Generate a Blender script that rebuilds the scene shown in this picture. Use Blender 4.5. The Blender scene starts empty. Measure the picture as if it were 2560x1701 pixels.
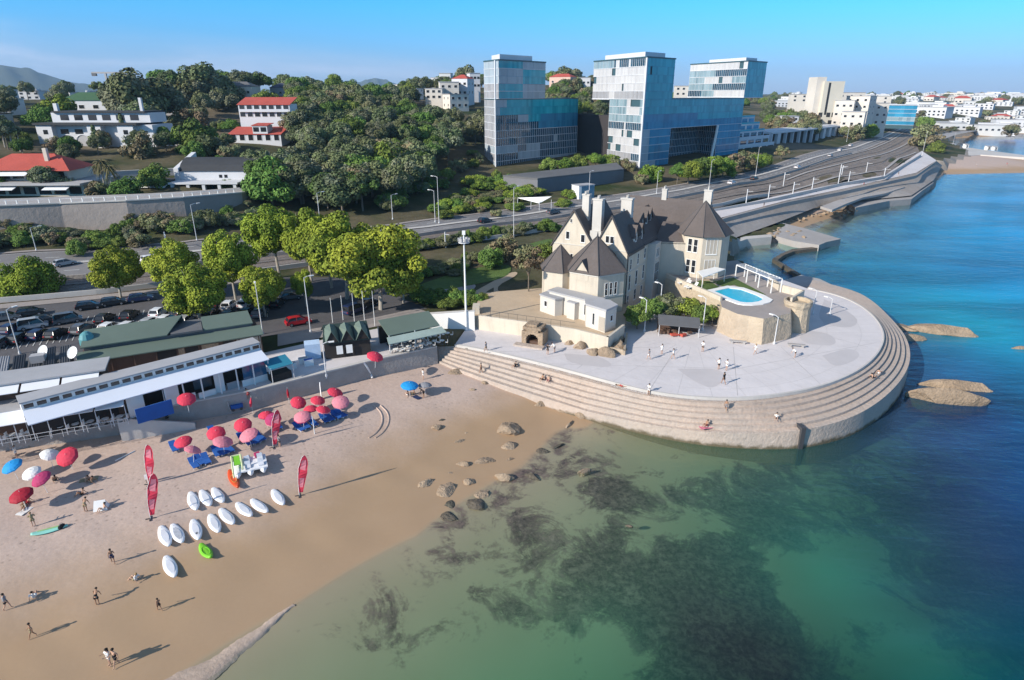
import bpy, math, random, bmesh
import numpy as np
from mathutils import Vector, Matrix
random.seed(7); RNG=np.random.default_rng(7)
SC=bpy.context.scene; COL=SC.collection
# ---------------------------------------------------------------- camera
F=1450.; TH=math.atan(569./F); CAMH=42.
CT,ST=math.cos(TH),math.sin(TH)
def G(px,py,z=0.):
    """photo pixel (2360 x 1568 frame) -> world x,y on the horizontal plane z"""
    u=px-1180.; v=py-784.
    dx,dy,dz=u,F*CT-v*ST,-F*ST-v*CT
    t=(z-CAMH)/dz
    return (dx*t,dy*t)
def PJ(x,y,z):
    zz=z-CAMH; d=y*CT-zz*ST
    return (1180+F*x/d, 784-F*(y*ST+zz*CT)/d)
def zat(x,y,py):
    lo,hi=-20.,400.
    for _ in range(50):
        m=(lo+hi)/2
        if PJ(x,y,m)[1]>py: lo=m
        else: hi=m
    return lo
def dirpx(px,d,y0=230):
    """point at horizontal distance d in the direction of column px near the horizon"""
    v=y0-784.; dx=px-1180.; dy=F*CT-v*ST; l=math.hypot(dx,dy)
    return (dx/l*d,dy/l*d)
cam=bpy.data.cameras.new('camera'); camo=bpy.data.objects.new('camera',cam); COL.objects.link(camo)
cam.sensor_width=36; cam.lens=36*F/2360.; cam.clip_end=30000; cam.clip_start=.5
camo.location=(0,0,CAMH); camo.rotation_euler=(math.pi/2-TH,0,0); SC.camera=camo
# ---------------------------------------------------------------- tags
def tag(o,label=None,cat=None,group=None,kind=None):
    if label:o['label']=label
    if cat:o['category']=cat
    if group:o['group']=group
    if kind:o['kind']=kind
    return o
def thing(name,label,cat,loc=(0,0,0),rz=0.,group=None):
    o=bpy.data.objects.new(name,None); COL.objects.link(o); o.location=loc; o.rotation_euler=(0,0,rz)
    o.empty_display_size=.3
    return tag(o,label,cat,group)
def copy_tree(o,loc,rz=0.,sc=None,label=None,group=None):
    r=o.copy(); COL.objects.link(r); r.location=loc; r.rotation_euler=(0,0,rz)
    if sc is not None: r.scale=sc if hasattr(sc,'__len__') else (sc,sc,sc)
    if label:r['label']=label
    if group:r['group']=group
    for ch in list(o.children):
        c=ch.copy(); COL.objects.link(c); c.parent=r
        for g in list(ch.children):
            d=g.copy(); COL.objects.link(d); d.parent=c
    return r
# ---------------------------------------------------------------- mesh builder
class MB:
    def __init__(s): s.v=[]; s.f=[]; s.m=[]
    def add(s,vs,fs,mi=0):
        b=len(s.v); s.v+= [tuple(map(float,p)) for p in vs]
        for f in fs: s.f.append([b+i for i in f]); s.m.append(mi)
    def poly(s,pts,mi=0): s.add(pts,[list(range(len(pts)))],mi)
    def prism(s,poly,z0,z1,mi=0,mtop=None):
        n=len(poly)
        Z0=z0 if hasattr(z0,'__len__') else [z0]*n
        Z1=z1 if hasattr(z1,'__len__') else [z1]*n
        vs=[(p[0],p[1],Z0[i]) for i,p in enumerate(poly)]+[(p[0],p[1],Z1[i]) for i,p in enumerate(poly)]
        s.add(vs,[[i,(i+1)%n,n+(i+1)%n,n+i] for i in range(n)]+[list(range(n))[::-1]],mi)
        s.add(vs[n:],[list(range(n))],mi if mtop is None else mtop)
    def box(s,c,sz,rz=0.,mi=0):
        hx,hy=sz[0]/2,sz[1]/2; ca,sa=math.cos(rz),math.sin(rz)
        pl=[(c[0]+x*ca-y*sa,c[1]+x*sa+y*ca) for x,y in((-hx,-hy),(hx,-hy),(hx,hy),(-hx,hy))]
        s.prism(pl,c[2]-sz[2]/2,c[2]+sz[2]/2,mi)
    def tube(s,p0,p1,r0,r1=None,n=6,mi=0,cap=True):
        r1=r0 if r1 is None else r1
        a=Vector(p0);b=Vector(p1);d=(b-a)
        if d.length<1e-6:return
        d.normalize(); t=d.orthogonal().normalized(); w=d.cross(t)
        vs=[];
        for q,r in((a,r0),(b,r1)):
            for i in range(n):
                an=2*math.pi*i/n; vs.append(q+t*(math.cos(an)*r)+w*(math.sin(an)*r))
        fs=[[i,(i+1)%n,n+(i+1)%n,n+i] for i in range(n)]
        if cap: fs+=[list(range(n))[::-1],list(range(n,2*n))]
        s.add(vs,fs,mi)
    def path(s,pts,rad,n=6,mi=0):
        for i in range(len(pts)-1):
            r0=rad[i] if hasattr(rad,'__len__') else rad; r1=rad[i+1] if hasattr(rad,'__len__') else rad
            s.tube(pts[i],pts[i+1],r0,r1,n,mi)
    def lathe(s,c,prof,n=12,mi=0,sx=1,sy=1):
        vs=[];
        for r,z in prof:
            for i in range(n):
                a=2*math.pi*i/n; vs.append((c[0]+r*math.cos(a)*sx,c[1]+r*math.sin(a)*sy,c[2]+z))
        fs=[]
        for k in range(len(prof)-1):
            for i in range(n): fs.append([k*n+i,k*n+(i+1)%n,(k+1)*n+(i+1)%n,(k+1)*n+i])
        fs+=[list(range(n))[::-1],list(range((len(prof)-1)*n,len(prof)*n))]
        s.add(vs,fs,mi)
    def slab(s,quad,th,mi=0):
        """tilted slab: quad of 3-d points, thickness down"""
        n=len(quad); lo=[(p[0],p[1],p[2]-th) for p in quad]
        s.add(list(quad)+lo,[list(range(n)),list(range(n,2*n))[::-1]]+[[i,n+i,n+(i+1)%n,(i+1)%n] for i in range(n)],mi)
    def build(s,name,mats,parent=None,off=None,smooth=False):
        me=bpy.data.meshes.new(name)
        o0=Vector((0,0,0))
        if off is not None:o0=Vector(off)
        elif parent is not None:
            o0=Vector(parent.location)
            if parent.parent is not None: o0=o0+Vector(parent.parent.location)
        me.from_pydata([(p[0]-o0.x,p[1]-o0.y,p[2]-o0.z) for p in s.v],[],s.f)
        if not isinstance(mats,(list,tuple)): mats=[mats]
        for m in mats: me.materials.append(m)
        if len(mats)>1: me.polygons.foreach_set('material_index',s.m)
        if smooth: me.polygons.foreach_set('use_smooth',[True]*len(s.f))
        me.update()
        o=bpy.data.objects.new(name,me); COL.objects.link(o)
        if parent is not None:o.parent=parent
        return o
def npmesh(name,V,Q,mats,mi=None,smooth=False):
    """V (n,3), Q (m,k) int -> mesh data"""
    me=bpy.data.meshes.new(name); V=np.asarray(V,dtype=np.float32); Q=np.asarray(Q,dtype=np.int32); k=Q.shape[1]
    me.vertices.add(len(V)); me.vertices.foreach_set('co',V.ravel())
    me.loops.add(Q.size); me.loops.foreach_set('vertex_index',Q.ravel())
    me.polygons.add(len(Q)); me.polygons.foreach_set('loop_start',np.arange(0,Q.size,k,dtype=np.int32))
    if not isinstance(mats,(list,tuple)): mats=[mats]
    for m in mats: me.materials.append(m)
    if mi is not None: me.polygons.foreach_set('material_index',np.asarray(mi,dtype=np.int32))
    if smooth: me.polygons.foreach_set('use_smooth',np.ones(len(Q),dtype=bool))
    me.update(calc_edges=True); me.validate()
    return me
# ---------------------------------------------------------------- materials
def nodes(name):
    m=bpy.data.materials.new(name); m.use_nodes=True; nt=m.node_tree
    return m,nt,nt.nodes['Principled BSDF']
def N(nt,t,**k):
    n=nt.nodes.new(t)
    for a,b in k.items():
        if a in n.inputs: n.inputs[a].default_value=b
        else: setattr(n,a,b)
    return n
def L(nt,a,b): nt.links.new(a,b)
def rgb(c): return (c[0],c[1],c[2],1)
def M(name,c,rough=.8,ns=1.5,amt=.12,bump=0.,spec=.3,metal=0.,big=.12,rnd=0.,c2=None,trans=0.,bs=None):
    m,nt,b=nodes(name)
    b.inputs['Roughness'].default_value=rough; b.inputs['Metallic'].default_value=metal
    b.inputs['Specular IOR Level'].default_value=spec
    geo=N(nt,'ShaderNodeNewGeometry')
    n1=N(nt,'ShaderNodeTexNoise',Scale=ns,Detail=3.,Roughness=.7); L(nt,geo.outputs['Position'],n1.inputs['Vector'])
    n2=N(nt,'ShaderNodeTexNoise',Scale=ns*.13,Detail=2.); L(nt,geo.outputs['Position'],n2.inputs['Vector'])
    a=N(nt,'ShaderNodeMath',operation='MULTIPLY_ADD'); a.inputs[1].default_value=amt*3; a.inputs[2].default_value=1-amt*1.5
    L(nt,n1.outputs['Fac'],a.inputs[0])
    a2=N(nt,'ShaderNodeMath',operation='MULTIPLY_ADD'); a2.inputs[1].default_value=big*3; a2.inputs[2].default_value=1-big*1.5
    L(nt,n2.outputs['Fac'],a2.inputs[0])
    mu=N(nt,'ShaderNodeMath',operation='MULTIPLY'); L(nt,a.outputs[0],mu.inputs[0]); L(nt,a2.outputs[0],mu.inputs[1])
    src=mu.outputs[0]
    if rnd:
        oi=N(nt,'ShaderNodeObjectInfo'); r=N(nt,'ShaderNodeMath',operation='MULTIPLY_ADD'); r.inputs[1].default_value=rnd*2; r.inputs[2].default_value=1-rnd
        L(nt,oi.outputs['Random'],r.inputs[0]); mm=N(nt,'ShaderNodeMath',operation='MULTIPLY'); L(nt,src,mm.inputs[0]); L(nt,r.outputs[0],mm.inputs[1]); src=mm.outputs[0]
    vm=N(nt,'ShaderNodeVectorMath',operation='SCALE'); 
    if c2 is not None:
        mx=N(nt,'ShaderNodeMix',data_type='RGBA'); mx.inputs['A'].default_value=rgb(c); mx.inputs['B'].default_value=rgb(c2)
        rp=N(nt,'ShaderNodeMapRange'); rp.inputs['From Min'].default_value=.42; rp.inputs['From Max'].default_value=.6
        L(nt,n2.outputs['Fac'],rp.inputs['Value']); L(nt,rp.outputs[0],mx.inputs['Factor']); L(nt,mx.outputs['Result'],vm.inputs[0])
    else: vm.inputs[0].default_value=c[:3]
    L(nt,src,vm.inputs['Scale']); L(nt,vm.outputs[0],b.inputs['Base Color'])
    if bump:
        nb=N(nt,'ShaderNodeTexNoise',Scale=bs or ns*2.5,Detail=3.,Roughness=.7); L(nt,geo.outputs['Position'],nb.inputs['Vector'])
        bp=N(nt,'ShaderNodeBump',Strength=bump,Distance=.3); L(nt,nb.outputs['Fac'],bp.inputs['Height']); L(nt,bp.outputs[0],b.inputs['Normal'])
    if trans: b.inputs['Subsurface Weight'].default_value=0
    return m
def leafmat(name,c,rnd=.25,hue=.03):
    m,nt,b=nodes(name); oi=N(nt,'ShaderNodeObjectInfo'); geo=N(nt,'ShaderNodeNewGeometry')
    hs=N(nt,'ShaderNodeHueSaturation'); hs.inputs['Color'].default_value=rgb(c)
    a=N(nt,'ShaderNodeMath',operation='MULTIPLY_ADD'); a.inputs[1].default_value=hue*2; a.inputs[2].default_value=.5-hue; L(nt,oi.outputs['Random'],a.inputs[0]); L(nt,a.outputs[0],hs.inputs['Hue'])
    w=N(nt,'ShaderNodeTexWhiteNoise',noise_dimensions='1D'); L(nt,oi.outputs['Random'],w.inputs['W'])
    v=N(nt,'ShaderNodeMath',operation='MULTIPLY_ADD'); v.inputs[1].default_value=rnd*2; v.inputs[2].default_value=1-rnd; L(nt,w.outputs['Value'],v.inputs[0])
    v2=N(nt,'ShaderNodeMath',operation='MULTIPLY_ADD'); v2.inputs[1].default_value=.5; v2.inputs[2].default_value=.75; L(nt,geo.outputs['Random Per Island'],v2.inputs[0])
    v3=N(nt,'ShaderNodeMath',operation='MULTIPLY'); L(nt,v.outputs[0],v3.inputs[0]); L(nt,v2.outputs[0],v3.inputs[1]); L(nt,v3.outputs[0],hs.inputs['Value'])
    L(nt,hs.outputs[0],b.inputs['Base Color']); b.inputs['Roughness'].default_value=.7; b.inputs['Specular IOR Level'].default_value=.08
    return m
def glass(name,c,rough=.08,spec=.8,ns=.5,amt=.2,rnd=0):
    return M(name,c,rough=rough,ns=ns,amt=amt,spec=spec,big=.1,rnd=rnd)
# ---------------------------------------------------------------- geometry utils
def resamp(pts,n):
    P=np.array(pts,float); d=np.r_[0,np.cumsum(np.linalg.norm(np.diff(P,axis=0),axis=1))]
    t=np.linspace(0,d[-1],n); return np.stack([np.interp(t,d,P[:,k]) for k in range(P.shape[1])],1)
def smooth_poly(pts,it=2):
    P=[np.array(p,float) for p in pts]
    for _ in range(it):
        Q=[P[0]]
        for a,b in zip(P[:-1],P[1:]): Q+= [a*.75+b*.25,a*.25+b*.75]
        Q.append(P[-1]); P=Q
    return np.array(P)
def inpoly(poly,X,Y):
    X=np.asarray(X,float);Y=np.asarray(Y,float); r=np.zeros(X.shape,bool); n=len(poly); j=n-1
    for i in range(n):
        xi,yi=poly[i][0],poly[i][1]; xj,yj=poly[j][0],poly[j][1]
        with np.errstate(divide='ignore',invalid='ignore'):
            r^=((yi>Y)!=(yj>Y))&(X<(xj-xi)*(Y-yi)/(yj-yi+1e-12)+xi)
        j=i
    return r
# ---------------------------------------------------------------- terrain fields
def W3(px,py,z): x,y=G(px,py,z); return (x,y,z)
class RBF:
    """smooth interpolation of scattered values in (bearing, log distance)"""
    def __init__(s,pts):
        A=np.array([(p[0],p[1]) for p in pts],float); s.c=s.q(A[:,0],A[:,1]); V=np.array([p[2:] for p in pts],float)
        n=len(A); D=np.linalg.norm(s.c[:,None]-s.c[None],axis=2)
        K=np.zeros((n+3,n+3)); K[:n,:n]=D+np.eye(n)*1e-4; P=np.c_[np.ones(n),s.c]; K[:n,n:]=P; K[n:,:n]=P.T
        s.w=np.linalg.solve(K,np.r_[V,np.zeros((3,V.shape[1]))])
    def q(s,x,y): return np.stack([np.arctan2(x,y)*1.3,np.log(np.hypot(x,y)+1.)],-1)
    def __call__(s,x,y):
        x=np.atleast_1d(np.asarray(x,float)); y=np.atleast_1d(np.asarray(y,float)); out=[]
        for i in range(0,len(x),20000):
            q=s.q(x[i:i+20000],y[i:i+20000]); D=np.linalg.norm(q[:,None]-s.c[None],axis=2)
            out.append(D@s.w[:-3]+np.c_[np.ones(len(q)),q]@s.w[-3:])
        return np.concatenate(out)
def D3(px,d,z): x,y=dirpx(px,d); return (x,y,z)
LC=[W3(*p) for p in [(-250,985,5.1),(0,960,5.1),(300,930,5.1),(620,880,5.1),(1050,785,4.9),(-250,800,5.4),(0,770,5.4),(300,720,5.5),(650,690,5.5),(950,700,5.4),(800,760,5.2),
 (-200,690,6.5),(0,680,6.5),(300,645,6.5),(600,600,6.5),(950,575,6.5),(1280,520,6.8),(1500,490,7.2),(1700,465,7.5),(1950,415,8),(2100,370,8.5),
 (-200,610,7.5),(0,610,7.5),(560,560,7.8),(920,530,8),(1280,480,8.5),(1500,452,9),(1700,425,9.5),(1900,370,10.5),(2085,298,12),
 (0,565,8.5),(300,540,8.6),(600,510,8.8),(0,533,9),(300,520,9.2),(540,485,9.6),(-200,540,9),(-200,478,16),(0,470,16),(300,465,16),(560,440,16),(0,430,17),(450,420,17),(590,400,17),
 (150,350,22),(350,350,22),(600,335,23),(420,330,24),(550,275,30),(100,270,30),(300,260,33),
 (700,490,10),(900,495,9.5),(980,420,11),(1050,440,10.5),(1080,395,12),(1120,392,11.5),(1330,368,12),(1480,395,11.5),(1600,380,11.5),(1710,358,12),(1250,430,10),(1450,420,10),(1300,445,9.5),
 (1100,640,5.8),(1200,690,6.2),(1000,680,5.5),(1380,650,6),(1500,720,5),(1600,560,6.3),(1650,520,6),(1900,300,14),(2000,282,16),(1850,325,11.5),(2200,262,17),(2360,252,18),(2360,285,5),(2200,296,5),
 (2150,350,4.5),(2250,350,2.5),(1780,480,6),(1700,500,5.5),(1900,455,6),(2080,415,6.5),(1250,830,4.9),(1600,860,4.9),(1900,800,4.9),(1850,680,4.9),(1700,640,4.9),(1500,880,4.9),(2000,770,4.9),(1740,530,2.6),(1786,513,2.2),(1890,479,2.2),(1960,474,2.2),(2048,464,2.6),(2098,458,2.6),(1700,549,2.2),(2150,422,3.2),(1750,505,4.),(1850,478,4.),(1940,459,4.),(2050,436,4.)]]
LC+=[D3(*p) for p in [(-200,420,44),(470,420,44),(300,430,42),(640,460,41),(150,520,38),(-300,900,40),(50,700,36),(760,720,36),(850,900,34),(850,230,14),(880,300,22),(950,380,30),(1050,400,30),(1080,600,46),(1330,640,50),(1200,900,46),
 (1500,700,36),(1700,650,22),(1850,520,19),(1950,700,20),(1800,1500,27),(2100,1500,27),(2360,1500,27),(2700,1300,22),(2300,3000,32),(1700,3000,32),(1180,3000,38),(600,3000,38),(100,2000,38),(0,4000,40),(1180,6000,30),(2300,6000,30),(0,7000,30),(-900,1500,40)]]
SCN=[W3(*p) for p in [(390,1568,0),(530,1480,0),(670,1400,0),(780,1330,0),(960,1235,0),(1090,1140,0),(1200,1080,0),(1310,985,0),(150,1700,0.1),
 (0,1045,2.8),(300,1003,2.8),(600,942,2.8),(860,872,2.8),(1010,835,2.6),(1100,875,2.0),(1200,917,1.1),(-200,1100,2.9),(1340,972,.15),
 (0,1300,1.7),(0,1560,.7),(300,1200,1.8),(600,1100,1.8),(600,1300,.6),(900,1000,1.4),(900,1150,.5),(1100,1000,.6),(200,1480,.7),(1250,960,.25),(-200,1500,1.2),(400,1420,.55),(800,1200,.55),
 (700,1568,-.7),(900,1400,-.6),(1100,1250,-.5),(1300,1120,-.4),(1450,1050,-.8),(1200,1450,-1.4),(1500,1300,-1.5),(1500,1568,-2.2),(1800,1200,-2.5),(1800,1568,-3),(2100,1300,-4),(2360,1568,-4.5),(2360,1000,-6),(1950,1030,-3),(1700,1040,-1.6),
 (2200,800,-6),(2200,500,-6),(1950,640,-4),(1720,600,-1.3),(1850,590,-2.5),(2300,430,-4),(2360,340,-5),(2000,1568,-3.5),(1100,1568,-1.5),
 (1854,523,0),(1966,482,0),(2060,464,0),(2140,430,0),(1930,515,-1),(2010,490,-1),(2100,470,-1.5),(1790,512,1.5),(1890,487,1.5),(2000,467,1.0),(2250,387,1.6),(2360,380,1.6),(2160,403,0),(2360,399,0),(2250,412,-1),(2400,399,0),(2400,420,-1.5),(2250,355,2.),(2200,320,0),(2360,309,0),(2250,330,-2),(2360,300,1.5),(2210,309,2)]]
LF=RBF(LC); SF=RBF(SCN)
PLAZA_IN=[(1050,795),(1090,801),(1180,820),(1300,850),(1400,878),(1500,903),(1600,915),(1700,918),(1800,908),(1880,893),(1950,868),(2000,838),(2028,805),(2037,775),(2025,745),(2000,718),(1960,694),(1910,677),(1860,668)]
PLAZA_OUT=[(1010,838,2.6),(1080,872,2.0),(1200,917,1.0),(1350,970,0),(1480,1003,0),(1600,1027,0),(1720,1037,0),(1840,1038,0),(1930,1020,0),(2000,990,0),(2060,940,0),(2090,890,0),(2094,850,0),(2082,812,0),(2060,783,0),(2035,755,0),(2005,725,0),(1965,700,0),(1868,674,0)]
PIN=np.array([G(a,b,5.) for a,b in PLAZA_IN]); POUT=np.array([G(*p) for p in PLAZA_OUT])
SEAWALL=[(-125,30),(-92,46.5)]+[G(*p) for p in [(0,1042,2.8),(300,1001,2.8),(600,941,2.8),(860,871,2.8),(1010,836,2.8)]]
wn=lambda d: (lambda v:(v[0]/math.hypot(*v),v[1]/math.hypot(*v)))(d)
LANDPOLY=[(-400,-90),(-125,30.7)]+[(x-.5,y+.9) for x,y in SEAWALL[1:]]+[tuple(a) for a in PIN[1:]]
LANDPOLY+=[G(1795,642,4),G(1700,603,4),G(1672,572,4),G(1715,552,2),G(1788,551,1),G(1875,556,1),G(1925,550,1),G(1786,511,2),G(1890,477,2),G(1960,471,2),G(2000,465,2),G(2048,462,2),G(2098,457,2),G(2150,420,3),G(2166,384,3.5),G(2190,372,3),G(2240,352,2.5),G(2170,330,2),G(2195,312,2.5),G(2360,293,3),(1250,1010),(3000,1500),(9000,2500),(9000,12000),(-9000,12000),(-9000,-90)]
PLAZAPOLY=list(map(tuple,PIN))+[G(1795,642,5),G(1690,603,5),G(1560,640,5),G(1400,740,5),G(1085,742,5)]
_gr,_ga=700,260; _r0,_r1=math.log(15.),math.log(9000.); _a0,_a1=math.radians(-66),math.radians(62)
_rr,_aa=np.meshgrid(np.exp(np.linspace(_r0,_r1,_gr)),np.linspace(_a0,_a1,_ga),indexing='ij')
_xx=(_rr*np.sin(_aa)).ravel(); _yy=(_rr*np.cos(_aa)).ravel()
_LG=LF(_xx,_yy)[:,0].reshape(_gr,_ga).tolist(); _SG=SF(_xx,_yy)[:,0].reshape(_gr,_ga).tolist()
def gsamp(T,x,y):
    i=(math.log(max(math.hypot(x,y),15.1))-_r0)/(_r1-_r0)*(_gr-1); j=(math.atan2(x,y)-_a0)/(_a1-_a0)*(_ga-1)
    i=min(max(i,0),_gr-1.001); j=min(max(j,0),_ga-1.001); a=int(i);b=int(j);u=i-a;v=j-b
    return (T[a][b]*(1-v)+T[a][b+1]*v)*(1-u)+(T[a+1][b]*(1-v)+T[a+1][b+1]*v)*u
def inp1(poly,x,y):
    r=False; xj,yj=poly[-1]
    for xi,yi in poly:
        if (yi>y)!=(yj>y) and x<(xj-xi)*(y-yi)/(yj-yi)+xi: r=not r
        xj,yj=xi,yi
    return r
LANDPOLY=[(float(p[0]),float(p[1])) for p in LANDPOLY]; PLAZAPOLY=[(float(p[0]),float(p[1])) for p in PLAZAPOLY]
def ground(x,y):
    if inp1(LANDPOLY,x,y):
        if inp1(PLAZAPOLY,x,y): return 5.0
        return gsamp(_LG,x,y)
    return max(0.,gsamp(_SG,x,y))
def on(px,py):
    """march the pixel's ray to the ground"""
    u=px-1180.; v=py-784.; d=np.array([u,F*CT-v*ST,-F*ST-v*CT]); d/=np.linalg.norm(d)
    t=25.; prev=t
    for _ in range(400):
        p=np.array([0,0,CAMH])+d*t
        if p[2]<=ground(p[0],p[1]):
            lo,hi=prev,t
            for _ in range(18):
                m=(lo+hi)/2; q=np.array([0,0,CAMH])+d*m
                if q[2]<=ground(q[0],q[1]): hi=m
                else: lo=m
            q=np.array([0,0,CAMH])+d*hi; return Vector((q[0],q[1],ground(q[0],q[1])))
        prev=t; t*=1.02
    p=np.array([0,0,CAMH])+d*t; return Vector((p[0],p[1],ground(p[0],p[1])))
# ---------------------------------------------------------------- terrain meshes
def polar(r0,r1,nr,a0,a1,na):
    r=np.exp(np.linspace(math.log(r0),math.log(r1),nr)); a=np.radians(np.linspace(a0,a1,na))
    R,A=np.meshgrid(r,a,indexing='ij'); return (R*np.sin(A)).ravel(),(R*np.cos(A)).ravel(),nr,na
def gridfaces(nr,na):
    i=np.arange(nr-1)[:,None]*na+np.arange(na-1)[None]; return np.stack([i,i+1,i+na+1,i+na],-1).reshape(-1,4)
X,Y,nr,na=polar(17,9000,560,-66,62,320)
INL=inpoly(LANDPOLY,X,Y)
Z=np.where(INL,LF(X,Y)[:,0],SF(X,Y)[:,0])
INP=inpoly(PLAZAPOLY,X,Y)&INL; Z[INP]=2.5
PROMPOLY=[G(*p) for p in [(1560,520,5.5),(1654,486,5.5),(1785,461,5.5),(1935,427,6),(2038,410,6),(2122,362,6.5),(2166,386,2.5),(2150,424,2.5),(2098,461,2.5),(1990,469,2.5),(1890,482,2.5),(1786,516,2.5),(1700,546,2.5),(1655,560,2.5)]]
INPR=inpoly(PROMPOLY,X,Y)&INL; Z[INPR]=np.minimum(Z[INPR],1.8)
bn=np.sin(X*.7+np.sin(Y*.5)*1.3)*np.cos(Y*.61)*.05
Z=np.where(~INL,np.clip(Z+bn*np.clip(Z*2,0,1),-7,4),Z)
Q=gridfaces(nr,na); fin=INL[Q].all(1)
V=np.stack([X,Y,Z],1)
# seabed weed bias
WEED=RBF([G(a,b)+(w,) for a,b,w in [(1450,1100,.3),(1560,1120,.3),(1620,1100,.2),(1380,1080,.2),(1250,1090,.12),(1300,1060,.1),(1450,1150,.3),(1250,1270,.1),(1350,1290,.45),(1420,1250,.6),(1500,1290,.55),(1600,1300,.35),(1440,1330,.6),(1560,1350,.5),(1650,1420,.75),(1750,1450,.8),(1800,1530,.85),(1600,1520,.8),(1700,1300,.3),(1780,1150,.4),(1720,1220,.45),(1330,1420,.25),(1150,1400,-.05),(1180,1380,.1),(1290,1250,.15),(1100,1260,.0),(1020,1240,.12),(950,1340,.1),(860,1420,.05),(1850,1440,.5),(1900,1568,.8),(1700,1568,.9),(1550,1450,.55),(1480,1400,.45),(1780,1350,.45),(1840,1200,.25),(1690,1130,.3),(1640,1250,.5),(1540,1230,.3),
 (1000,1480,-.35),(1200,1500,-.5),(1100,1560,-.4),(1380,1450,-.5),(1450,1500,-.3),(1880,1300,-.55),(1900,1350,-.45),(1800,1250,-.25),(1640,1180,-.2),(1500,1200,-.35),(1500,1060,-.3),(2140,1480,-.55),(2200,1568,-.6),(1960,1480,-.1),(2000,1400,.3),(1960,1200,-.1),(2100,1100,.2),(2250,1200,.4),(2300,1400,.3),(700,1500,-.3),(800,1330,-.4),(950,1100,-.9),(500,1300,-.9),(300,1400,-.9),(1160,1170,.15),(1320,1180,-.35),(1080,1200,.1),(1900,600,.0),(2200,500,.2),(2200,700,-.2),(100,1500,-.9),(1250,1180,-.1),(1240,1340,-.1),(1150,1320,-.3)]])
wd=WEED(X,Y)[:,0]
def finish_terrain(name,mask,mat,kind='structure'):
    q=Q[mask]; u,inv=np.unique(q,return_inverse=True); me=npmesh(name,V[u],inv.reshape(-1,4),mat,smooth=True)
    at=me.attributes.new('weed','FLOAT','POINT'); at.data.foreach_set('value',wd[u].astype(np.float32))
    o=bpy.data.objects.new(name,me); COL.objects.link(o); return tag(o,kind=kind)
def mr(nt,src,a,b,c=0.,d=1.,smooth=True):
    n=N(nt,'ShaderNodeMapRange'); n.interpolation_type='SMOOTHSTEP' if smooth else 'LINEAR'
    n.inputs['From Min'].default_value=a;n.inputs['From Max'].default_value=b;n.inputs['To Min'].default_value=c;n.inputs['To Max'].default_value=d
    L(nt,src,n.inputs['Value']); return n.outputs[0]
def mixc(nt,f,a,b):
    n=N(nt,'ShaderNodeMix',data_type='RGBA')
    for s,k in((f,'Factor'),(a,'A'),(b,'B')):
        if isinstance(s,(int,float)): n.inputs[k].default_value=s
        elif isinstance(s,tuple): n.inputs[k].default_value=rgb(s)
        else: L(nt,s,n.inputs[k])
    return n.outputs['Result']
def mth(nt,op,a,b=None,c=None):
    n=N(nt,'ShaderNodeMath',operation=op)
    for i,s in enumerate((a,b,c)):
        if s is None: continue
        if isinstance(s,(int,float)): n.inputs[i].default_value=s
        else: L(nt,s,n.inputs[i])
    return n.outputs[0]
def nz(nt,vec,scale,detail=5.,rough=.6,dist=0.):
    n=N(nt,'ShaderNodeTexNoise',Scale=scale,Detail=detail,Roughness=rough,Distortion=dist); L(nt,vec,n.inputs['Vector']); return n.outputs['Fac']
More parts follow.
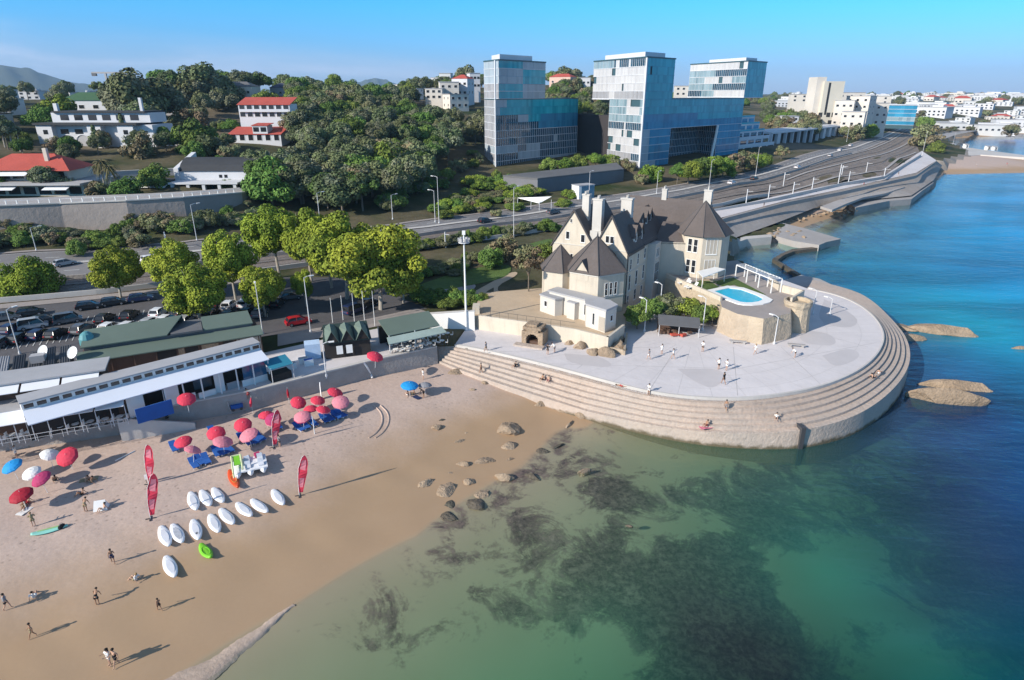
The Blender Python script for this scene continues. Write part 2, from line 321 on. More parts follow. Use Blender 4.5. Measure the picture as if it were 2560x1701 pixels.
def beach_mat():
    m,nt,b=nodes('sand_and_seabed'); geo=N(nt,'ShaderNodeNewGeometry'); P=geo.outputs['Position']
    sep=N(nt,'ShaderNodeSeparateXYZ'); L(nt,P,sep.inputs[0]); z=sep.outputs[2]
    zn=mth(nt,'ADD',z,mth(nt,'MULTIPLY_ADD',nz(nt,P,.12,3.),.9,-.45))
    fine=nz(nt,P,3.5,4.,.75); mid=nz(nt,P,.6,4.,.7)
    dry=mixc(nt,mid,SAND_DRY_A,SAND_DRY_B)
    wet=mixc(nt,nz(nt,P,.16,3.),SAND_WET_A,SAND_WET_B)
    w=mr(nt,zn,.75,1.95); sand=mixc(nt,w,wet,dry)
    sc=N(nt,'ShaderNodeVectorMath',operation='SCALE'); L(nt,sand,sc.inputs[0]); L(nt,mth(nt,'MULTIPLY_ADD',fine,mr(nt,w,0,1,.12,.5),mr(nt,w,0,1,.94,.75)),sc.inputs['Scale'])
    vo=N(nt,'ShaderNodeTexVoronoi',Scale=1.5); L(nt,P,vo.inputs['Vector'])
    trod=nz(nt,P,.09,3.); fp=mth(nt,'MULTIPLY',mr(nt,vo.outputs['Distance'],.1,.3,.30,0.),mth(nt,'MULTIPLY',mr(nt,trod,.4,.6),w))
    sfp=N(nt,'ShaderNodeVectorMath',operation='SCALE'); L(nt,sc.outputs[0],sfp.inputs[0]); L(nt,mth(nt,'SUBTRACT',1.,fp),sfp.inputs['Scale']); sc=sfp
    at=N(nt,'ShaderNodeAttribute',attribute_name='weed'); wz=at.outputs['Fac']
    n1=nz(nt,P,.15,6.,.66,.9); n2=nz(nt,P,.6,5.,.75,.6)
    s=mth(nt,'ADD',mth(nt,'MULTIPLY_ADD',wz,.40,-.60),mth(nt,'MULTIPLY_ADD',n1,.85,mth(nt,'MULTIPLY',n2,.36)))
    n4=nz(nt,P,1.9,5.,.75,.3); s=mth(nt,'ADD',s,mth(nt,'MULTIPLY_ADD',n4,.22,-.11)); msk=mth(nt,'MULTIPLY',mr(nt,s,-.03,.10),mr(nt,n2,.25,.5,.7,1.)); under=mr(nt,z,-.05,.05,1.,0.); msk=mth(nt,'MULTIPLY',msk,under)
    weed=mixc(nt,mr(nt,mth(nt,'MULTIPLY_ADD',n4,.5,mth(nt,'MULTIPLY',n2,.5)),.38,.66),(.030,.018,.022),mixc(nt,nz(nt,P,.22,3.,.6,.5),(.13,.085,.075),(.36,.26,.21)))
    ub=mixc(nt,nz(nt,P,.1,2.),(.30,.25,.165),(.39,.33,.225))
    sb=mixc(nt,under,sc.outputs[0],ub)
    col=mixc(nt,msk,sb,weed); L(nt,col,b.inputs['Base Color'])
    b.inputs['Roughness'].default_value=.85; b.inputs['Specular IOR Level'].default_value=.2
    L(nt,mr(nt,zn,.1,.9,.55,.9),b.inputs['Roughness'])
    bp=N(nt,'ShaderNodeBump',Distance=.12); L(nt,mr(nt,zn,.5,1.8,.03,.3),bp.inputs['Strength'])
    h=mth(nt,'ADD',nz(nt,P,1.1,3.,.65),mth(nt,'MULTIPLY',vo.outputs['Distance'],.5)); L(nt,h,bp.inputs['Height']); L(nt,bp.outputs[0],b.inputs['Normal'])
    return m
SAND_DRY_A=(.47,.355,.295);SAND_DRY_B=(.55,.425,.36);SAND_WET_A=(.375,.25,.15);SAND_WET_B=(.43,.295,.185)
def land_mat():
    m,nt,b=nodes('land'); geo=N(nt,'ShaderNodeNewGeometry'); P=geo.outputs['Position']
    n1=nz(nt,P,.03,5.,.6); n2=nz(nt,P,.35,6.,.7); n3=nz(nt,P,.008,4.)
    c=mixc(nt,mr(nt,n1,.38,.62),(.12,.10,.062),(.035,.05,.018)); c=mixc(nt,mr(nt,n3,.5,.66),c,(.17,.14,.10))
    sc=N(nt,'ShaderNodeVectorMath',operation='SCALE'); L(nt,c,sc.inputs[0]); L(nt,mth(nt,'MULTIPLY_ADD',n2,.9,.55),sc.inputs['Scale']); L(nt,sc.outputs[0],b.inputs['Base Color'])
    b.inputs['Roughness'].default_value=.95; b.inputs['Specular IOR Level'].default_value=.1
    bp=N(nt,'ShaderNodeBump',Strength=.6,Distance=.4); L(nt,n2,bp.inputs['Height']); L(nt,bp.outputs[0],b.inputs['Normal'])
    return m
anyl=INL[Q].any(1)&~fin
finish_terrain('beach',~fin&~anyl,beach_mat()); finish_terrain('ground',fin,land_mat())
finish_terrain('shore_bank',anyl,M('shore_bank_stone',(.33,.285,.24),.9,.5,.25,big=.2,bump=.8,c2=(.24,.20,.17)))
# ---------------------------------------------------------------- sea surface
X2,Y2,nr2,na2=polar(17,9000,330,-66,62,200)
S2=SF(X2,Y2)[:,0]; IN2=inpoly(LANDPOLY,X2,Y2); Q2=gridfaces(nr2,na2)
keep=~(IN2[Q2].all(1)&(LF(X2,Y2)[:,0][Q2].min(1)>1.5)); keep&=~((S2[Q2].min(1)>.6)&~IN2[Q2].any(1))
WC=RBF([G(a,b)+c for a,b,c in [(900,1400,(.10,.125,.062)),(700,1568,(.10,.13,.065)),(1100,1560,(.035,.135,.066)),(1200,1300,(.085,.115,.06)),(1380,1450,(.03,.13,.075)),(1450,1060,(.075,.085,.045)),(1300,1150,(.08,.10,.055)),(1600,1150,(.035,.105,.07)),(1900,1320,(.012,.115,.09)),(2150,1520,(.01,.095,.085)),(2300,1300,(.012,.035,.08)),(2200,1150,(.012,.034,.085)),(2000,1100,(.015,.055,.075)),(2250,950,(.01,.035,.105)),(1800,1540,(.016,.018,.028)),(1600,1450,(.02,.028,.033)),(1720,1480,(.016,.02,.028)),
 (2200,830,(.008,.075,.16)),(2150,700,(.004,.15,.21)),(2250,760,(.003,.16,.21)),(2050,640,(.006,.13,.215)),(1950,590,(.02,.17,.25)),(2250,620,(.008,.115,.24)),(2300,480,(.008,.115,.23)),(2100,520,(.012,.13,.22)),(1980,510,(.10,.15,.20)),(2080,480,(.08,.16,.24)),(1860,540,(.16,.17,.18)),(1800,620,(.006,.05,.17)),(1740,600,(.05,.075,.12)),(1900,640,(.008,.10,.20)),(2300,330,(.01,.06,.26)),(2250,430,(.04,.16,.30)),(2360,420,(.03,.14,.32)),(2140,1400,(.012,.05,.07))]])
WGAIN=2.1
def sea():
    q=Q2[keep]; u,inv=np.unique(q,return_inverse=True); Vv=np.stack([X2[u],Y2[u],np.zeros(len(u))],1); me=npmesh('sea',Vv,inv.reshape(-1,4),sea_mat(),smooth=True)
    c=np.clip(WC(X2[u],Y2[u])*WGAIN,.002,.6).astype(np.float32); at=me.attributes.new('body','FLOAT_COLOR','POINT'); at.data.foreach_set('color',np.c_[c,np.ones(len(u),np.float32)].ravel())
    at=me.attributes.new('depth','FLOAT','POINT'); at.data.foreach_set('value',np.clip(-S2[u],0,9).astype(np.float32))
    o=bpy.data.objects.new('sea',me); COL.objects.link(o); tag(o,kind='structure')
def sea_mat():
    m=bpy.data.materials.new('sea_water'); m.use_nodes=True; nt=m.node_tree; nt.nodes.remove(nt.nodes['Principled BSDF']); out=nt.nodes['Material Output']
    geo=N(nt,'ShaderNodeNewGeometry'); P=geo.outputs['Position']
    bc=N(nt,'ShaderNodeAttribute',attribute_name='body'); dp=N(nt,'ShaderNodeAttribute',attribute_name='depth')
    mp=N(nt,'ShaderNodeMapping'); mp.inputs['Rotation'].default_value=(0,0,.5); mp.inputs['Scale'].default_value=(.35,1,1); L(nt,P,mp.inputs[0]); PV=mp.outputs[0]
    st=nz(nt,PV,.028,4.,.6,.3)
    deepf=mr(nt,dp.outputs['Fac'],1.5,4.,0.,1.)
    k=mth(nt,'MULTIPLY_ADD',mr(nt,st,.35,.68,-.55,.35),deepf,1.)
    sc=N(nt,'ShaderNodeVectorMath',operation='SCALE'); L(nt,bc.outputs['Color'],sc.inputs[0]); L(nt,k,sc.inputs['Scale'])
    dif=N(nt,'ShaderNodeBsdfDiffuse'); L(nt,sc.outputs[0],dif.inputs['Color'])
    tr=N(nt,'ShaderNodeBsdfTransparent'); 
    cb=N(nt,'ShaderNodeCombineColor')
    for i,k_ in enumerate((.27,.085,.15)): L(nt,mth(nt,'POWER',2.718,mth(nt,'MULTIPLY',dp.outputs['Fac'],-k_)),cb.inputs[i])
    L(nt,cb.outputs[0],tr.inputs['Color'])
    d2=mth(nt,'POWER',dp.outputs['Fac'],1.7)
    op=mth(nt,'SUBTRACT',1.,mth(nt,'POWER',2.718,mth(nt,'ADD',mth(nt,'MULTIPLY',d2,-.062),mth(nt,'MULTIPLY',dp.outputs['Fac'],-.05))))
    mx=N(nt,'ShaderNodeMixShader'); L(nt,mth(nt,'MULTIPLY_ADD',op,.93,.02),mx.inputs[0]); L(nt,tr.outputs[0],mx.inputs[1]); L(nt,dif.outputs[0],mx.inputs[2])
    gl=N(nt,'ShaderNodeBsdfGlossy',Roughness=.12); fr=N(nt,'ShaderNodeLayerWeight',Blend=.5)
    h=mth(nt,'ADD',nz(nt,PV,.9,3.,.6),mth(nt,'MULTIPLY',nz(nt,PV,.22,2.,.5),1.6))
    bp=N(nt,'ShaderNodeBump',Distance=.25); L(nt,mr(nt,dp.outputs['Fac'],.1,3.,.08,.55),bp.inputs['Strength']); L(nt,h,bp.inputs['Height'])
    L(nt,bp.outputs[0],gl.inputs['Normal']); L(nt,bp.outputs[0],fr.inputs['Normal'])
    m2=N(nt,'ShaderNodeMixShader'); L(nt,mth(nt,'MULTIPLY_ADD',mth(nt,'POWER',fr.outputs['Facing'],5.),.75,.02),m2.inputs[0]); L(nt,mx.outputs[0],m2.inputs[1]); L(nt,gl.outputs[0],m2.inputs[2]); L(nt,m2.outputs[0],out.inputs['Surface'])
    return m
sea()
# ---------------------------------------------------------------- common materials
m_plaza=M('pale_concrete',(.63,.585,.58),.75,.35,.09,spec=.3,big=.10,bump=.15)
m_step=M('step_stone',(.50,.405,.34),.85,.9,.13,big=.12,bump=.5,c2=(.43,.36,.31))
m_wall=M('seawall_concrete',(.36,.325,.30),.85,.7,.15,big=.15,bump=.4)
m_coping=M('coping',(.52,.49,.46),.8,1.,.08)
m_asph=M('asphalt',(.10,.095,.10),.85,.6,.15,big=.2,bump=.2)
m_asph2=M('worn_asphalt',(.20,.19,.19),.85,.3,.12,big=.2,bump=.2)
m_pave=M('paving',(.33,.29,.27),.85,.8,.1,big=.12,bump=.2)
m_white=M('white_paint',(.80,.79,.77),.6,1.,.04,big=.05)
m_line=M('road_paint',(.6,.6,.58),.7,1.5,.15)
m_ballast=M('track_ballast',(.23,.19,.165),.95,1.8,.3,big=.25,bump=.8)
m_steel=M('rail_steel',(.28,.25,.23),.45,1.,.1,metal=.6)
m_pole=M('pale_pole',(.62,.62,.63),.5,1.,.05)
m_dark=M('dark_metal',(.06,.06,.065),.5,1.,.1)
m_rock=M('rock',(.40,.30,.21),.9,1.1,.3,big=.2,bump=1.,c2=(.29,.215,.15))
m_rockd=M('wet_rock',(.17,.135,.10),.7,1.3,.35,big=.25,bump=1.,c2=(.09,.08,.06))
m_cliff=M('ochre_cliff',(.50,.41,.30),.9,.6,.2,big=.2,bump=.9,c2=(.40,.32,.24))
m_cream=M('cream_render',(.575,.505,.41),.8,.5,.08,big=.12,bump=.1)
_nt=m_cream.node_tree; _b=_nt.nodes['Principled BSDF']; _src=_b.inputs['Base Color'].links[0].from_socket
_g=N(_nt,'ShaderNodeNewGeometry'); _mp=N(_nt,'ShaderNodeMapping'); _mp.inputs['Scale'].default_value=(1,1,.09); L(_nt,_g.outputs['Position'],_mp.inputs[0])
_st=N(_nt,'ShaderNodeTexNoise',Scale=1.6,Detail=4.,Roughness=.7); L(_nt,_mp.outputs[0],_st.inputs['Vector']); _ra=N(_nt,'ShaderNodeMapRange'); _ra.inputs['From Min'].default_value=.5; _ra.inputs['From Max'].default_value=.72; _ra.inputs['To Min'].default_value=0.; _ra.inputs['To Max'].default_value=.55; L(_nt,_st.outputs['Fac'],_ra.inputs['Value'])
_mx=N(_nt,'ShaderNodeMix',data_type='RGBA'); L(_nt,_ra.outputs[0],_mx.inputs['Factor']); L(_nt,_src,_mx.inputs['A']); _mx.inputs['B'].default_value=(.40,.34,.28,1); L(_nt,_mx.outputs['Result'],_b.inputs['Base Color'])
m_lawn=M('lawn',(.085,.135,.032),.95,1.2,.25,big=.25,bump=.5)
m_path=M('sandy_path',(.48,.37,.26),.9,.8,.1,big=.12,bump=.2)
m_slabc=M('weathered_slab',(.37,.345,.33),.85,.35,.13,big=.16,bump=.4)
def struct(o): return tag(o,kind='structure')
def strip(name,up,lo,off,mat,n=160,m=7,zl=None):
    """draped ribbon between two pixel polylines"""
    def W(p): q=on(p[0],p[1]) if len(p)==2 else Vector((*G(*p),p[2])); return (q.x,q.y)
    A=resamp([W(p) for p in up],n); B=resamp([W(p) for p in lo],n); t=np.linspace(0,1,m)[None,:,None]
    P=(A[:,None]*(1-t)+B[:,None]*t).reshape(-1,2)
    z=LF(P[:,0],P[:,1])[:,0]+off
    if zl: f=np.linspace(0,1,n)[:,None]; z=((zl[0]*(1-f)+zl[1]*f)*(1-t[:,:,0])+(zl[2]*(1-f)+zl[3]*f)*t[:,:,0]).reshape(-1)
    me=npmesh(name,np.c_[P,z],gridfaces(n,m),mat,smooth=True); o=bpy.data.objects.new(name,me); COL.objects.link(o)
    return struct(o),A,B
def lerpline(A,B,t): return A*(1-t)+B*t
def ribbon(name,C,w,off,mat,dash=None,parent=None):
    C=np.asarray(C); d=np.gradient(C,axis=0); l=np.linalg.norm(d,axis=1,keepdims=True); nrm=np.c_[-d[:,1],d[:,0]]/l
    a=C+nrm*w/2; b=C-nrm*w/2; za=LF(C[:,0],C[:,1])[:,0]+off
    mb=MB()
    for i in range(len(C)-1):
        if dash and (i%dash[0])>=dash[1]: continue
        mb.poly([(a[i][0],a[i][1],za[i]),(b[i][0],b[i][1],za[i]),(b[i+1][0],b[i+1][1],za[i+1]),(a[i+1][0],a[i+1][1],za[i+1])])
    return mb
# ---------------------------------------------------------------- roads, railway, promenade
RU=[(-420,592),(-200,588),(0,583),(230,573),(400,560),(560,545),(898,519),(1143,487),(1300,464),(1480,441),(1640,415),(1769,386),(1885,348),(2066,298)]
RL=[(-420,672),(-200,668),(0,655),(230,638),(400,618),(560,597),(923,552),(1143,520),(1300,500),(1480,474),(1654,439),(1841,392),(1966,354),(2100,295)]
TL=[(-420,720),(-200,714),(0,700),(230,680),(400,660),(600,630),(936,582),(1143,552),(1280,530),(1480,505),(1654,479),(1785,454),(1935,420),(2038,404),(2122,354)]
_,RA,RB=strip('coast_road',RU,RL,.10,m_asph2,260,9)
_,TA,TB=strip('railway_bed',RL,TL,.07,m_ballast,260,9)
mb=MB()
for t in(.04,.96):
    q=ribbon('k',lerpline(RA,RB,t),1.6 if t<.5 else 1.2,.2,None); mb.add(q.v,q.f)
struct(mb.build('pavement',m_pave))
mb=MB()
q=ribbon('med',lerpline(RA,RB,.5),1.8,.22,None); mb.add(q.v,q.f); struct(mb.build('median_strip',m_coping))
mb=MB()
C=resamp(lerpline(RA,RB,.28),500)
q=ribbon('d',C,.28,.125,None,(4,2)); mb.add(q.v,q.f)
C=resamp(lerpline(RA,RB,.74),500); q=ribbon('d',C,.28,.125,None,(4,2)); mb.add(q.v,q.f)
for t in(.1,.45,.555,.9):
    q=ribbon('e',lerpline(RA,RB,t),.2,.125,None); mb.add(q.v,q.f)
struct(mb.build('road_markings',m_line))
mb=MB()
for t in(.2,.33,.62,.75):
    C=lerpline(TA,TB,t); q=ribbon('r',C,.16,.24,None); mb.add(q.v,q.f)
struct(mb.build('railway_track',m_steel))
mb=MB()
for t in(.07,.48,.9):
    C=lerpline(TA,TB,t)[120:250]; q=ribbon('p',C,1.3,.3,None); mb.add(q.v,q.f)
struct(mb.build('platform_edge',m_slabc))
mb=MB()
for t in(.265,.685):
    q=ribbon('s',lerpline(TA,TB,t),2.7,.11,None); mb.add(q.v,q.f)
struct(mb.build('track_sleepers',M('sleeper_band',(.21,.18,.16),.9,2.5,.3,bump=.6)))
# low boundary walls along the track (each a wall of its own)
def lowwall(name,C,h,w,label,mat,zb=-.4):
    C=np.asarray(C); d=np.gradient(C,axis=0); n=np.c_[-d[:,1],d[:,0]]/np.linalg.norm(d,axis=1,keepdims=True); a=C+n*w/2;b=C-n*w/2
    z=LF(C[:,0],C[:,1])[:,0]; mb=MB(); vs=[];fs=[]
    for i in range(len(C)): vs+=[(*a[i],z[i]+zb),(*a[i],z[i]+h),(*b[i],z[i]+h),(*b[i],z[i]+zb)]
    for i in range(len(C)-1):
        for k in range(3): fs.append([i*4+k,i*4+k+1,i*4+4+k+1,i*4+4+k])
    fs+=[[0,1,2,3],[len(vs)-1,len(vs)-2,len(vs)-3,len(vs)-4]]
    mb.add(vs,fs); o=mb.build(name,mat); return tag(o,label,'wall')
lowwall('track_wall',lerpline(TA,TB,.03)[:150],.9,.4,'low grey wall between the coast road and the railway',m_wall)
lowwall('track_wall',lerpline(TA,TB,.97)[:128],1.0,.35,'low pale wall between the railway and the car park',m_coping)
_,PA_,PB_=strip('promenade',[(1500,508),(1654,483),(1785,458),(1935,424),(2038,407),(2122,358)],[(1540,535),(1669,507),(1810,470),(1935,445),(2110,407),(2158,373)],.14,m_plaza,120,5,(6.6,8.6,6.2,7.0))
strip('parking_lot',[(-420,755),(-200,740),(0,712),(362,676),(640,640),(850,640),(930,690)],[(-420,905),(-200,880),(0,852),(170,838),(640,772),(800,747),(985,712)],.06,m_asph,120,9)
strip('forecourt',[(640,772),(800,747),(960,712)],[(640,800),(800,768),(1000,725)],.12,m_pave,40,4)
strip('footpath',[(-420,742),(-200,728),(0,703),(362,668),(640,630)],[(-420,756),(-200,741),(0,713),(362,677),(640,641)],.12,m_pave,80,3)
# parking bay lines
mb=MB()
for t in(.32,.62):
    U=resamp([tuple(on(*p))[:2] for p in [(-200,800+60*t),(0,712+140*t),(362,676+120*t),(640,640+130*t)]],60)
    for i in range(0,58):
        a=U[i]; d=U[i+1]-U[i]; d/=np.linalg.norm(d); n=np.array([-d[1],d[0]]); z=ground(*a)+.085
        p=[a-n*2.2-d*.06,a-n*2.2+d*.06,a+n*2.2+d*.06,a+n*2.2-d*.06]; mb.poly([(q[0],q[1],z) for q in p])
struct(mb.build('parking_markings',m_line))
# promenade behind the seawall
SW=resamp(SEAWALL,120); d=np.gradient(SW,axis=0); nrm=np.c_[-d[:,1],d[:,0]]/np.linalg.norm(d,axis=1,keepdims=True)
mb=MB(); vs=[];fs=[]
for i in range(len(SW)):
    a=SW[i]; w=nrm[i]; vs+=[(a[0],a[1],1.5),(a[0]+w[0]*.25,a[1]+w[1]*.25,5.35),(a[0]+w[0]*1.9,a[1]+w[1]*1.9,5.35),(a[0]+w[0]*1.9,a[1]+w[1]*1.9,1.5)]
for i in range(len(SW)-1): fs+=[[i*4+k,i*4+k+1,i*4+5+k,i*4+4+k] for k in range(3)]
mb.add(vs,fs); sw=mb.build('seawall',m_wall); tag(sw,'long grey concrete seawall between the sand and the beach restaurants','wall')
mb=MB(); vs=[];fs=[]
for i in range(len(SW)):
    a=SW[i]; w=nrm[i]
    for o,z in((.16,5.352),(.16,5.53),(.9,5.53),(.9,5.352)): vs.append((a[0]+w[0]*o,a[1]+w[1]*o,z))
for i in range(len(SW)-1): fs+=[[i*4+k,i*4+(k+1)%4,i*4+4+(k+1)%4,i*4+4+k] for k in range(4)]
mb.add(vs,fs); mb.build('coping',m_coping,sw,off=(0,0,0))
SWIN=SW+nrm*.9
vs=[];fs=[];mb=MB()
for i in range(len(SW)):
    for t in(0,1.5,3,6,12): p=SWIN[i]+nrm[i]*t; vs.append((p[0],p[1],5.37))
for i in range(len(SW)-1): fs+=[[i*5+k,i*5+k+1,i*5+6+k,i*5+5+k] for k in range(4)]
mb.add(vs,fs); struct(mb.build('beach_promenade',m_plaza))
# stone ramp block by the seawall
def rampwall():
    t=thing('beach_ramp','grey concrete ramp running down the seawall to the sand','ramp',(*G(420,975,2.8),2.7))
    a=np.array(G(285,1004,2.8)); b=np.array(G(452,975,2.8)); d=(b-a)/np.linalg.norm(b-a); n=np.array([d[1],-d[0]])
    mb=MB(); p=[a,b,b+n*1.4,a+n*1.4]; mb.prism([tuple(q) for q in p],1.8,[5.3,3.0,3.0,5.3]); mb.build('ramp_body',m_wall,t)
    mb=MB(); q=[a+n*1.25,b+n*1.25,b+n*1.45,a+n*1.45]; mb.prism([tuple(x) for x in q],1.8,[5.9,3.5,3.5,5.9]); mb.build('parapet',m_coping,t)
rampwall()
# ---------------------------------------------------------------- plaza with stepped edge
n=150
A=resamp(smooth_poly(PIN,3),n)
B=resamp(smooth_poly([p for p in POUT],3),n)
s=np.linspace(0,1,n)
ztop=np.interp(s,[0,.05,.11,.19,.27,.4,.55,1],[2.9,2.6,2.0,1.35,1.7,2.6,3.1,3.2])   # height of the lowest tread
B2=B+(A-B)*.06
vs=[];fs=[];mb=MB(); NS=6
prof=[]
for k in range(NS+1):
    f=k/NS; prof.append((f,))
rows=[]
for i in range(n):
    row=[]
    a=A[i]; b=B2[i]
    for k in range(NS+1):
        f=.04+.96*k/NS; p=a*(1-f)+b*f if k else a
        zt=5.0-(5.0-ztop[i])*(k/NS)
        if k==0: row.append((a[0],a[1],5.0)); 
        else:
            f0=.04+.96*(k-1)/NS if k>1 else .06
            p0=a*(1-f0)+b*f0
            if k==1: row[-1]=(p0[0],p0[1],5.0)
            else: pass
            row.append((p0[0],p0[1],zt)); row.append((p[0],p[1],zt))
    row.append((B[i][0],B[i][1],-3.0)); rows.append(row)
k=len(rows[0]); 
for r in rows: vs+=r
for i in range(n-1):
    for j in range(k-1): fs.append([i*k+j,i*k+j+1,(i+1)*k+j+1,(i+1)*k+j])
_nt=m_step.node_tree; _b=_nt.nodes['Principled BSDF']; _src=_b.inputs['Base Color'].links[0].from_socket
_g=N(_nt,'ShaderNodeNewGeometry'); _sp=N(_nt,'ShaderNodeSeparateXYZ'); L(_nt,_g.outputs['Position'],_sp.inputs[0])
_zn=mth(_nt,'ADD',_sp.outputs[2],mth(_nt,'MULTIPLY_ADD',nz(_nt,_g.outputs['Position'],.5,4.,.65),1.6,-.8))
_wet=mixc(_nt,mr(_nt,_zn,.1,.75),(.13,.105,.065),_src); L(_nt,_wet,_b.inputs['Base Color'])
mb.add(vs,fs); struct(mb.build('stepped_terrace',m_step))
mb=MB(); inner=[tuple(r[0]) for r in rows]
pl=[(p[0],p[1]) for p in inner]+[G(1795,642,5),G(1690,603,5),G(1560,640,5),G(1400,740,5),G(1085,742,5)]
mb.prism(pl,3.,4.99); struct(mb.build('plaza',m_plaza))
# pale rim on the plaza edge
mb=MB(); vs=[];fs=[]
for i in range(n):
    a=np.array(rows[i][0][:2]); b=B2[i]; u=(a-b)/np.linalg.norm(a-b)
    p,q=a+u*-.02,a+u*.5
    vs+=[(p[0],p[1],4.7),(p[0],p[1],5.1),(q[0],q[1],5.1),(q[0],q[1],4.7)]
for i in range(n-1): fs+=[[i*4+j,i*4+j+1,i*4+5+j,i*4+4+j] for j in range(3)]
mb.add(vs,fs); struct(mb.build('plaza_kerb',m_coping))
def notch():
    m=MB(); x,y=G(1846,1022,.8); t=np.array([x,y]); c=np.array([34.,95.]); d=(c-t)/np.linalg.norm(c-t); n_=np.array([-d[1],d[0]]); m.prism([tuple(t-d*.12-n_*.28),tuple(t-d*.12+n_*.28),tuple(t+d*1.4+n_*.28),tuple(t+d*1.4-n_*.28)],-2.5,3.0); tag(m.build('drain_chute',m_dark),'dark drain chute notched into the round terrace wall','chute')
notch()
# expansion joints / worn patches on the plaza as thin sheets
mb=MB()
for (a,b,w) in [((1120,812),(1530,800),.05),((1500,895),(1560,800),.04),((1700,912),(1690,800),.04),((1890,885),(1800,800),.04),((1330,850),(1400,800),.04),((2000,800),(1850,760),.04),((1240,838),(1700,850),.04),((1700,850),(2020,790),.04)]:
    p=np.array(G(*a,4.99));q=np.array(G(*b,4.99)); d=(q-p)/np.linalg.norm(q-p); nn=np.array([-d[1],d[0]])*w
    mb.poly([(*(p-nn),4.996),(*(q-nn),4.996),(*(q+nn),4.996),(*(p+nn),4.996)])
cc=np.array(G(1600,770,4.99))
for k in range(26):
    a=inner[int(k*(n-1)/25)][:2]; p=np.array(a)*.985+cc*.015; q=np.array(a)*.25+cc*.75
    if q[1]>p[1]+22: continue
    d=(q-p)/np.linalg.norm(q-p); nn=np.array([-d[1],d[0]])*.018; mb.poly([(*(p-nn),4.9955),(*(q-nn),4.9955),(*(q+nn),4.9955),(*(p+nn),4.9955)])
for f in(.12,.3):
    R_=[np.array(r[0][:2])*(1-f)+cc*f for r in rows]
    for a,b in zip(R_[20:-1],R_[21:]):
        d=(b-a)/max(np.linalg.norm(b-a),1e-6); nn=np.array([-d[1],d[0]])*.018; mb.poly([(*(a-nn),4.9957),(*(b-nn),4.9957),(*(b+nn),4.9957),(*(a+nn),4.9957)])
struct(mb.build('plaza_joints',M('joint',(.45,.425,.42),.9)))
mb=MB()
for pl in ([(1900,690),(1985,735),(1960,760),(1880,742)],[(1850,760),(1920,770),(1930,800),(1840,790)],[(1560,850),(1680,850),(1650,900),(1600,880)],[(1895,820),(1960,800),(1990,822),(1925,850)],[(1300,815),(1390,822),(1420,850),(1310,838)]):
    mb.poly([(*G(*p,4.99),4.999) for p in smooth_poly(pl+[pl[0]],2)[:-1]])
struct(mb.build('plaza_patches',M('darker_concrete',(.53,.49,.485),.7,.4,.06)))
# ---------------------------------------------------------------- quay blocks on the right-hand coast
def quay(name,pts,z,label,mat,z0=-4.,cat='quay'):
    mb=MB(); mb.prism([G(*p,z) for p in pts],(z-.8 if name=='coast_slab' else z0),z)
    o=mb.build(name,mat); return tag(o,label,cat)
quay('pier',[(1780,654),(1846,634),(1889,643),(1950,672),(2001,698.5),(1960,703),(1925,689.5),(1850,671),(1800,676)],1.9,'low pale concrete pier behind the pool terrace pointing out to sea',m_slabc,cat='pier')
mb=MB()
for k in range(3):
    a=[(1889+k*14,686+k*4.5),(1962+k*14,680+k*6.5)]
quay('pier_apron',[(1929,690),(1966,684),(2003,699),(1954,707.5)],1.2,'lower landing step at the tip of the pier',m_step,cat='step')
quay('rock_platform',[(1664,531),(1720,514),(1779,508),(1860,528),(1938,551),(1905,558),(1888,565),(1830,556),(1776,541),(1712,547),(1664,575)],1.8,'broad flat stone platform at the foot of the chateau beside the sea pool',m_slabc,cat='platform')
quay('sea_pool_rim',[(1662,572),(1690,553),(1718,545),(1776,540),(1779,546),(1722,551),(1698,559),(1672,580)],2.3,'curved pale rim wall of the natural sea pool below the chateau',m_coping,cat='wall')
quay('sea_pool_wall',[(1780,597),(1800,585),(1826,574),(1889,568),(1891,571),(1830,579),(1805,589),(1792,600),(1846,632),(1838,634)],.9,'dark angled barrier wall closing the natural sea pool',m_rockd,cat='wall')
quay('coast_slab',[(1891,476),(1935,460),(1978,445),(2040,437),(2086,431),(2040,446),(1990,455),(1950,470),(1918,484)],4.6,'raised pale concrete deck jutting over the sand of the far cove',m_slabc,cat='deck')
quay('breakwater',[(1951,466),(1990,443),(2040,434),(2085,432),(2135,409),(2152,421),(2125,440),(2101,459),(2050,463),(1972,479)],2.4,'long low grey breakwater along the far cove',m_slabc,cat='breakwater')
0 and quay('shore_ramp',[(1560,545),(1669,509),(1810,473),(1935,448),(1890,478),(1790,508),(1700,530),(1664,545)],3.6,'sloping grey stone revetment under the far promenade',m_wall,cat='revetment')
quay('far_jetty',[(2160,345),(2215,338),(2270,346),(2362,358),(2420,362),(2420,366),(2362,363),(2260,357),(2170,362)],2.6,'pale jetty at the far beach with small huts on it',m_coping,cat='jetty')
# far shore strip and sand spit promenade
strip('revetment',[(1600,540),(1669,508),(1810,471),(1935,446),(2110,408),(2158,374)],[(1655,562),(1700,547),(1786,518),(1890,482),(1990,469),(2098,461),(2150,424),(2170,388)],.16,M('revetment_stone',(.36,.325,.30),.9,.35,.18,big=.18,bump=.6,c2=(.30,.26,.23)),120,7,(6.25,7.0,2.5,3.3))
strip('far_shore_path',[(2066,298),(2110,318),(2170,310),(2260,298),(2400,288)],[(2100,312),(2150,331),(2180,320),(2260,306),(2400,295)],.2,m_slabc,60,3)
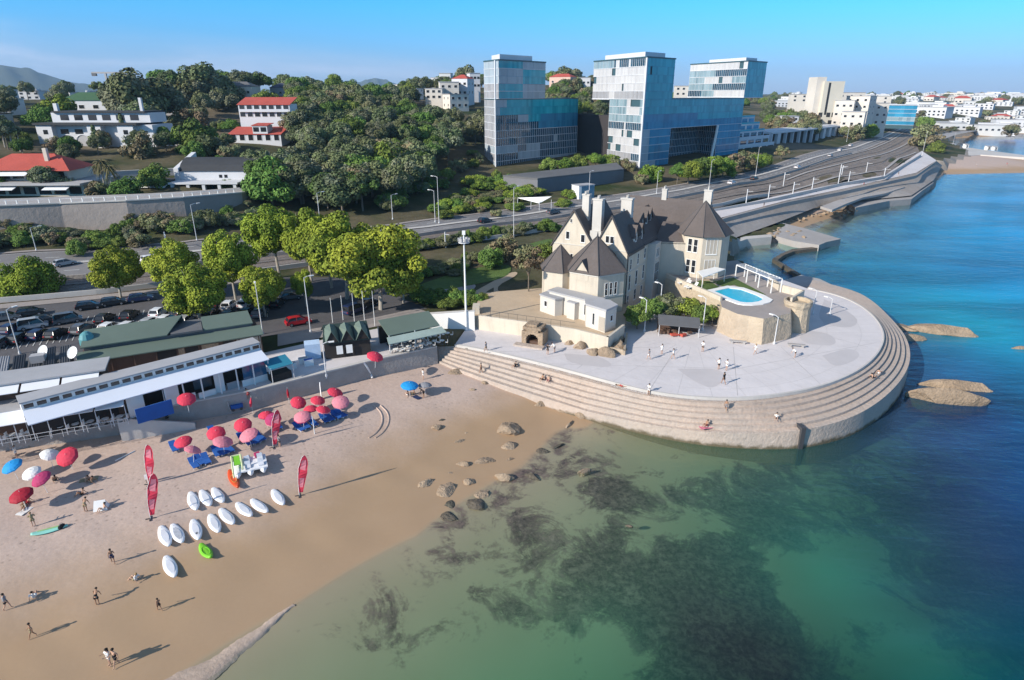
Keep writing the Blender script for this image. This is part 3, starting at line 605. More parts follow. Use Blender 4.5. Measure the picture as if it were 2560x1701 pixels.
# ---------------------------------------------------------------- rocks
def rockmesh(seed,n=10,flat=.5,mat=None):
    rs=np.random.default_rng(seed); bm=bmesh.new(); bmesh.ops.create_icosphere(bm,subdivisions=3,radius=1)
    ph=rs.uniform(0,6.28,(6,3)); fr=rs.uniform(1.,3.2,(6,3))
    pl=[Vector(rs.normal(size=3)).normalized() for _ in range(9)]; dd=rs.uniform(.55,.9,9)
    for v in bm.verts:
        c=v.co.copy()
        for p,d in zip(pl,dd):
            k=c.dot(p)
            if k>d: c-=p*(k-d)
        s=1+sum(.05*math.sin(fr[i][0]*c.x+ph[i][0])*math.sin(fr[i][1]*c.y+ph[i][1])*math.cos(fr[i][2]*c.z+ph[i][2]) for i in range(6))
        c*=s; c+=Vector(rs.normal(size=3))*.018; c.z*=flat; v.co=c
    me=bpy.data.meshes.new('rock'); bm.to_mesh(me); bm.free(); me.materials.append(mat or m_rock); return me
ROCKS=[rockmesh(i,mat=m_rock,flat=.5+.15*(i%3)) for i in range(6)]; ROCKD=[rockmesh(20+i,mat=m_rockd,flat=.4) for i in range(4)]
def rock(px,py,w,asp,label,rot=0.,dark=False,h=1.,sink=.25,group=None,z=None):
    """w: width in photo pixels"""
    p=on(px,py) if z is None else Vector((*G(px,py,z),z)); D=(p-Vector((0,0,CAMH))).length; r=w*D/F/2
    o=bpy.data.objects.new('rock',random.choice(ROCKD if dark else ROCKS)); COL.objects.link(o); o.location=(p.x,p.y,p.z-sink*r*.3); o.scale=(r,r*asp,r*h); o.rotation_euler=(0,0,rot)
    return tag(o,label,'rock',group)
c6=lambda x,y:(792.8+x*.30571,719.1+y*.30571)
for (x,y,w,asp,rot,lab,dk) in [(1235,885,160,1.0,.3,'rounded tan boulder on the wet sand nearest the stone steps',0),(1240,1010,105,.8,.1,'wedge shaped boulder on the wet sand below the largest tan boulder',0),(1060,1125,140,.5,.25,'oblong pale boulder lying in the middle of the wet sand',0),(895,1150,90,.5,-.1,'low cracked rock left of the oblong pale boulder',0),
 (765,1335,160,1.0,.2,'biggest rough boulder at the lower group by the waterline',0),(610,1290,140,.55,.5,'flat broken slab left of the biggest rough boulder',0),(945,1285,90,.8,-.6,'small upright stone above the twin boulders at the waterline',0),(1040,1370,110,.9,-.4,'upper one of the twin boulders at the waterline',0),(990,1450,150,.8,-.2,'lower wet one of the twin boulders at the waterline',1),(1215,1255,160,.4,-.2,'long tapered rock lying just above the waterline',0),(1420,1240,130,.3,-.5,'thin ridge of rock half in the shallow water',1),
 (705,870,85,.7,.6,'worn tan rock on the sand nearest the blue beach parasol',0),(735,815,45,.6,.3,'little dark rock above the worn tan rock',1),(865,975,90,.4,.3,'low rock spit in the middle of the wet sand',0),(920,913,35,.6,0,'smallest pebble like rock on the wet sand',0),(1255,1110,55,.5,.5,'small pale stone right of the oblong boulder',0),(800,1215,40,.6,0,'small stone above the biggest rough boulder',0),(1500,1050,110,.7,.3,'dark weedy rock at the edge of the sand and water',1),(1620,1010,90,.3,.7,'narrow dark reef ridge running down to the water',1),(1700,850,130,.22,.9,'long thin rock ridge pointing at the steps',0),(1820,1205,120,.22,.4,'pale flat rock breaking the shallow water',0),(790,1450,70,1.3,.0,'tall wet rock below the biggest rough boulder',1),(790,1545,130,.8,.1,'dark weed covered rock in the shallows',1),(970,590,60,.4,.1,'thin stone on the sand near the step corner',0),(850,450,170,.5,.2,'rubble heap at the corner of the steps and the sand',0)]:
    rock(*c6(x,y),w*.30571*1.25,asp,lab,rot,bool(dk),h=.75)
for i,(x,y,w) in enumerate([(1480,700,110),(1590,715,110),(1650,750,90),(1800,790,150),(1905,800,90),(1270,580,50),(1060,540,70)]):
    rock(*c6(x,y),w*.30571,.5,'squared ochre block at the foot of the stone steps',.2-.1*i,False,group='stone blocks along the foot of the steps')
c8=lambda x,y:(1512+x*.3594,405.6+y*.3594)
for (x,y,w,asp,rot,lab) in [(1535,972,230,.42,-.5,'broad smooth tan sea rock touching the end of the round terrace'),(1810,995,420,.28,-.45,'longest tan sea rock off the end of the round terrace'),(1620,1045,190,.3,-.1,'small low sea rock below the broad smooth one'),(1905,1350,420,.2,-.32,'pale tapered reef rock in the dark water right of the terrace'),(1890,1447,500,.14,-.27,'long low reef rock hugging the terrace wall')]:
    rock(*c8(x,y),w*.3594,asp,lab,rot,False,h=.45,sink=.0,z=.12)
rock(2350,803,36,.3,'pale rock tip at the far right edge of the water',-.1,False,h=.5)
rock(1450,1213,22,.5,'small dark rock just breaking the surface of the open shallows',0,True)
# stone ledge along the waterline at the bottom
mb=MB(); U=[(350,1572),(410,1536),(480,1512),(545,1466),(590,1442),(634,1412),(674,1388)]; Lw=[(680,1394),(650,1420),(610,1460),(560,1500),(500,1556),(470,1580),(380,1590)]
top=[];
for p in U+Lw: q=G(*p,.22); top.append(q)
def ledge():
    rs=np.random.default_rng(3); u=resamp([G(*p,.2) for p in U],40); l=resamp([G(*p,.1) for p in Lw[::-1]],40); vs=[];fs=[];m=6
    for i in range(40):
        for j in range(m):
            t=j/(m-1); p=u[i]*(1-t)+l[i]*t; z=.03+.05*math.sin(math.pi*min(max(t,.0),1))**.4+rs.normal()*.012; vs.append((p[0]+rs.normal()*.04,p[1]+rs.normal()*.04,z if 0<j<m-1 else -.15))
    for i in range(39): fs+=[[i*m+j,i*m+j+1,i*m+m+j+1,i*m+m+j] for j in range(m-1)]
    b=MB(); b.add(vs,fs); return b.build('rock_ledge',M('pale_ledge',(.42,.325,.26),.9,1.6,.22,big=.15,bump=.25),smooth=True)
tag(ledge(),'flat rough stone ledge along the waterline at the bottom','ledge')

# parapet and fence of the far promenade, rubble on the stone platform
def edgewall(name,pts,z0,z1,h,w,label,mat):
    P_=resamp([G(p[0],p[1],z0+(z1-z0)*i/(len(pts)-1)) for i,p in enumerate(pts)],90); zz=np.linspace(z0,z1,90); d=np.gradient(P_,axis=0); nn=np.c_[-d[:,1],d[:,0]]/np.linalg.norm(d,axis=1,keepdims=True)*w/2; m=MB(); vs=[];fs=[]
    for i in range(90): a=P_[i]+nn[i];b=P_[i]-nn[i]; vs+=[(*a,zz[i]-.6),(*a,zz[i]+h),(*b,zz[i]+h),(*b,zz[i]-.6)]
    for i in range(89): fs+=[[i*4+k,i*4+k+1,i*4+5+k,i*4+4+k] for k in range(3)]
    m.add(vs,fs); return tag(m.build(name,mat),label,'wall')
edgewall('promenade_parapet',[(1600,540),(1669,508),(1810,471),(1935,446),(2110,408),(2158,374)],6.3,7.1,.75,.4,'low dark parapet along the seaward edge of the far promenade',m_wall)
edgewall('promenade_parapet',[(1560,500),(1654,483),(1785,458),(1935,424),(2038,407),(2122,358)],6.7,8.7,.6,.35,'low pale wall between the far promenade and the railway',m_coping)
rs_=np.random.default_rng(8)
for i in range(26):
    px=rs_.uniform(1685,1860); py=516+ (px-1685)*.1+rs_.uniform(-2,22); rock(px,py,rs_.uniform(7,20),rs_.uniform(.4,.8),'loose boulder scattered on the flat stone platform beside the sea pool',rs_.uniform(0,3),False,h=.8,group='boulders on the stone platform',z=1.75)
for i in range(22):
    t=i/21; px=1790+t*190; py=512-t*33+rs_.uniform(-3,7); rock(px,py,rs_.uniform(5,14),.6,'boulder at the foot of the revetment on the cove sand',rs_.uniform(0,3),False,group='boulders along the cove sand',z=1.1)
for k,(a,b,z) in enumerate([((1889,553),(1930,551),1.35),((1893,559),(1915,558),.9)]):
    pass
# ---------------------------------------------------------------- materials for buildings
m_slate=M('brown_grey_slate',(.118,.098,.091),.75,2.2,.16,big=.12,bump=.25)
m_chim=M('lime_render',(.53,.50,.46),.8,.8,.08,big=.12)
m_win=glass('window_glass',(.022,.024,.028),.1,.7)
m_blind=M('beige_blind',(.42,.37,.31),.8,1.,.08)
m_frame=M('white_frame',(.72,.71,.69),.6,1.,.03)
m_awn=M('white_awning',(.80,.80,.82),.7,.5,.03,big=.05)
m_tar=M('grey_roof_felt',(.13,.13,.135),.85,.7,.12,big=.15)
m_greenroof=M('green_sheet_roof',(.13,.17,.14),.6,.5,.06,big=.1)
m_wood=M('brown_boards',(.105,.062,.045),.8,1.4,.25,big=.15)
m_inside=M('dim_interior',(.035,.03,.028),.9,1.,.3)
m_teal=M('teal_canvas',(.03,.22,.32),.75,.6,.08)
m_blue=M('blue_canvas',(.02,.10,.36),.7,.8,.12)
m_terra=M('red_tile_roof',(.44,.085,.062),.8,1.6,.14,big=.12,bump=.3)
m_darkroof=M('dark_roof',(.045,.047,.052),.8,1.,.12)
m_pool=M('pool_water',(.015,.42,.56),.06,.9,.12,big=.1,spec=.5,bump=.1)
# ---------------------------------------------------------------- helpers
def roofpoly(mb,pts,mi=0,th=.22): mb.slab(pts,th,mi)
class Wall:
    """vertical facade from plan point a to b (outward normal on the right of a->b), gives facade coordinates"""
    def __init__(s,a,b,z0,z1): s.a=np.array(a,float);s.b=np.array(b,float);s.l=np.linalg.norm(s.b-s.a);s.u=(s.b-s.a)/s.l;s.n=np.array([s.u[1],-s.u[0]]);s.z0=z0;s.z1=z1
    def pt(s,t,z,o=0.): p=s.a+s.u*t+s.n*o; return (p[0],p[1],z)
    def rect(s,mb,t0,t1,z0,z1,o,mi=0): mb.poly([s.pt(t0,z0,o),s.pt(t1,z0,o),s.pt(t1,z1,o),s.pt(t0,z1,o)],mi)
    def block(s,mb,t0,t1,z0,z1,o0,o1,mi=0):
        pl=[s.pt(t0,0,o0),s.pt(t1,0,o0),s.pt(t1,0,o1),s.pt(t0,0,o1)]; mb.prism([p[:2] for p in pl],z0,z1,mi)
    def window(s,parent,t,z,w,h,name='window',mat=None,frame=True,nx=1,ny=1,fm=None):
        """one window: glass pane recessed look by a proud frame"""
        fw=min(.09,w*.14); mb=MB()
        for (a,b,c,d) in((t-w/2-fw,t+w/2+fw,z-fw,z),(t-w/2-fw,t+w/2+fw,z+h,z+h+fw),(t-w/2-fw,t-w/2,z,z+h),(t+w/2,t+w/2+fw,z,z+h)): s.block(mb,a,b,c,d,-.05,.06)
        for k in range(1,nx): x=t-w/2+w*k/nx; s.block(mb,x-fw*.4,x+fw*.4,z,z+h,-.05,.05)
        for k in range(1,ny): y=z+h*k/ny; s.block(mb,t-w/2,t+w/2,y-fw*.4,y+fw*.4,-.05,.048)
        s.block(mb,t-w/2-fw*1.6,t+w/2+fw*1.6,z-fw*2,z-fw,-.05,.12)
        wo=mb.build(name,fm or m_frame,parent); mb=MB(); s.rect(mb,t-w/2,t+w/2,z,z+h,.02); 
        po=mb.build('pane',mat or m_win,parent); po.parent=wo; return wo
def gable_wall(mb,w,zeave,zapex,mi=0):
    mb.poly([w.pt(0,w.z0),w.pt(w.l,w.z0),w.pt(w.l,zeave),w.pt(w.l/2,zapex),w.pt(0,zeave)],mi)
def ngon(c,r,n,ph): return [(c[0]+r*math.cos(ph+2*math.pi*i/n),c[1]+r*math.sin(ph+2*math.pi*i/n)) for i in range(n)]
def chimney(parent,c,sx,sy,z0,z1,rz,taper=True,pots=2):
    mb=MB(); mb.box((c[0],c[1],(z0+z1)/2),(sx,sy,z1-z0),rz)
    if taper: mb.box((c[0],c[1],z0+(z1-z0)*.22),(sx*1.45,sy*1.25,(z1-z0)*.44),rz)
    mb.box((c[0],c[1],z1+.12),(sx*1.15,sy*1.15,.26),rz)
    o=mb.build('chimney',m_chim,parent)
    for k in range(pots):
        q=MB(); a=(k-(pots-1)/2)*.6; q.lathe((c[0]+a*math.cos(rz),c[1]+a*math.sin(rz),z1+.24),[(.17,0),(.15,.5),(.19,.55),(.0,.56)],8); p=q.build('chimney_pot',m_terra if False else m_chim,parent); p.parent=o
    return o
# ---------------------------------------------------------------- the chateau
def chateau():
    zb=5.0; base=(20,112,zb)
    T=thing('chateau','cream turreted seaside chateau with steep brown slate roofs and tall chimneys','chateau',base)
    u=np.array([.50,.866]); n=np.array([.866,-.50]); A=np.array([20.0,107.0])
    P=lambda a,b: A+u*a+n*b        # a: along the long flank away from us, b: towards the sea (right)
    ze,za=16.4,22.3
    walls=MB(); roof=MB()
    # two gabled ranges side by side, ridges along u
    W1=[P(0,-6.3),P(0,0),P(14.5,0),P(14.5,-6.3)]; W2=[P(0.3,-14.6),P(.3,-6.3),P(14.5,-6.3),P(14.5,-14.6)]
    walls.prism([tuple(p) for p in W1],zb-1,ze); walls.prism([tuple(p) for p in W2],zb-1,ze)
    g2=Wall(P(0,-6.3),P(0,0),ze,za); walls.poly([g2.pt(0,ze),g2.pt(g2.l,ze),g2.pt(g2.l/2,za)])
    g1=Wall(P(.3,-14.6),P(.3,-6.3),ze,za); walls.poly([g1.pt(0,ze),g1.pt(g1.l,ze),g1.pt(g1.l/2,za+.4)])
    def ridge(b0,b1,a0,a1,z,ov=.35):
        bm_=(b0+b1)/2; sl=(z-ze)/abs(bm_-b0); lo=ze-ov*sl
        for b,s in((b0-ov,-1),(b1+ov,1)):
            roofpoly(roof,[(*P(a0,b),lo),(*P(a1,b),lo),(*P(a1,bm_),z),(*P(a0,bm_),z)] if s>0 else [(*P(a1,b),lo),(*P(a0,b),lo),(*P(a0,bm_),z),(*P(a1,bm_),z)])
    ridge(-6.3,0,-.3,8.2,za); ridge(-14.6,-6.3,0,14.6,za+.4)
    # the right range drops to a lower, longer ridge toward the octagon
    def lowroof(a0,a1,z):
        roofpoly(roof,[(*P(a0,.35),ze-.3),(*P(a1,.35),ze-.3),(*P(a1,-5),z),(*P(a0,-5),z)]); roofpoly(roof,[(*P(a1,-10.5),ze-.3),(*P(a0,-10.5),ze-.3),(*P(a0,-5),z),(*P(a1,-5),z)])
    lowroof(8.2,26,20.6)
    roof.build('main_roof',m_slate,T)
    # rear wing with its own ridge, running towards the sea
    rw=MB(); R0=P(20.5,-10);R1=P(20.5,7);R2=P(32.5,7);R3=P(32.5,-10)
    walls.prism([tuple(p) for p in(R0,R1,R2,R3)],zb-1,15.6)
    rr=MB(); mid=lambda b:P(26.5,b)
    roofpoly(rr,[(*P(20.1,-10.4),15.3),(*P(20.1,7.4),15.3),(*mid(7.4),22.0),(*mid(-10.4),22.0)]); roofpoly(rr,[(*P(32.9,7.4),15.3),(*P(32.9,-10.4),15.3),(*mid(-10.4),22.0),(*mid(7.4),22.0)])
    for b in(-10,7): walls.poly([(*P(20.5,b),15.6),(*P(32.5,b),15.6),(*P(26.5,b),21.8)])
    rr.build('rear_roof',m_slate,T)
    wo=walls.build('wall',m_cream,T)
    # ---- big hexagonal front tower
    c=np.array([14.6,106.2]); r=5.3; ph=math.atan2(-.866,-.5)+math.pi/6-.05
    hx=ngon(c,r,6,ph); mb=MB(); mb.prism(hx,zb-1,14.2); tw=mb.build('front_tower',m_cream,T)
    mb=MB(); hr=ngon(c,r+.45,6,ph); ap=(c[0],c[1],19.4)
    for i in range(6):
        a,b=hr[i],hr[(i+1)%6]; mb.poly([(*a,13.9),(*b,13.9),ap]); 
    mb.poly([(*p,13.9) for p in hr][::-1]); mb.build('tower_roof',m_slate,T).parent=T
    mb=MB()
    for i in range(6): mb.tube((*hr[i],13.93),ap,.09,.07,5)
    mb.lathe(ap,[(.16,-.1),(.12,.2),(.03,.7),(0,.75)],6); mb.build('hip_ridges',m_dark,T)
    # pointed dormer gable on the front face of the tower
    fr=min(range(6),key=lambda i:(hx[i][1]+hx[(i+1)%6][1])); 
    faces=[Wall(hx[i],hx[(i+1)%6],zb,14.2) for i in range(6)]
    # order faces by facing the camera
    vis=[f for f in faces if np.dot(f.n,-(f.a+f.b)/2)>0]
    vis.sort(key=lambda f:np.dot(f.n,SUNXY),reverse=True)
    f=vis[0]; q=MB(); t=f.l*.42
    q.prism([f.pt(t-1.2,0,.05)[:2],f.pt(t+1.2,0,.05)[:2],f.pt(t+1.2,0,-1.6)[:2],f.pt(t-1.2,0,-1.6)[:2]],12.5,14.3); q.poly([f.pt(t-1.2,14.3,.05),f.pt(t+1.2,14.3,.05),f.pt(t,15.9,.05)]); q.build('dormer_gable',m_cream,T)
    q=MB()
    for s in(-1,1): roofpoly(q,[f.pt(t+s*1.45,13.95,.3),f.pt(t+s*1.45,13.95,-1.),f.pt(t,16.1,-2.6),f.pt(t,16.1,.3)],th=.14)
    q.build('dormer_roof',m_slate,T)
    sh=sorted(vis,key=lambda f:f.n[0])[-1]
    for tt in(.32,.5,.68): sh.window(T,sh.l*tt,10.2,.5,2.1,ny=2)
    # ---- small hexagonal turret on the left
    c=np.array([8.6,109.0]); r=3.5; ph2=ph+.1; hx=ngon(c,r,6,ph2); mb=MB(); mb.prism(hx,zb-1,13.3); mb.build('side_turret',m_cream,T)
    mb=MB(); hr=ngon(c,r+.4,6,ph2); ap=(c[0],c[1],17.3)
    for i in range(6): mb.poly([(*hr[i],13.0),(*hr[(i+1)%6],13.0),ap])
    mb.poly([(*p,13.0) for p in hr][::-1]); mb.build('turret_roof',m_slate,T)
    mb=MB()
    for i in range(6): mb.tube((*hr[i],13.03),ap,.08,.05,5)
    mb.build('hip_ridges',m_dark,T)
    # ---- low front annexes
    zt=7.0
    def annex(pl,h,cap,hh=.25):
        mb=MB(); mb.prism(pl,zt-2.5,zt+h); a=mb.build('annex',m_white2,T)
        cx=sum(p[0] for p in pl)/len(pl);cy=sum(p[1] for p in pl)/len(pl); mb=MB(); mb.prism([(cx+(p[0]-cx)*1.07,cy+(p[1]-cy)*1.07) for p in pl],zt+h+.003,zt+h+hh); m=mb.build('annex_roof',m_tarpale,T); m.parent=a; return a
    fa=lambda px,py,z=zt: np.array(G(*CC(px,py),z))
    # central low front range
    p0=fa(845,978);p1=fa(1190,1075); d=(p1-p0)/np.linalg.norm(p1-p0); nn=np.array([-d[1],d[0]])
    f0=Wall(p0,p1,zt,zt+3.6)
    annex([tuple(f0.pt(0,0)[:2]),tuple(f0.pt(f0.l,0)[:2]),tuple(f0.pt(f0.l,0,-2.6)[:2]),tuple(f0.pt(0,0,-2.6)[:2])],3.3,0)
    annex([f0.pt(-1.0,0,1.2)[:2],f0.pt(2.6,0,1.6)[:2],f0.pt(3.2,0,.4)[:2],f0.pt(3.0,0,-1.5)[:2],f0.pt(-1.2,0,-1.5)[:2]],2.7,0)
    annex([f0.pt(4.6,0,.9)[:2],f0.pt(6.2,0,.9)[:2],f0.pt(6.4,0,.003)[:2],f0.pt(4.4,0,.003)[:2]],2.6,0,.18)
    w=Wall(f0.pt(-1.0,0,1.2)[:2],f0.pt(2.6,0,1.6)[:2],0,0); w.window(T,1.4,zt+1.1,.6,.9)
    for tt in(5.4,): f0.window(T,tt,zt+1.0,.5,1.1).location.z+=0
    for tt in(7.8,8.9): f0.window(T,tt,zt+.9,.55,1.8)
    # projecting right-hand annex with a round cornered flat roof
    q0=fa(1130,1100);q1=fa(1278,1150);q2=fa(1362,1108); e=q2-q1; q3=q2+(q2-q1)*.25
    pl=[tuple(q0),tuple(q1),tuple(q2),tuple(q2+(-nn)*0+np.array([-.9,2.4])),tuple(q0+np.array([.2,3.2]))]
    annex(pl,3.4,0,.35)
    wr=Wall(q1,q2,0,0); wr.window(T,wr.l*.55,zt+1.4,.6,.9); wq=Wall(q0,q1,0,0); wq.window(T,wq.l*.4,zt+.6,.35,1.9)
    mb=MB(); wq.block(mb,wq.l*.68,wq.l*.98,zt,zt+2.3,-.05,.06); mb.build('door',m_blind,T)
    # ---- gable windows
    for (t,z,w_,h) in((1.9,17.6,.62,1.15),(2.75,17.6,.62,1.15)): g2.window(T,t+.6,z,w_,h)
    for (t,z,w_,h) in((3.0,17.4,.62,1.3),(3.6,20.4,.3,.6),(3.3,13.2,.45,1.5),(3.9,13.2,.45,1.5),(6.0,17.1,.7,1.3)): g1.window(T,t,z,w_,h)
    # ---- long flank windows, in rough columns
    fl=Wall(P(0,0),P(14.5,0),zb,ze)
    for (t,z,w_,h) in((2.1,12.8,.62,1.8),(5.9,13.0,.6,1.9),(9.6,13.3,.7,1.8),(2.0,9.0,.75,2.7),(5.6,9.2,.75,2.6),(9.4,9.4,.75,2.6),(1.7,6.1,.7,1.9),(5.4,6.4,.9,1.9),(9.0,6.2,.7,1.9)): fl.window(T,t,z,w_,h,ny=2)
    mb=MB(); mb.tube(fl.pt(.25,zb,.12),fl.pt(.25,ze-.3,.12),.09,n=6); mb.build('drainpipe',m_dark,T)
    mb=MB(); mb.tube((*P(0,.42),ze-.42),(*P(14.4,.42),ze-.42),.09,n=5); mb.build('gutter',m_dark,T)
    for zc in(8.6,12.3): mb=MB(); fl.block(mb,0,11.1,zc,zc+.16,-.05,.09); mb.build('string_course',m_white2,T)
    for (wl,zz_) in((g2,16.35),(g1,16.35)): mb=MB(); wl.block(mb,0,wl.l,zz_,zz_+.16,-.05,.09); mb.build('string_course',m_white2,T)
    mb=MB()
    for f_ in faces: f_.block(mb,0,f_.l,10.0-.2,10.0-.02,-.05,.08); f_.block(mb,0,f_.l,13.55,13.75,-.05,.12)
    mb.build('tower_cornice',m_white2,T)
    mb=MB()
    for w_,zz_ in((g2,za),(g1,za+.4)):
        for s_ in(0,1): mb.tube(w_.pt(0 if s_==0 else w_.l,ze-.1,.12),w_.pt(w_.l/2,zz_+.1,.12),.13,n=4)
    mb.build('gable_verge',m_dark,T)
    # ---- shallow bay with the tall mullioned window
    bay=Wall(P(11.2,1.5),P(14.4,1.5),zb,ze-.6); mb=MB(); mb.prism([tuple(P(11.2,0.003)),tuple(P(11.2,1.5)),tuple(P(14.4,1.5)),tuple(P(14.4,0.003))],zb-1,ze-.7); mb.build('bay',m_white2,T)
    bay.window(T,1.6,8.3,2.4,3.6,nx=4,ny=2,mat=m_win); bay.window(T,1.1,13.1,.5,1.6); bay.window(T,2.0,13.1,.5,1.6)
    # ---- octagonal sea tower
    c=np.array([37.2,121.0]); r=4.8; ph=math.radians(-107.7); oc=ngon(c,r,8,ph); mb=MB(); mb.prism(oc,zb-1,17.3); mb.build('sea_tower',m_cream,T)
    mb=MB(); hr=ngon(c,r+.7,8,ph); ap=(c[0]-.3,c[1],23.0)
    for i in range(8): mb.poly([(*hr[i],17.0),(*hr[(i+1)%8],17.0),ap])
    mb.poly([(*p,17.0) for p in hr][::-1]); mb.build('sea_tower_roof',m_slate,T)
    mb=MB()
    for i in range(8): mb.tube((*hr[i],17.03),ap,.09,.05,5)
    mb.build('hip_ridges',m_dark,T)
    of=[Wall(oc[i],oc[(i+1)%8],0,0) for i in range(8)]; vis=[f for f in of if np.dot(f.n,-(f.a+f.b)/2)>0]; vis.sort(key=lambda f:f.n[0])
    KA=min(range(len(vis)),key=lambda i:abs(math.atan2(vis[i].n[1],vis[i].n[0])-math.radians(-130)))
    for k,f in enumerate(vis):
        for z in(9.9,13.9):
            if k==KA:
                for tt in(.33,.64): f.window(T,f.l*tt,z,.72,2.4,ny=2,fm=m_frame)
            elif k==KA+1: f.window(T,f.l*.5,z-.2,2.0,2.8,nx=3,ny=1,mat=m_blind)
    # link wall between bay and octagon
    mb=MB(); a0=P(14.5,0); k=np.array([33.2,118.6]); mb.prism([tuple(a0),tuple(k),tuple(k+u*5),tuple(a0+u*5)],zb-1,15.4); mb.build('link_wall',m_cream,T)
    mb=MB(); roofpoly(mb,[(*a0,15.3),(*k,15.3),(*(k+u*5),18.5),(*(a0+u*5),18.5)]); mb.build('link_roof',m_slate,T)
    # ---- dormers on the right slope
    def dormer(a,b,z,w_,h):
        f=Wall(P(a-w_/2,b),P(a+w_/2,b),0,0); m=MB(); m.prism([f.pt(0,0)[:2],f.pt(w_,0)[:2],f.pt(w_,0,-2.6)[:2],f.pt(0,0,-2.6)[:2]],z,z+h); m.poly([f.pt(0,z+h),f.pt(w_,z+h),f.pt(w_/2,z+h+1.5)]); d=m.build('dormer',m_white2,T)
        m=MB()
        for s in(0,1): roofpoly(m,[f.pt(-.25 if s==0 else w_+.25,z+h-.35,.3),f.pt(-.25 if s==0 else w_+.25,z+h-.35,-3),f.pt(w_/2,z+h+1.75,-3.6),f.pt(w_/2,z+h+1.75,.3)],th=.15)
        rr=m.build('dormer_roof',m_slate,T); rr.parent=d; f.window(T,w_/2,z+.4,.7,1.0)
    dormer(5.2,-.5,16.9,2.0,1.5); dormer(8.4,-.6,16.8,1.9,1.4); dormer(13.2,-2.2,18.0,1.8,1.2); dormer(16.4,-2.4,18.1,1.8,1.2); dormer(19.2,-2.6,18.2,1.8,1.2)
    # ---- chimneys
    az=math.atan2(u[1],u[0])
    chimney(T,P(1.6,-6.4),1.25,1.7,15,24.6,az,True,2); chimney(T,P(3.6,-9.6),1.0,1.3,20,24.9,az,False,3); chimney(T,P(7.9,-3.4),1.2,2.0,17,24.1,az,False,2)
    chimney(T,P(26.5,-2.2),0.8,1.0,19,23.6,az,False,2); chimney(T,P(26.5,6.6),1.05,1.5,13,24.0,az,True,2)
    return T
SUNXY=np.array([-.83,-.557]); m_white2=M('pale_render',(.56,.525,.475),.8,.6,.07,big=.1); m_tarpale=M('pale_flat_roof',(.38,.375,.385),.8,.8,.08)
CC=lambda cx,cy:(1014.1+cx*.2969,424.1+cy*.2969)
chateau()
# ---------------------------------------------------------------- chateau terrace, retaining wall, gate
def terrace():
    T=thing('chateau_terrace','cream retaining wall and terrace that the chateau stands on','terrace',(5,97,5))
    a=np.array(G(1103,726,7.6));c=np.array(G(1262,748,7.6)); e=np.array(G(1324,760,7.4)); f=np.array(G(1402,779,7.4)); g=np.array(G(1439,750,7.4))
    mb=MB(); pl=[tuple(a),tuple(c),tuple(e),tuple(f),tuple(g),(21,108),(9,118),(-6,114),tuple(a+np.array([-1.,2.5]))]
    mb.prism(pl,3.,6.85,0,1); mb.build('retaining_wall',[m_cream,m_path],T)
    mb=MB()
    for p,q in((a,c),(c,e),(e,f),(f,g)):
        w=Wall(p,q,0,0); w.block(mb,0,w.l,6.853,7.5,-.35,.04)
    mb.build('parapet',m_cream,T)
    mb=MB()
    for p,q in((a,c),(c,e)):
        w=Wall(p,q,0,0)
        for k in range(int(w.l/1.6)): mb.tube(w.pt(.5+k*1.6,7.5,-.15),w.pt(.5+k*1.6,8.5,-.15),.03,n=4)
        mb.tube(w.pt(0,8.5,-.15),w.pt(w.l,8.5,-.15),.03,n=4)
    mb.build('railing',m_dark,T)
terrace()
def gatehouse():
    x,y=G(1228,790,5); T=thing('stone_grotto','ruined stone arch grotto against the cream retaining wall','grotto',(x,y,5)); w=Wall(G(1202,793,5),G(1250,800,5),5,9)
    mb=MB(); d=2.6; ws=[(0,.75),(w.l-.75,w.l)]
    for a,b in ws: w.block(mb,a,b,4.9,7.2,-d,0)
    # arch ring
    n=8; 
    for k in range(n):
        a0=math.pi*k/n;a1=math.pi*(k+1)/n; R=w.l/2-.75; 
        q=[(w.l/2+R*math.cos(a0),6.2+R*.7*math.sin(a0)),(w.l/2+R*math.cos(a1),6.2+R*.7*math.sin(a1))]
        mb.prism([w.pt(q[1][0],0,0)[:2],w.pt(q[0][0],0,0)[:2],w.pt(q[0][0],0,-d)[:2],w.pt(q[1][0],0,-d)[:2]],min(q[0][1],q[1][1]),7.6)
    w.block(mb,.2,w.l-.3,7.6,8.0,-d,.1); w.block(mb,.7,w.l-1.1,8.003,8.35,-d*.8,-.3); mb.build('arch',m_rock,T)
    mb=MB(); w.block(mb,.8,w.l-.8,4.95,7.2,-d-.1,-d+.3); w.block(mb,.75,w.l-.75,4.95,5.5,-d+.3,-.6); mb.build('rubble_fill',m_wood,T)
    mb=MB(); w.block(mb,-.9,w.l+.4,4.9,5.25,.003,1.3); mb.build('step',m_step,T)
gatehouse()
# rockery under the terrace corner
for i,(x,y,w_) in enumerate([(1005,1195,110),(1090,1225,130),(1190,1265,150),(1290,1285,170),(1380,1240,150),(1400,1180,120),(1330,1220,110)]):
    px,py=CC(x,y); rock(px,py+13,w_*.2969,.7,'ochre rockery boulder below the corner of the chateau terrace',i*.7,False,h=1.35,group='rockery boulders under the chateau terrace')
def rockery_wall():
    w=Wall(G(*CC(1130,1262),5),G(*CC(1435,1330),5),0,0); mb=MB(); w.block(mb,0,w.l,4.9,5.75,-.3,0); w2=Wall(G(*CC(1435,1330),5),G(*CC(1455,1190),5),0,0); w2.block(mb,.003,w2.l,4.9,5.75,-.3,0); tag(mb.build('rockery_wall',m_cliff),'short cream stone kerb wall round the rockery','wall')
rockery_wall()
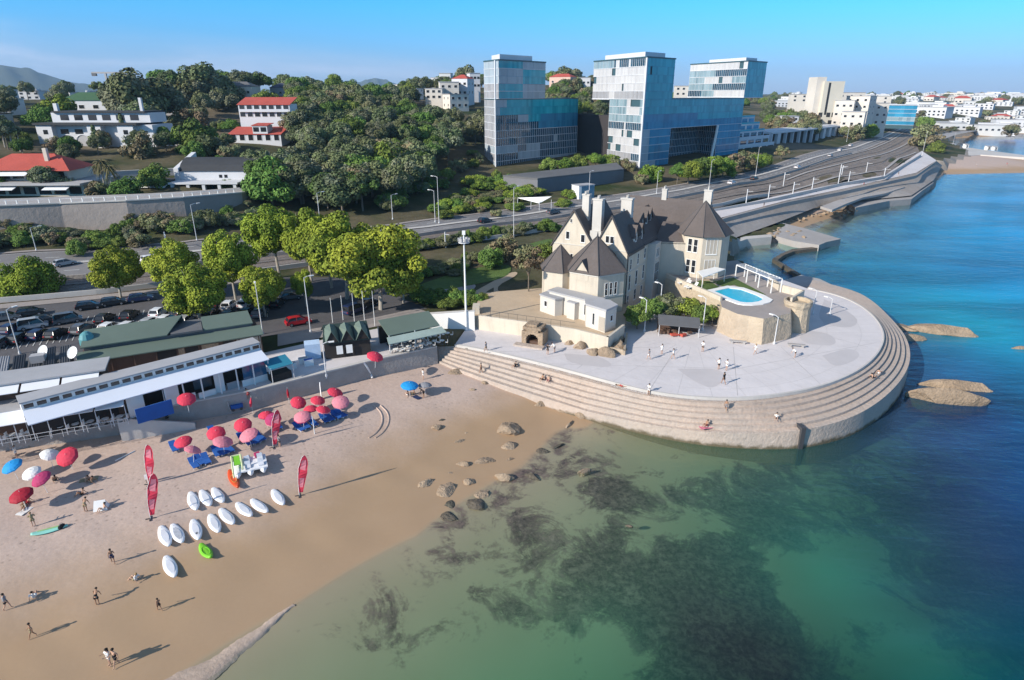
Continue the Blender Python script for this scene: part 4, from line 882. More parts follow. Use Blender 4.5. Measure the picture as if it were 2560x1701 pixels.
# ---------------------------------------------------------------- pool fort
def fort():
    T=thing('pool_fort','ochre stone bastion carrying the swimming pool lawn beside the chateau','fort',(40,106,5))
    zt=9.0
    tp=[(1534,640),(1660,694),(1664,708),(1700,724),(1760,735),(1822,722),(1824,704),(1852,686),(1800,672),(1774,653),(1700,600),(1600,610)]
    bt=[(1534,676),(1645,741),(1647,768),(1700,785),(1781,797),(1846,786),(1850,770),(1880,745),(1830,710),(1790,680),(1720,620),(1610,630)]
    top=[G(*p,zt) for p in tp]; bot=[G(*p,5.) for p in bt]; n=len(top)
    # build the battered wall: bottom ring slightly outside of top ring
    cx=np.mean(np.array(top),0); bot=[tuple(np.array(t)+(np.array(t)-cx)/np.linalg.norm(np.array(t)-cx)*(1.1 if i in(2,3,4,5,6,7) else .15)) for i,t in enumerate(top)]
    mb=MB(); rings=[]; rs=np.random.default_rng(5)
    for k,z in enumerate((4.6,5.9,7.1,8.2,zt)):
        f=k/4; rings.append([(bot[i][0]*(1-f)+top[i][0]*f,bot[i][1]*(1-f)+top[i][1]*f,z) for i in range(n)])
    vs=[p for r in rings for p in r]; fs=[[k*n+i,k*n+(i+1)%n,(k+1)*n+(i+1)%n,(k+1)*n+i] for k in range(4) for i in range(n)]
    mb.add(vs,fs); mb.add([(p[0],p[1],zt) for p in top],[list(range(n))],1); mb.build('bastion_wall',[m_cliff,m_pave],T)
    def sheet(name,pts,z,mat):
        m=MB(); m.poly([(*G(*p,zt),z) for p in pts]); return m.build(name,mat,T)
    sheet('lawn',[(1580,660),(1625,642),(1658,662),(1634,672),(1664,692)],zt+.02,m_lawn); sheet('lawn',[(1640,650),(1690,640),(1766,680),(1740,678),(1692,657),(1668,662)],zt+.021,m_lawn)
    # pool with its rim
    out=smooth_poly([G(*p,zt) for p in[(1627,671),(1692,657),(1784,690),(1771,702),(1722,706),(1690,700),(1627,671)]],1)[:-1]
    inn=smooth_poly([G(*p,zt) for p in[(1646,673),(1692,663),(1758,687),(1755,696),(1725,700),(1700,697),(1646,673)]],1)[:-1]
    k=len(out); m=MB(); vs=[(*p,zt+.16) for p in out]+[(*p,zt+.16) for p in inn]+[(*p,zt-.0) for p in out]+[(*p,zt-.3) for p in inn]
    m.add(vs,[[i,(i+1)%k,k+(i+1)%k,k+i] for i in range(k)]+[[2*k+i,2*k+(i+1)%k,(i+1)%k,i] for i in range(k)]+[[k+i,k+(i+1)%k,3*k+(i+1)%k,3*k+i] for i in range(k)])
    pr=m.build('pool_rim',m_white,T); m=MB(); m.poly([(*p,zt+.05) for p in inn]); po=m.build('pool_water',m_pool,T); po.parent=pr
    # parapets
    m=MB()
    for i in(0,): 
        w=Wall(top[0],top[1],0,0); w.block(m,0,w.l,zt+.003,zt+.75,-.4,.03)
    m.build('parapet',m_cream,T)
    for a,b in((7,8),(8,9),(6,7)): m=MB(); w=Wall(top[a],top[b],0,0); w.block(m,0.01,w.l-.01,zt+.003,zt+1.3,-.35,.0); m.build('parapet',m_cream,T)
    m=MB(); 
    w=Wall(G(1790,676,zt),G(1820,700,zt),0,0)
    # crumbling corner turret
    c=np.array(G(1838,706,zt)); m.lathe((c[0],c[1],4.6),[(2.4,0),(2.2,1.6),(2.05,4.4),(2.25,4.9),(2.25,5.5),(1.9,5.5),(1.9,4.9)],12); m.build('corner_turret',m_cliff,T)
    # white pergola
    m=MB(); A_=np.array(G(1694,640,zt));B_=np.array(G(1776,676,zt)); d=(B_-A_); nn=np.array([-d[1],d[0]])/np.linalg.norm(d)*2.
    for t in(0,.33,.66,1.):
        for s in(0,1):
            p=A_+d*t+nn*s; m.box((p[0],p[1],zt+1.2),(.16,.16,2.4))
    for s in(0,1):
        p=A_+nn*s;q=B_+nn*s; m.tube((*p,zt+2.45),(*q,zt+2.45),.1,n=4)
    for t in np.linspace(0,1,14): p=A_+d*t;q=p+nn; m.tube((*p,zt+2.56),(*q,zt+2.56),.06,n=4)
    m.build('pergola',m_white,T)
    m=MB(); p=np.array(G(1590,655,zt))
    m2=MB()
    return T
fort()
def canopy():
    zt=9.0; q=[G(*p,zt+2.4) for p in[(1607,626),(1648,616),(1672,621),(1620,640)]]; x,y=q[0]
    T=thing('sun_canopy','white flat sun canopy over a table beside the octagonal tower','canopy',(x,y,zt))
    mb=MB(); mb.slab([(*p,zt+2.45) for p in q],.12); mb.build('canopy_top',m_white,T)
    for p in q: mb=MB(); mb.tube((*p,zt),(*p,zt+2.35),.06,n=6); mb.build('leg',m_white,T)
    c=np.mean(np.array(q),0); t=thing('garden_table','long wooden garden table under the white sun canopy','table',(c[0],c[1],zt)); mb=MB(); mb.box((c[0],c[1],zt+.74),(3.0,.9,.06)); mb.build('tabletop',m_path,t)
    for a in(-1.2,1.2):
        for b in(-.35,.35): mb=MB(); mb.box((c[0]+a,c[1]+b,zt+.355),(.08,.08,.71)); mb.build('leg',m_path,t)
canopy()
def loungers_pile():
    for i,(x,y,rz) in enumerate([(1573,655,.3),(1583,662,1.0),(1593,665,.5)]):
        p=G(x,y,9.0); t=thing('folded_lounger','white plastic garden lounger stacked by the chateau steps','lounger',(*p,9.0),rz,'white loungers by the chateau steps')
        mb=MB(); b=(0,0,0); mb.box((0,0,.3),(1.9,.65,.07)); mb.build('seat',m_white,t,off=b); mb=MB(); mb.slab([(.9,-.32,.33),(.9,.32,.33),(1.4,.32,1.0),(1.4,-.32,1.0)],.06); mb.build('backrest',m_white,t,off=b)
        mb=MB()
        for a in(-.8,.8):
            for c in(-.28,.28): mb.box((a,c,.13),(.06,.06,.26))
        mb.build('leg_frame',m_white,t,off=b)
loungers_pile()
# fishing shed / boat shelter between the bushes and the plaza
def boathouse():
    p=G(1560,770,5); T=thing('net_shelter','low dark lean-to full of nets and red gear at the foot of the pool bastion','shelter',(*p,5)); w=Wall(G(1515,772,5),G(1612,778,5),0,0)
    mb=MB(); mb.slab([w.pt(0,7.0,.4),w.pt(w.l,6.8,.4),w.pt(w.l,7.5,-2.6),w.pt(0,7.7,-2.6)],.12); mb.build('shelter_roof',m_tar,T)
    for t in(.2,w.l/2,w.l-.2): mb=MB(); mb.tube(w.pt(t,5,.2),w.pt(t,6.9,.2),.06,n=5); mb.build('post',m_pole,T)
    mb=MB(); w.block(mb,0,w.l,5,6.9,-2.7,-2.5); mb.build('back_wall',m_wood,T)
    mb=MB(); rs=np.random.default_rng(2)
    for k in range(14): mb.box((*w.pt(rs.uniform(.5,w.l-.5),0,rs.uniform(-2,0))[:2],5+rs.uniform(.15,.5)),(rs.uniform(.4,1.2),rs.uniform(.3,.6),rs.uniform(.2,.7)),rs.uniform(0,3))
    mb.build('heaped_gear',m_wood,T); mb=MB()
    mb.box((*w.pt(w.l*.45,0,.1)[:2],5.35),(2.0,.7,.25),.2); mb.box((*w.pt(w.l*.62,0,.1)[:2],5.3),(1.0,.5,.4),.6); mb.build('red_tarpaulin',M('red_tarp',(.5,.09,.06),.7),T)
boathouse()
# garden of the chateau
def drape(name,pts,off,mat,kind='structure'):
    W=[on(*p) for p in pts]; mb=MB(); mb.poly([(q.x,q.y,q.z+off) for q in smooth_poly2(W)]); return tag(mb.build(name,mat),kind=kind)
def smooth_poly2(W):
    s=smooth_poly([tuple(w) for w in W]+[tuple(W[0])],2); return [Vector(p) for p in s[:-1]]
drape('garden_lawn',[(960,660),(1060,625),(1180,605),(1175,640),(1080,660),(1000,672)],.1,m_lawn); drape('garden_lawn',[(1180,575),(1272,548),(1275,560),(1220,590),(1180,595)],.1,m_lawn)
drape('garden_path',[(1090,675),(1180,625),(1200,632),(1130,668),(1200,690),(1245,675),(1250,715),(1110,720)],.08,m_path)
drape('garden_path',[(940,680),(1060,650),(1100,655),(1090,672),(960,690)],.06,m_pave)
# ---------------------------------------------------------------- beach restaurants
def fz(p,z): return np.array(G(p[0],p[1],z))
def white_restaurant():
    zb=5.37; a=fz((384,944),zb); b=fz((622,874),zb); w=Wall(a,b,zb,zb+3.2)
    T=thing('beach_restaurant','long white beach restaurant with a huge sloping white awning and a row of slit windows','restaurant',(*a,zb))
    L0=-13.5   # the building continues to the left behind the tiered bar
    mb=MB(); w.block(mb,L0,w.l,zb,zb+3.3,-4.6,-2.2); mb.build('wall',m_white,T)
    mb=MB(); mb.slab([w.pt(L0,zb+3.25,.9),w.pt(w.l,zb+3.25,.9),w.pt(w.l,zb+3.95,-1.9),w.pt(L0,zb+3.95,-1.9)],.1); mb.build('awning',M('sky_white_awning',(.72,.75,.83),.7,.4,.03,big=.04),T)
    mb=MB(); w.block(mb,L0,w.l,zb+3.303,zb+4.75,-4.2,-1.93); cl=mb.build('clerestory',m_white,T)
    s=Wall(w.pt(L0,0,-1.93)[:2],w.pt(w.l,0,-1.93)[:2],0,0); n=22
    for k in range(n): s.window(T,(k+.55)*s.l/n,zb+4.07,s.l/n*.74,.5)
    mb=MB(); w.block(mb,L0-.1,w.l+.1,zb+4.753,zb+4.9,-4.4,-1.8); mb.build('roof_slab',m_tarpale,T)
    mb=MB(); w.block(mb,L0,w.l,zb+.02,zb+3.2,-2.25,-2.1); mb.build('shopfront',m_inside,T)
    for k in range(7): t=w.l*k/6; m=MB(); m.tube(w.pt(min(max(t,.1),w.l-.1),zb,.5),w.pt(min(max(t,.1),w.l-.1),zb+3.2,.5),.09,n=6); m.build('post',m_white,T)
    m=MB(); w.block(m,w.l*.74,w.l*.98,zb+.9,zb+2.8,-.1,0); m.build('blue_window',glass('blue_glass',(.03,.12,.22),.08),T)
    m=MB(); w.block(m,w.l*.72,w.l,zb,zb+.9,-.12,.03); w.block(m,w.l*.3,w.l*.46,zb,zb+.9,-.12,.03); m.build('counter',m_white,T)
    for k,(t0,t1,h_,mt) in enumerate([(.02,.14,2.6,m_white),(.16,.28,1.0,m_white),(.47,.56,2.6,m_white),(.58,.7,.95,m_tarpale),(-.3,-.16,2.6,m_white),(-.12,-.02,1.0,m_white)]):
        m=MB(); w.block(m,w.l*t0,w.l*t1,zb,zb+h_,-.5,-.4); m.build('front_panel',mt,T)
    for k,(t0,t1) in enumerate([(.29,.46),(.04,.12)]): m=MB(); w.block(m,w.l*t0,w.l*t1,zb+1.0,zb+2.6,-1.2,-1.1); m.build('inner_window',glass('shop_glass',(.05,.08,.10),.1) if k==0 else m_win,T)
    m=MB(); w.block(m,-3.6,.4,zb,zb+1.9,1.6,1.75); m.build('blue_screen',m_blue,T)
    return w
WR=white_restaurant()
def tier_bar():
    zb=5.37; a=fz((-150,1050),zb); b=fz((300,972),zb); w=Wall(a,b,zb,zb+3)
    T=thing('tiered_bar','two storey terrace bar with two rows of white awnings at the left of the beach','bar',(*b,zb))
    mb=MB(); w.block(mb,0,w.l,zb,zb+3.1,-9,-2.2); w.block(mb,0,w.l-2.5,zb+3.103,zb+5.3,-8.4,-4.6); mb.build('wall',m_wood,T)
    mb=MB(); w.block(mb,0,w.l,zb+3.1,zb+3.3,-4.59,-1.2); mb.build('deck',m_tarpale,T)
    mb=MB(); w.block(mb,0,w.l-2,zb+5.303,zb+5.5,-8.6,-4.2); mb.build('roof_slab',m_tarpale,T)
    n=6; seg=w.l/n
    for k in range(n):
        m=MB(); t0,t1=k*seg+.12,(k+1)*seg-.12; m.slab([w.pt(t0,zb+2.55,.9),w.pt(t1,zb+2.55,.9),w.pt(t1,zb+3.25,-1.3),w.pt(t0,zb+3.25,-1.3)],.07); m.build('awning',m_awn,T)
    for k in range(4):
        sg=(w.l-2.6)/4; m=MB(); t0,t1=k*sg+.12,(k+1)*sg-.12; m.slab([w.pt(t0,zb+4.7,-3.0),w.pt(t1,zb+4.7,-3.0),w.pt(t1,zb+5.28,-4.65),w.pt(t0,zb+5.28,-4.65)],.07); m.build('awning',m_awn,T)
    for k in range(n*2+1): t=min(max(w.l*k/(2*n),.1),w.l-.1); m=MB(); m.tube(w.pt(t,zb,.6),w.pt(t,zb+2.6,.6),.05,n=5); m.build('post',m_pole,T)
    m=MB()
    for k in range(int(w.l/1.2)): m.tube(w.pt(k*1.2,zb,1.0),w.pt(k*1.2,zb+.95,1.0),.02,n=4)
    m.tube(w.pt(0,zb+.95,1.0),w.pt(w.l,zb+.95,1.0),.03,n=4); m.tube(w.pt(0,zb+.5,1.0),w.pt(w.l,zb+.5,1.0),.02,n=4); m.build('railing',m_pole,T)
    # tables and chairs of the terrace
    rs=np.random.default_rng(11)
    for k in range(12):
        t=1+k*(w.l-2)/11; p=w.pt(t,zb,-.5); cafe_table(p,'round white terrace table in front of the tiered bar','tables of the tiered bar')
CT0=None
def cafe_table(p,label,group):
    global CT0
    if CT0 is None:
        CT0=[thing('cafe_table',label,'table',p,0,group),thing('cafe_chair','pale terrace chair beside a cafe table','chair',(p[0]+.7,p[1],p[2]),0,'terrace chairs')]
        m=MB(); m.lathe((0,0,.7),[(.4,0),(.4,.04)],10); m.build('tabletop',m_white,CT0[0],off=(0,0,0)); m=MB(); m.tube((0,0,0),(0,0,.7),.04,n=6); m.lathe((0,0,0),[(.25,0),(.22,.04)],8); m.build('stem',m_dark,CT0[0],off=(0,0,0))
        c=CT0[1]; m=MB(); m.box((0,0,.44),(.42,.42,.05)); m.build('seat',m_white,c,off=(0,0,0)); m=MB(); m.box((.2,0,.7),(.04,.42,.45)); m.build('backrest',m_white,c,off=(0,0,0))
        for a in(-.17,.17):
            for b in(-.17,.17): m=MB(); m.box((a,b,.21),(.04,.04,.42)); m.build('leg',m_dark,c,off=(0,0,0))
    else: copy_tree(CT0[0],p,0,None,label,group); copy_tree(CT0[1],(p[0]+.7,p[1],p[2]),0)
    copy_tree(CT0[1],(p[0]-.68,p[1]+.1,p[2]),math.pi)
tier_bar()
def green_hall():
    z=5.5; a=fz((176,838),z+3.5); b=fz((607,770),z+3.5); w=Wall(a,b,z,z+3.5)
    T=thing('green_roofed_hall','long brown boarded hall with a stepped green sheet roof','hall',(*a,z))
    mb=MB(); w.block(mb,.3,w.l-.3,z-.6,z+3.3,-8.5,-.5); mb.build('wall',m_wood,T)
    m=MB(); m.slab([w.pt(0,z+3.5,0),w.pt(w.l,z+3.5,0),w.pt(w.l,z+4.1,-2.6),w.pt(0,z+4.1,-2.6)],.15); m.build('lower_roof',m_greenroof,T)
    h=w.l*.53
    m=MB(); m.slab([w.pt(.5,z+4.75,-2.4),w.pt(h-1.5,z+4.75,-2.4),w.pt(h+.8,z+6.2,-6.2),w.pt(.9,z+6.0,-6.2)],.15); m.slab([w.pt(.9,z+5.99,-6.21),w.pt(h+.8,z+6.19,-6.21),w.pt(h+.8,z+4.2,-9),w.pt(.9,z+4.2,-9)],.12); m.build('upper_roof',m_greenroof,T)
    m=MB(); m.slab([w.pt(h+3.2,z+4.6,-2.6),w.pt(w.l-1,z+4.6,-2.6),w.pt(w.l-1.2,z+5.5,-6.2),w.pt(h+3.2,z+5.5,-6.2)],.15); m.build('upper_roof',m_greenroof,T)
    m=MB(); w.block(m,.8,w.l-1.2,z+3.3,z+4.55,-8.4,-2.7); m.build('upper_wall',m_tar,T)
    m=MB(); w.block(m,h-1,h+3.1,z+4.553,z+4.8,-6.6,-2.3); m.build('roof_well',m_tar,T)
    m=MB(); m.lathe((*w.pt(1.2,0,-4.6)[:2],z+4.4),[(1.0,0),(.95,.9),(.7,1.5),(.3,1.8),(0,1.85)],12); m.build('teal_dome',M('teal_dome',(.10,.28,.30),.5,.8,.06),T)
    for k,(t0,t1,mt) in enumerate([(.40,.50,m_inside),(.51,.545,m_rock),(.55,.63,m_inside),(.64,.74,m_rock),(.76,.82,m_inside),(.84,.98,m_blind)]):
        m=MB(); w.block(m,w.l*t0,w.l*t1,z+.4,z+3.1,-.52,-.44); m.build('facade_panel',mt,T)
    for t in np.linspace(.05,.97,9): m=MB(); m.tube(w.pt(w.l*t,z-.5,-.2),w.pt(w.l*t,z+3.4,-.2),.08,n=5); m.build('post',m_wood,T)
    return w
GH=green_hall()
def dish(p,label):
    t=thing('satellite_dish',label,'dish',p); m=MB(); m.tube((0,0,0),(0,0,.9),.05,n=6); m.build('mast',m_pole,t,off=(0,0,0))
    m=MB(); m.lathe((0,0,0),[(0,0.02),(.35,.05),(.65,.17),(.85,.32),(.83,.35),(.6,.21),(.3,.1),(0,.07)],14); o=m.build('reflector',m_white,t,off=(0,0,0)); o.location=(0,-.1,1.0); o.rotation_euler=(1.0,0,-.3)
dish((*G(109,826,9),9.0),'white satellite dish on the grey roofs left of the green hall'); dish((*G(176,826,9.2),9.0),'white satellite dish at the left end of the green roof')
def grey_sheds():
    z=5.5; a=fz((-180,905),z+3.2); b=fz((170,842),z+3.2); w=Wall(a,b,z,z+3.2)
    T=thing('kitchen_block','jumble of dark grey corrugated kitchen roofs left of the green hall','shed',(*b,z)); m=MB(); w.block(m,0,w.l-.5,z-.5,z+2.7,-8,-.8); m.build('wall',m_tar,T)
    rs=np.random.default_rng(4); n=9; seg=w.l/n
    for k in range(n):
        h=rs.uniform(2.75,3.5); m=MB(); t0,t1=k*seg+.05,(k+1)*seg-.3
        q=[w.pt(t0,z+h,rs.uniform(-.6,.4)),w.pt(t1,z+h,rs.uniform(-.6,.4)),w.pt(t1,z+h+.6,-6-rs.uniform(0,1.5)),w.pt(t0,z+h+.6,-6-rs.uniform(0,1.5))]; m.slab(q,.12)
        for j in range(5): f=(j+.5)/5; aa=np.array(q[0])*(1-f)+np.array(q[1])*f; bb=np.array(q[3])*(1-f)+np.array(q[2])*f; m.tube(tuple(aa+[0,0,.04]),tuple(bb+[0,0,.04]),.06,n=4)
        m.build('roof_panel',[m_tar,m_dark][k%2] if k!=4 else m_tarpale,T)
    m=MB(); c=w.pt(w.l*.75,z+3.6,-3); m.box((c[0],c[1],z+4.0),(1.6,1.2,1.0),.4); m.build('vent_box',m_tarpale,T)
grey_sheds()
def kiosk():
    z=5.4; a=fz((744,793),z+2.6); b=fz((856,780),z+2.6); w=Wall(a,b,z,z+2.6)
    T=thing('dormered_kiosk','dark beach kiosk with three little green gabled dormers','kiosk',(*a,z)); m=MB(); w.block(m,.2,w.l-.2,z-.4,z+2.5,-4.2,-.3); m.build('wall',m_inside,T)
    m=MB(); m.slab([w.pt(0,z+2.6,0),w.pt(w.l,z+2.6,0),w.pt(w.l-.2,z+4.4,-3.2),w.pt(.4,z+4.4,-3.2)],.12); m.slab([w.pt(.4,z+4.39,-3.21),w.pt(w.l-.2,z+4.39,-3.21),w.pt(w.l,z+2.8,-5.6),w.pt(0,z+2.8,-5.6)],.1); m.build('roof',M('dark_green_roof',(.03,.05,.045),.6),T)
    for k in range(3):
        c=w.l*(.19+.31*k); m=MB(); hw=w.l*.135
        for s in(-1,1): m.slab([w.pt(c+s*hw,z+2.75,.35),w.pt(c,z+4.5,.35),w.pt(c,z+4.6,-2.9),w.pt(c+s*hw,z+2.85+1.2,-2.9)],.08)
        g=m.build('dormer_roof',m_greenroof,T)
        m=MB(); m.poly([w.pt(c-hw*.9,z+2.75,.2),w.pt(c+hw*.9,z+2.75,.2),w.pt(c,z+4.35,.2)]); p=m.build('dormer_front',m_inside,T); p.parent=g
    for t in(.26,.46): m=MB(); w.block(m,w.l*t,w.l*(t+.13),z+.7,z+2.0,.0,.06); m.build('menu_board',m_white,T)
    m=MB(); w.block(m,-2.6,-.4,z,z+2.3,-3,-1); m.build('side_booth',M('blue_white_panel',(.45,.58,.75),.7),T)
kiosk()
def green_canopy():
    z=5.4; zt=z+2.9; q=[fz(p,zt) for p in[(895,774),(1014,750),(988,726),(872,748)]]
    T=thing('green_canopy_bar','open air bar under a big flat green canopy next to the dormered kiosk','bar',(*q[0],z)); m=MB(); m.slab([(*q[0],zt),(*q[1],zt+.0),(*q[2],zt+.7),(*q[3],zt+.7)],.12); m.build('canopy',m_greenroof,T)
    w=Wall(q[0],q[1],0,0); m=MB(); m.slab([w.pt(-.6,zt-.75,1.5),w.pt(w.l+.4,zt-.75,1.5),w.pt(w.l+.2,zt-.2,.1),w.pt(-.3,zt-.2,.1)],.1); m.build('awning',M('pale_green_awning',(.33,.40,.36),.6),T)
    for t in(.1,w.l/2,w.l-.1):
        for o in(0,-4.6): m=MB(); m.tube(w.pt(t,z,o),w.pt(t,zt,o),.07,n=6); m.build('post',m_pole,T)
    m=MB(); w.block(m,.3,w.l-.3,z,z+2.6,-5,-4.6); w.block(m,1,w.l-1.5,z,z+1.1,-3.6,-2.9); m.build('bar_counter',m_inside,T)
    for k in range(8): p=w.pt(.8+k*(w.l-1)/7,z,.4+.5*(k%2)); cafe_table(p,'small pale table in front of the green canopy bar','tables of the green canopy bar')
    for k in range(5): p=w.pt(w.l*.2+k*2.2,z,-1.6); cafe_table(p,'small pale table in front of the green canopy bar','tables of the green canopy bar')
green_canopy()
def white_sail_wall():
    a=fz((985,758),5.0); b=fz((1094,762),5.0); w=Wall(a,b,0,0); m=MB()
    m.prism([w.pt(0,0,0)[:2],w.pt(w.l,0,0)[:2],w.pt(w.l,0,-.35)[:2],w.pt(0,0,-.35)[:2]],4.8,[7.6,8.4,8.4,7.6]); o=m.build('boundary_wall',m_white); tag(o,'bright white boundary wall behind the tall floodlight mast','wall')
    m=MB(); m.prism([w.pt(-.0,0,.05)[:2],w.pt(w.l+.08,0,.05)[:2],w.pt(w.l+.08,0,-.5)[:2],w.pt(-.0,0,-.5)[:2]],[7.603,8.403,8.403,7.603],[7.72,8.52,8.52,7.72]); m.build('coping',m_coping,o,off=(0,0,0))
    c=fz((1098,745),5.); m=MB(); m.prism([(c[0]-.6,c[1]-.6),(c[0]+.6,c[1]-.6),(c[0]+.6,c[1]+2),(c[0]-.6,c[1]+2)],4.8,8.0); tag(m.build('gate_pier',m_cream),'dark shadowed gate pier at the end of the bright white wall','pier')
white_sail_wall()
def teal_booth():
    z=5.37; p=fz((643,848),z); T=thing('teal_booth','small beach booth under a bright teal canopy','booth',(*p,z)); c=fz((642,838),z+2.3); m=MB(); d=WR.u; n_=WR.n
    f=lambda a,b,zz: (*(c+d*a+n_*b),zz)
    m.slab([f(-1.6,1.1,z+2.2),f(1.6,1.1,z+2.2),f(1.6,-1.4,z+2.8),f(-1.6,-1.4,z+2.8)],.06); m.build('canopy',m_teal,T); m=MB()
    for a in(-1.5,1.5):
        for b in(1.,-1.3): m.tube(f(a,b,z),f(a,b,z+2.3),.05,n=5)
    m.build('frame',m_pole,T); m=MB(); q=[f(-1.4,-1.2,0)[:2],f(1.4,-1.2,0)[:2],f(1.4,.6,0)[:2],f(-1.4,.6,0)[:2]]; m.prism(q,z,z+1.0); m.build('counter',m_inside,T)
    for i,(x,y) in enumerate([(700,838),(712,842),(672,850)]):
        p=fz((x,y),z); t=thing('ice_cream_freezer',['white freezer chest beside the teal booth','white drinks fridge beside the dark kiosk','pale counter unit in front of the teal booth'][i],'freezer',(*p,z),.5); m=MB(); m.box((0,0,.45),(1.3,.7,.9)); m.build('body',m_white,t,off=(0,0,0)); m=MB(); m.box((0,0,.93),(1.2,.6,.05)); m.build('lid',m_blue if i==1 else m_tarpale,t,off=(0,0,0))
teal_booth()
# ---------------------------------------------------------------- glass office towers
GLZ={'teal':[glass('teal_sky_glass_%d'%i,c,.12,.3,ns=.08,amt=.2) for i,c in enumerate([(.022,.36,.45),(.035,.41,.50),(.016,.32,.41)])],  # cyan sky reflection painted into the base colour, specular kept low
 'blue':[glass('blue_glass_%d'%i,c,.1,.35,ns=.08,amt=.2) for i,c in enumerate([(.03,.22,.37),(.04,.255,.41),(.025,.19,.33)])],  # blue panes also carry the reflected sky in their base colour
 'grey':[M('grey_panel_%d'%i,c,.45,.6,.06,spec=.4) for i,c in enumerate([(.34,.40,.45),(.37,.43,.48),(.31,.37,.42)])],
 'white':[M('white_panel_%d'%i,c,.5,.6,.04,spec=.3) for i,c in enumerate([(.49,.485,.49),(.52,.515,.52),(.46,.455,.465)])],
 'dark':[glass('dark_glass_%d'%i,c,.06,.8,ns=.1,amt=.3) for i,c in enumerate([(.014,.06,.10),(.011,.045,.075),(.018,.075,.12)])],
 'mirror':[glass('pale_glass_%d'%i,c,.12,.8,ns=.1,amt=.2) for i,c in enumerate([(.22,.31,.35),(.26,.35,.39),(.17,.25,.29)])],
 'taupe':[M('taupe_panel_%d'%i,c,.5,.6,.08) for i,c in enumerate([(.30,.30,.315),(.33,.33,.345),(.27,.27,.285)])],
 'open':[m_inside]*3}
m_band=M('pale_floor_band',(.60,.61,.64),.5,.8,.04)
m_cap=M('dark_teal_cap',(.05,.10,.12),.4,1.,.05)
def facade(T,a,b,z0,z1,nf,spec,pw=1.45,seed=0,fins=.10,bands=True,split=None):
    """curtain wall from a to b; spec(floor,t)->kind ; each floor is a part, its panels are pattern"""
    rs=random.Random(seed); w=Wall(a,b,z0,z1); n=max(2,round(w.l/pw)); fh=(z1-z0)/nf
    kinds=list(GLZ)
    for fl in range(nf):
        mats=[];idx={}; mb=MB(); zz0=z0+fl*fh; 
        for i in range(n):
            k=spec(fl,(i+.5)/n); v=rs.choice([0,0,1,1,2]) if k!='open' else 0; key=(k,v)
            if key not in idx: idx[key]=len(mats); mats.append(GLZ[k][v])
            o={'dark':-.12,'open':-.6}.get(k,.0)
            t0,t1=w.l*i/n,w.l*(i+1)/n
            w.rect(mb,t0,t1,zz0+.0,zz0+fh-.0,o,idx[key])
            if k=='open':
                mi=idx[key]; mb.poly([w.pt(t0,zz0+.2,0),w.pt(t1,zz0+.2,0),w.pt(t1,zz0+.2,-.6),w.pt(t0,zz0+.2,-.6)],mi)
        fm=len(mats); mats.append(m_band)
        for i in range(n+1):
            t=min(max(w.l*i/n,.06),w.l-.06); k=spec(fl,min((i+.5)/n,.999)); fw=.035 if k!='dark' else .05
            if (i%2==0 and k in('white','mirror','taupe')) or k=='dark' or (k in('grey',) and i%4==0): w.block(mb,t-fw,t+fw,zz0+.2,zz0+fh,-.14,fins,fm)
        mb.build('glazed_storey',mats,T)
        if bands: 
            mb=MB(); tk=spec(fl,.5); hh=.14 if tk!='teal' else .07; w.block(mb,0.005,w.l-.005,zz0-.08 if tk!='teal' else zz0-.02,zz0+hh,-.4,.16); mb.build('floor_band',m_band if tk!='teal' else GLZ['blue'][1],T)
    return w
def solx(a,d,z,px):
    """distance along plan direction d from a until the point at height z projects to column px"""
    lo,hi=0.,140.; s=1 if PJ(*(a+d*1),z)[0]>PJ(*a,z)[0] else -1
    for _ in range(50):
        m=(lo+hi)/2
        if (PJ(*(a+d*m),z)[0]-px)*s<0: lo=m
        else: hi=m
    return lo
def cutp(*seg):
    """seg: (upto, kind)..."""
    def f(t):
        for u,k in seg:
            if t<=u: return k
        return seg[-1][1]
    return f
unit=lambda v: np.array(v)/np.linalg.norm(v)
ZB=11.
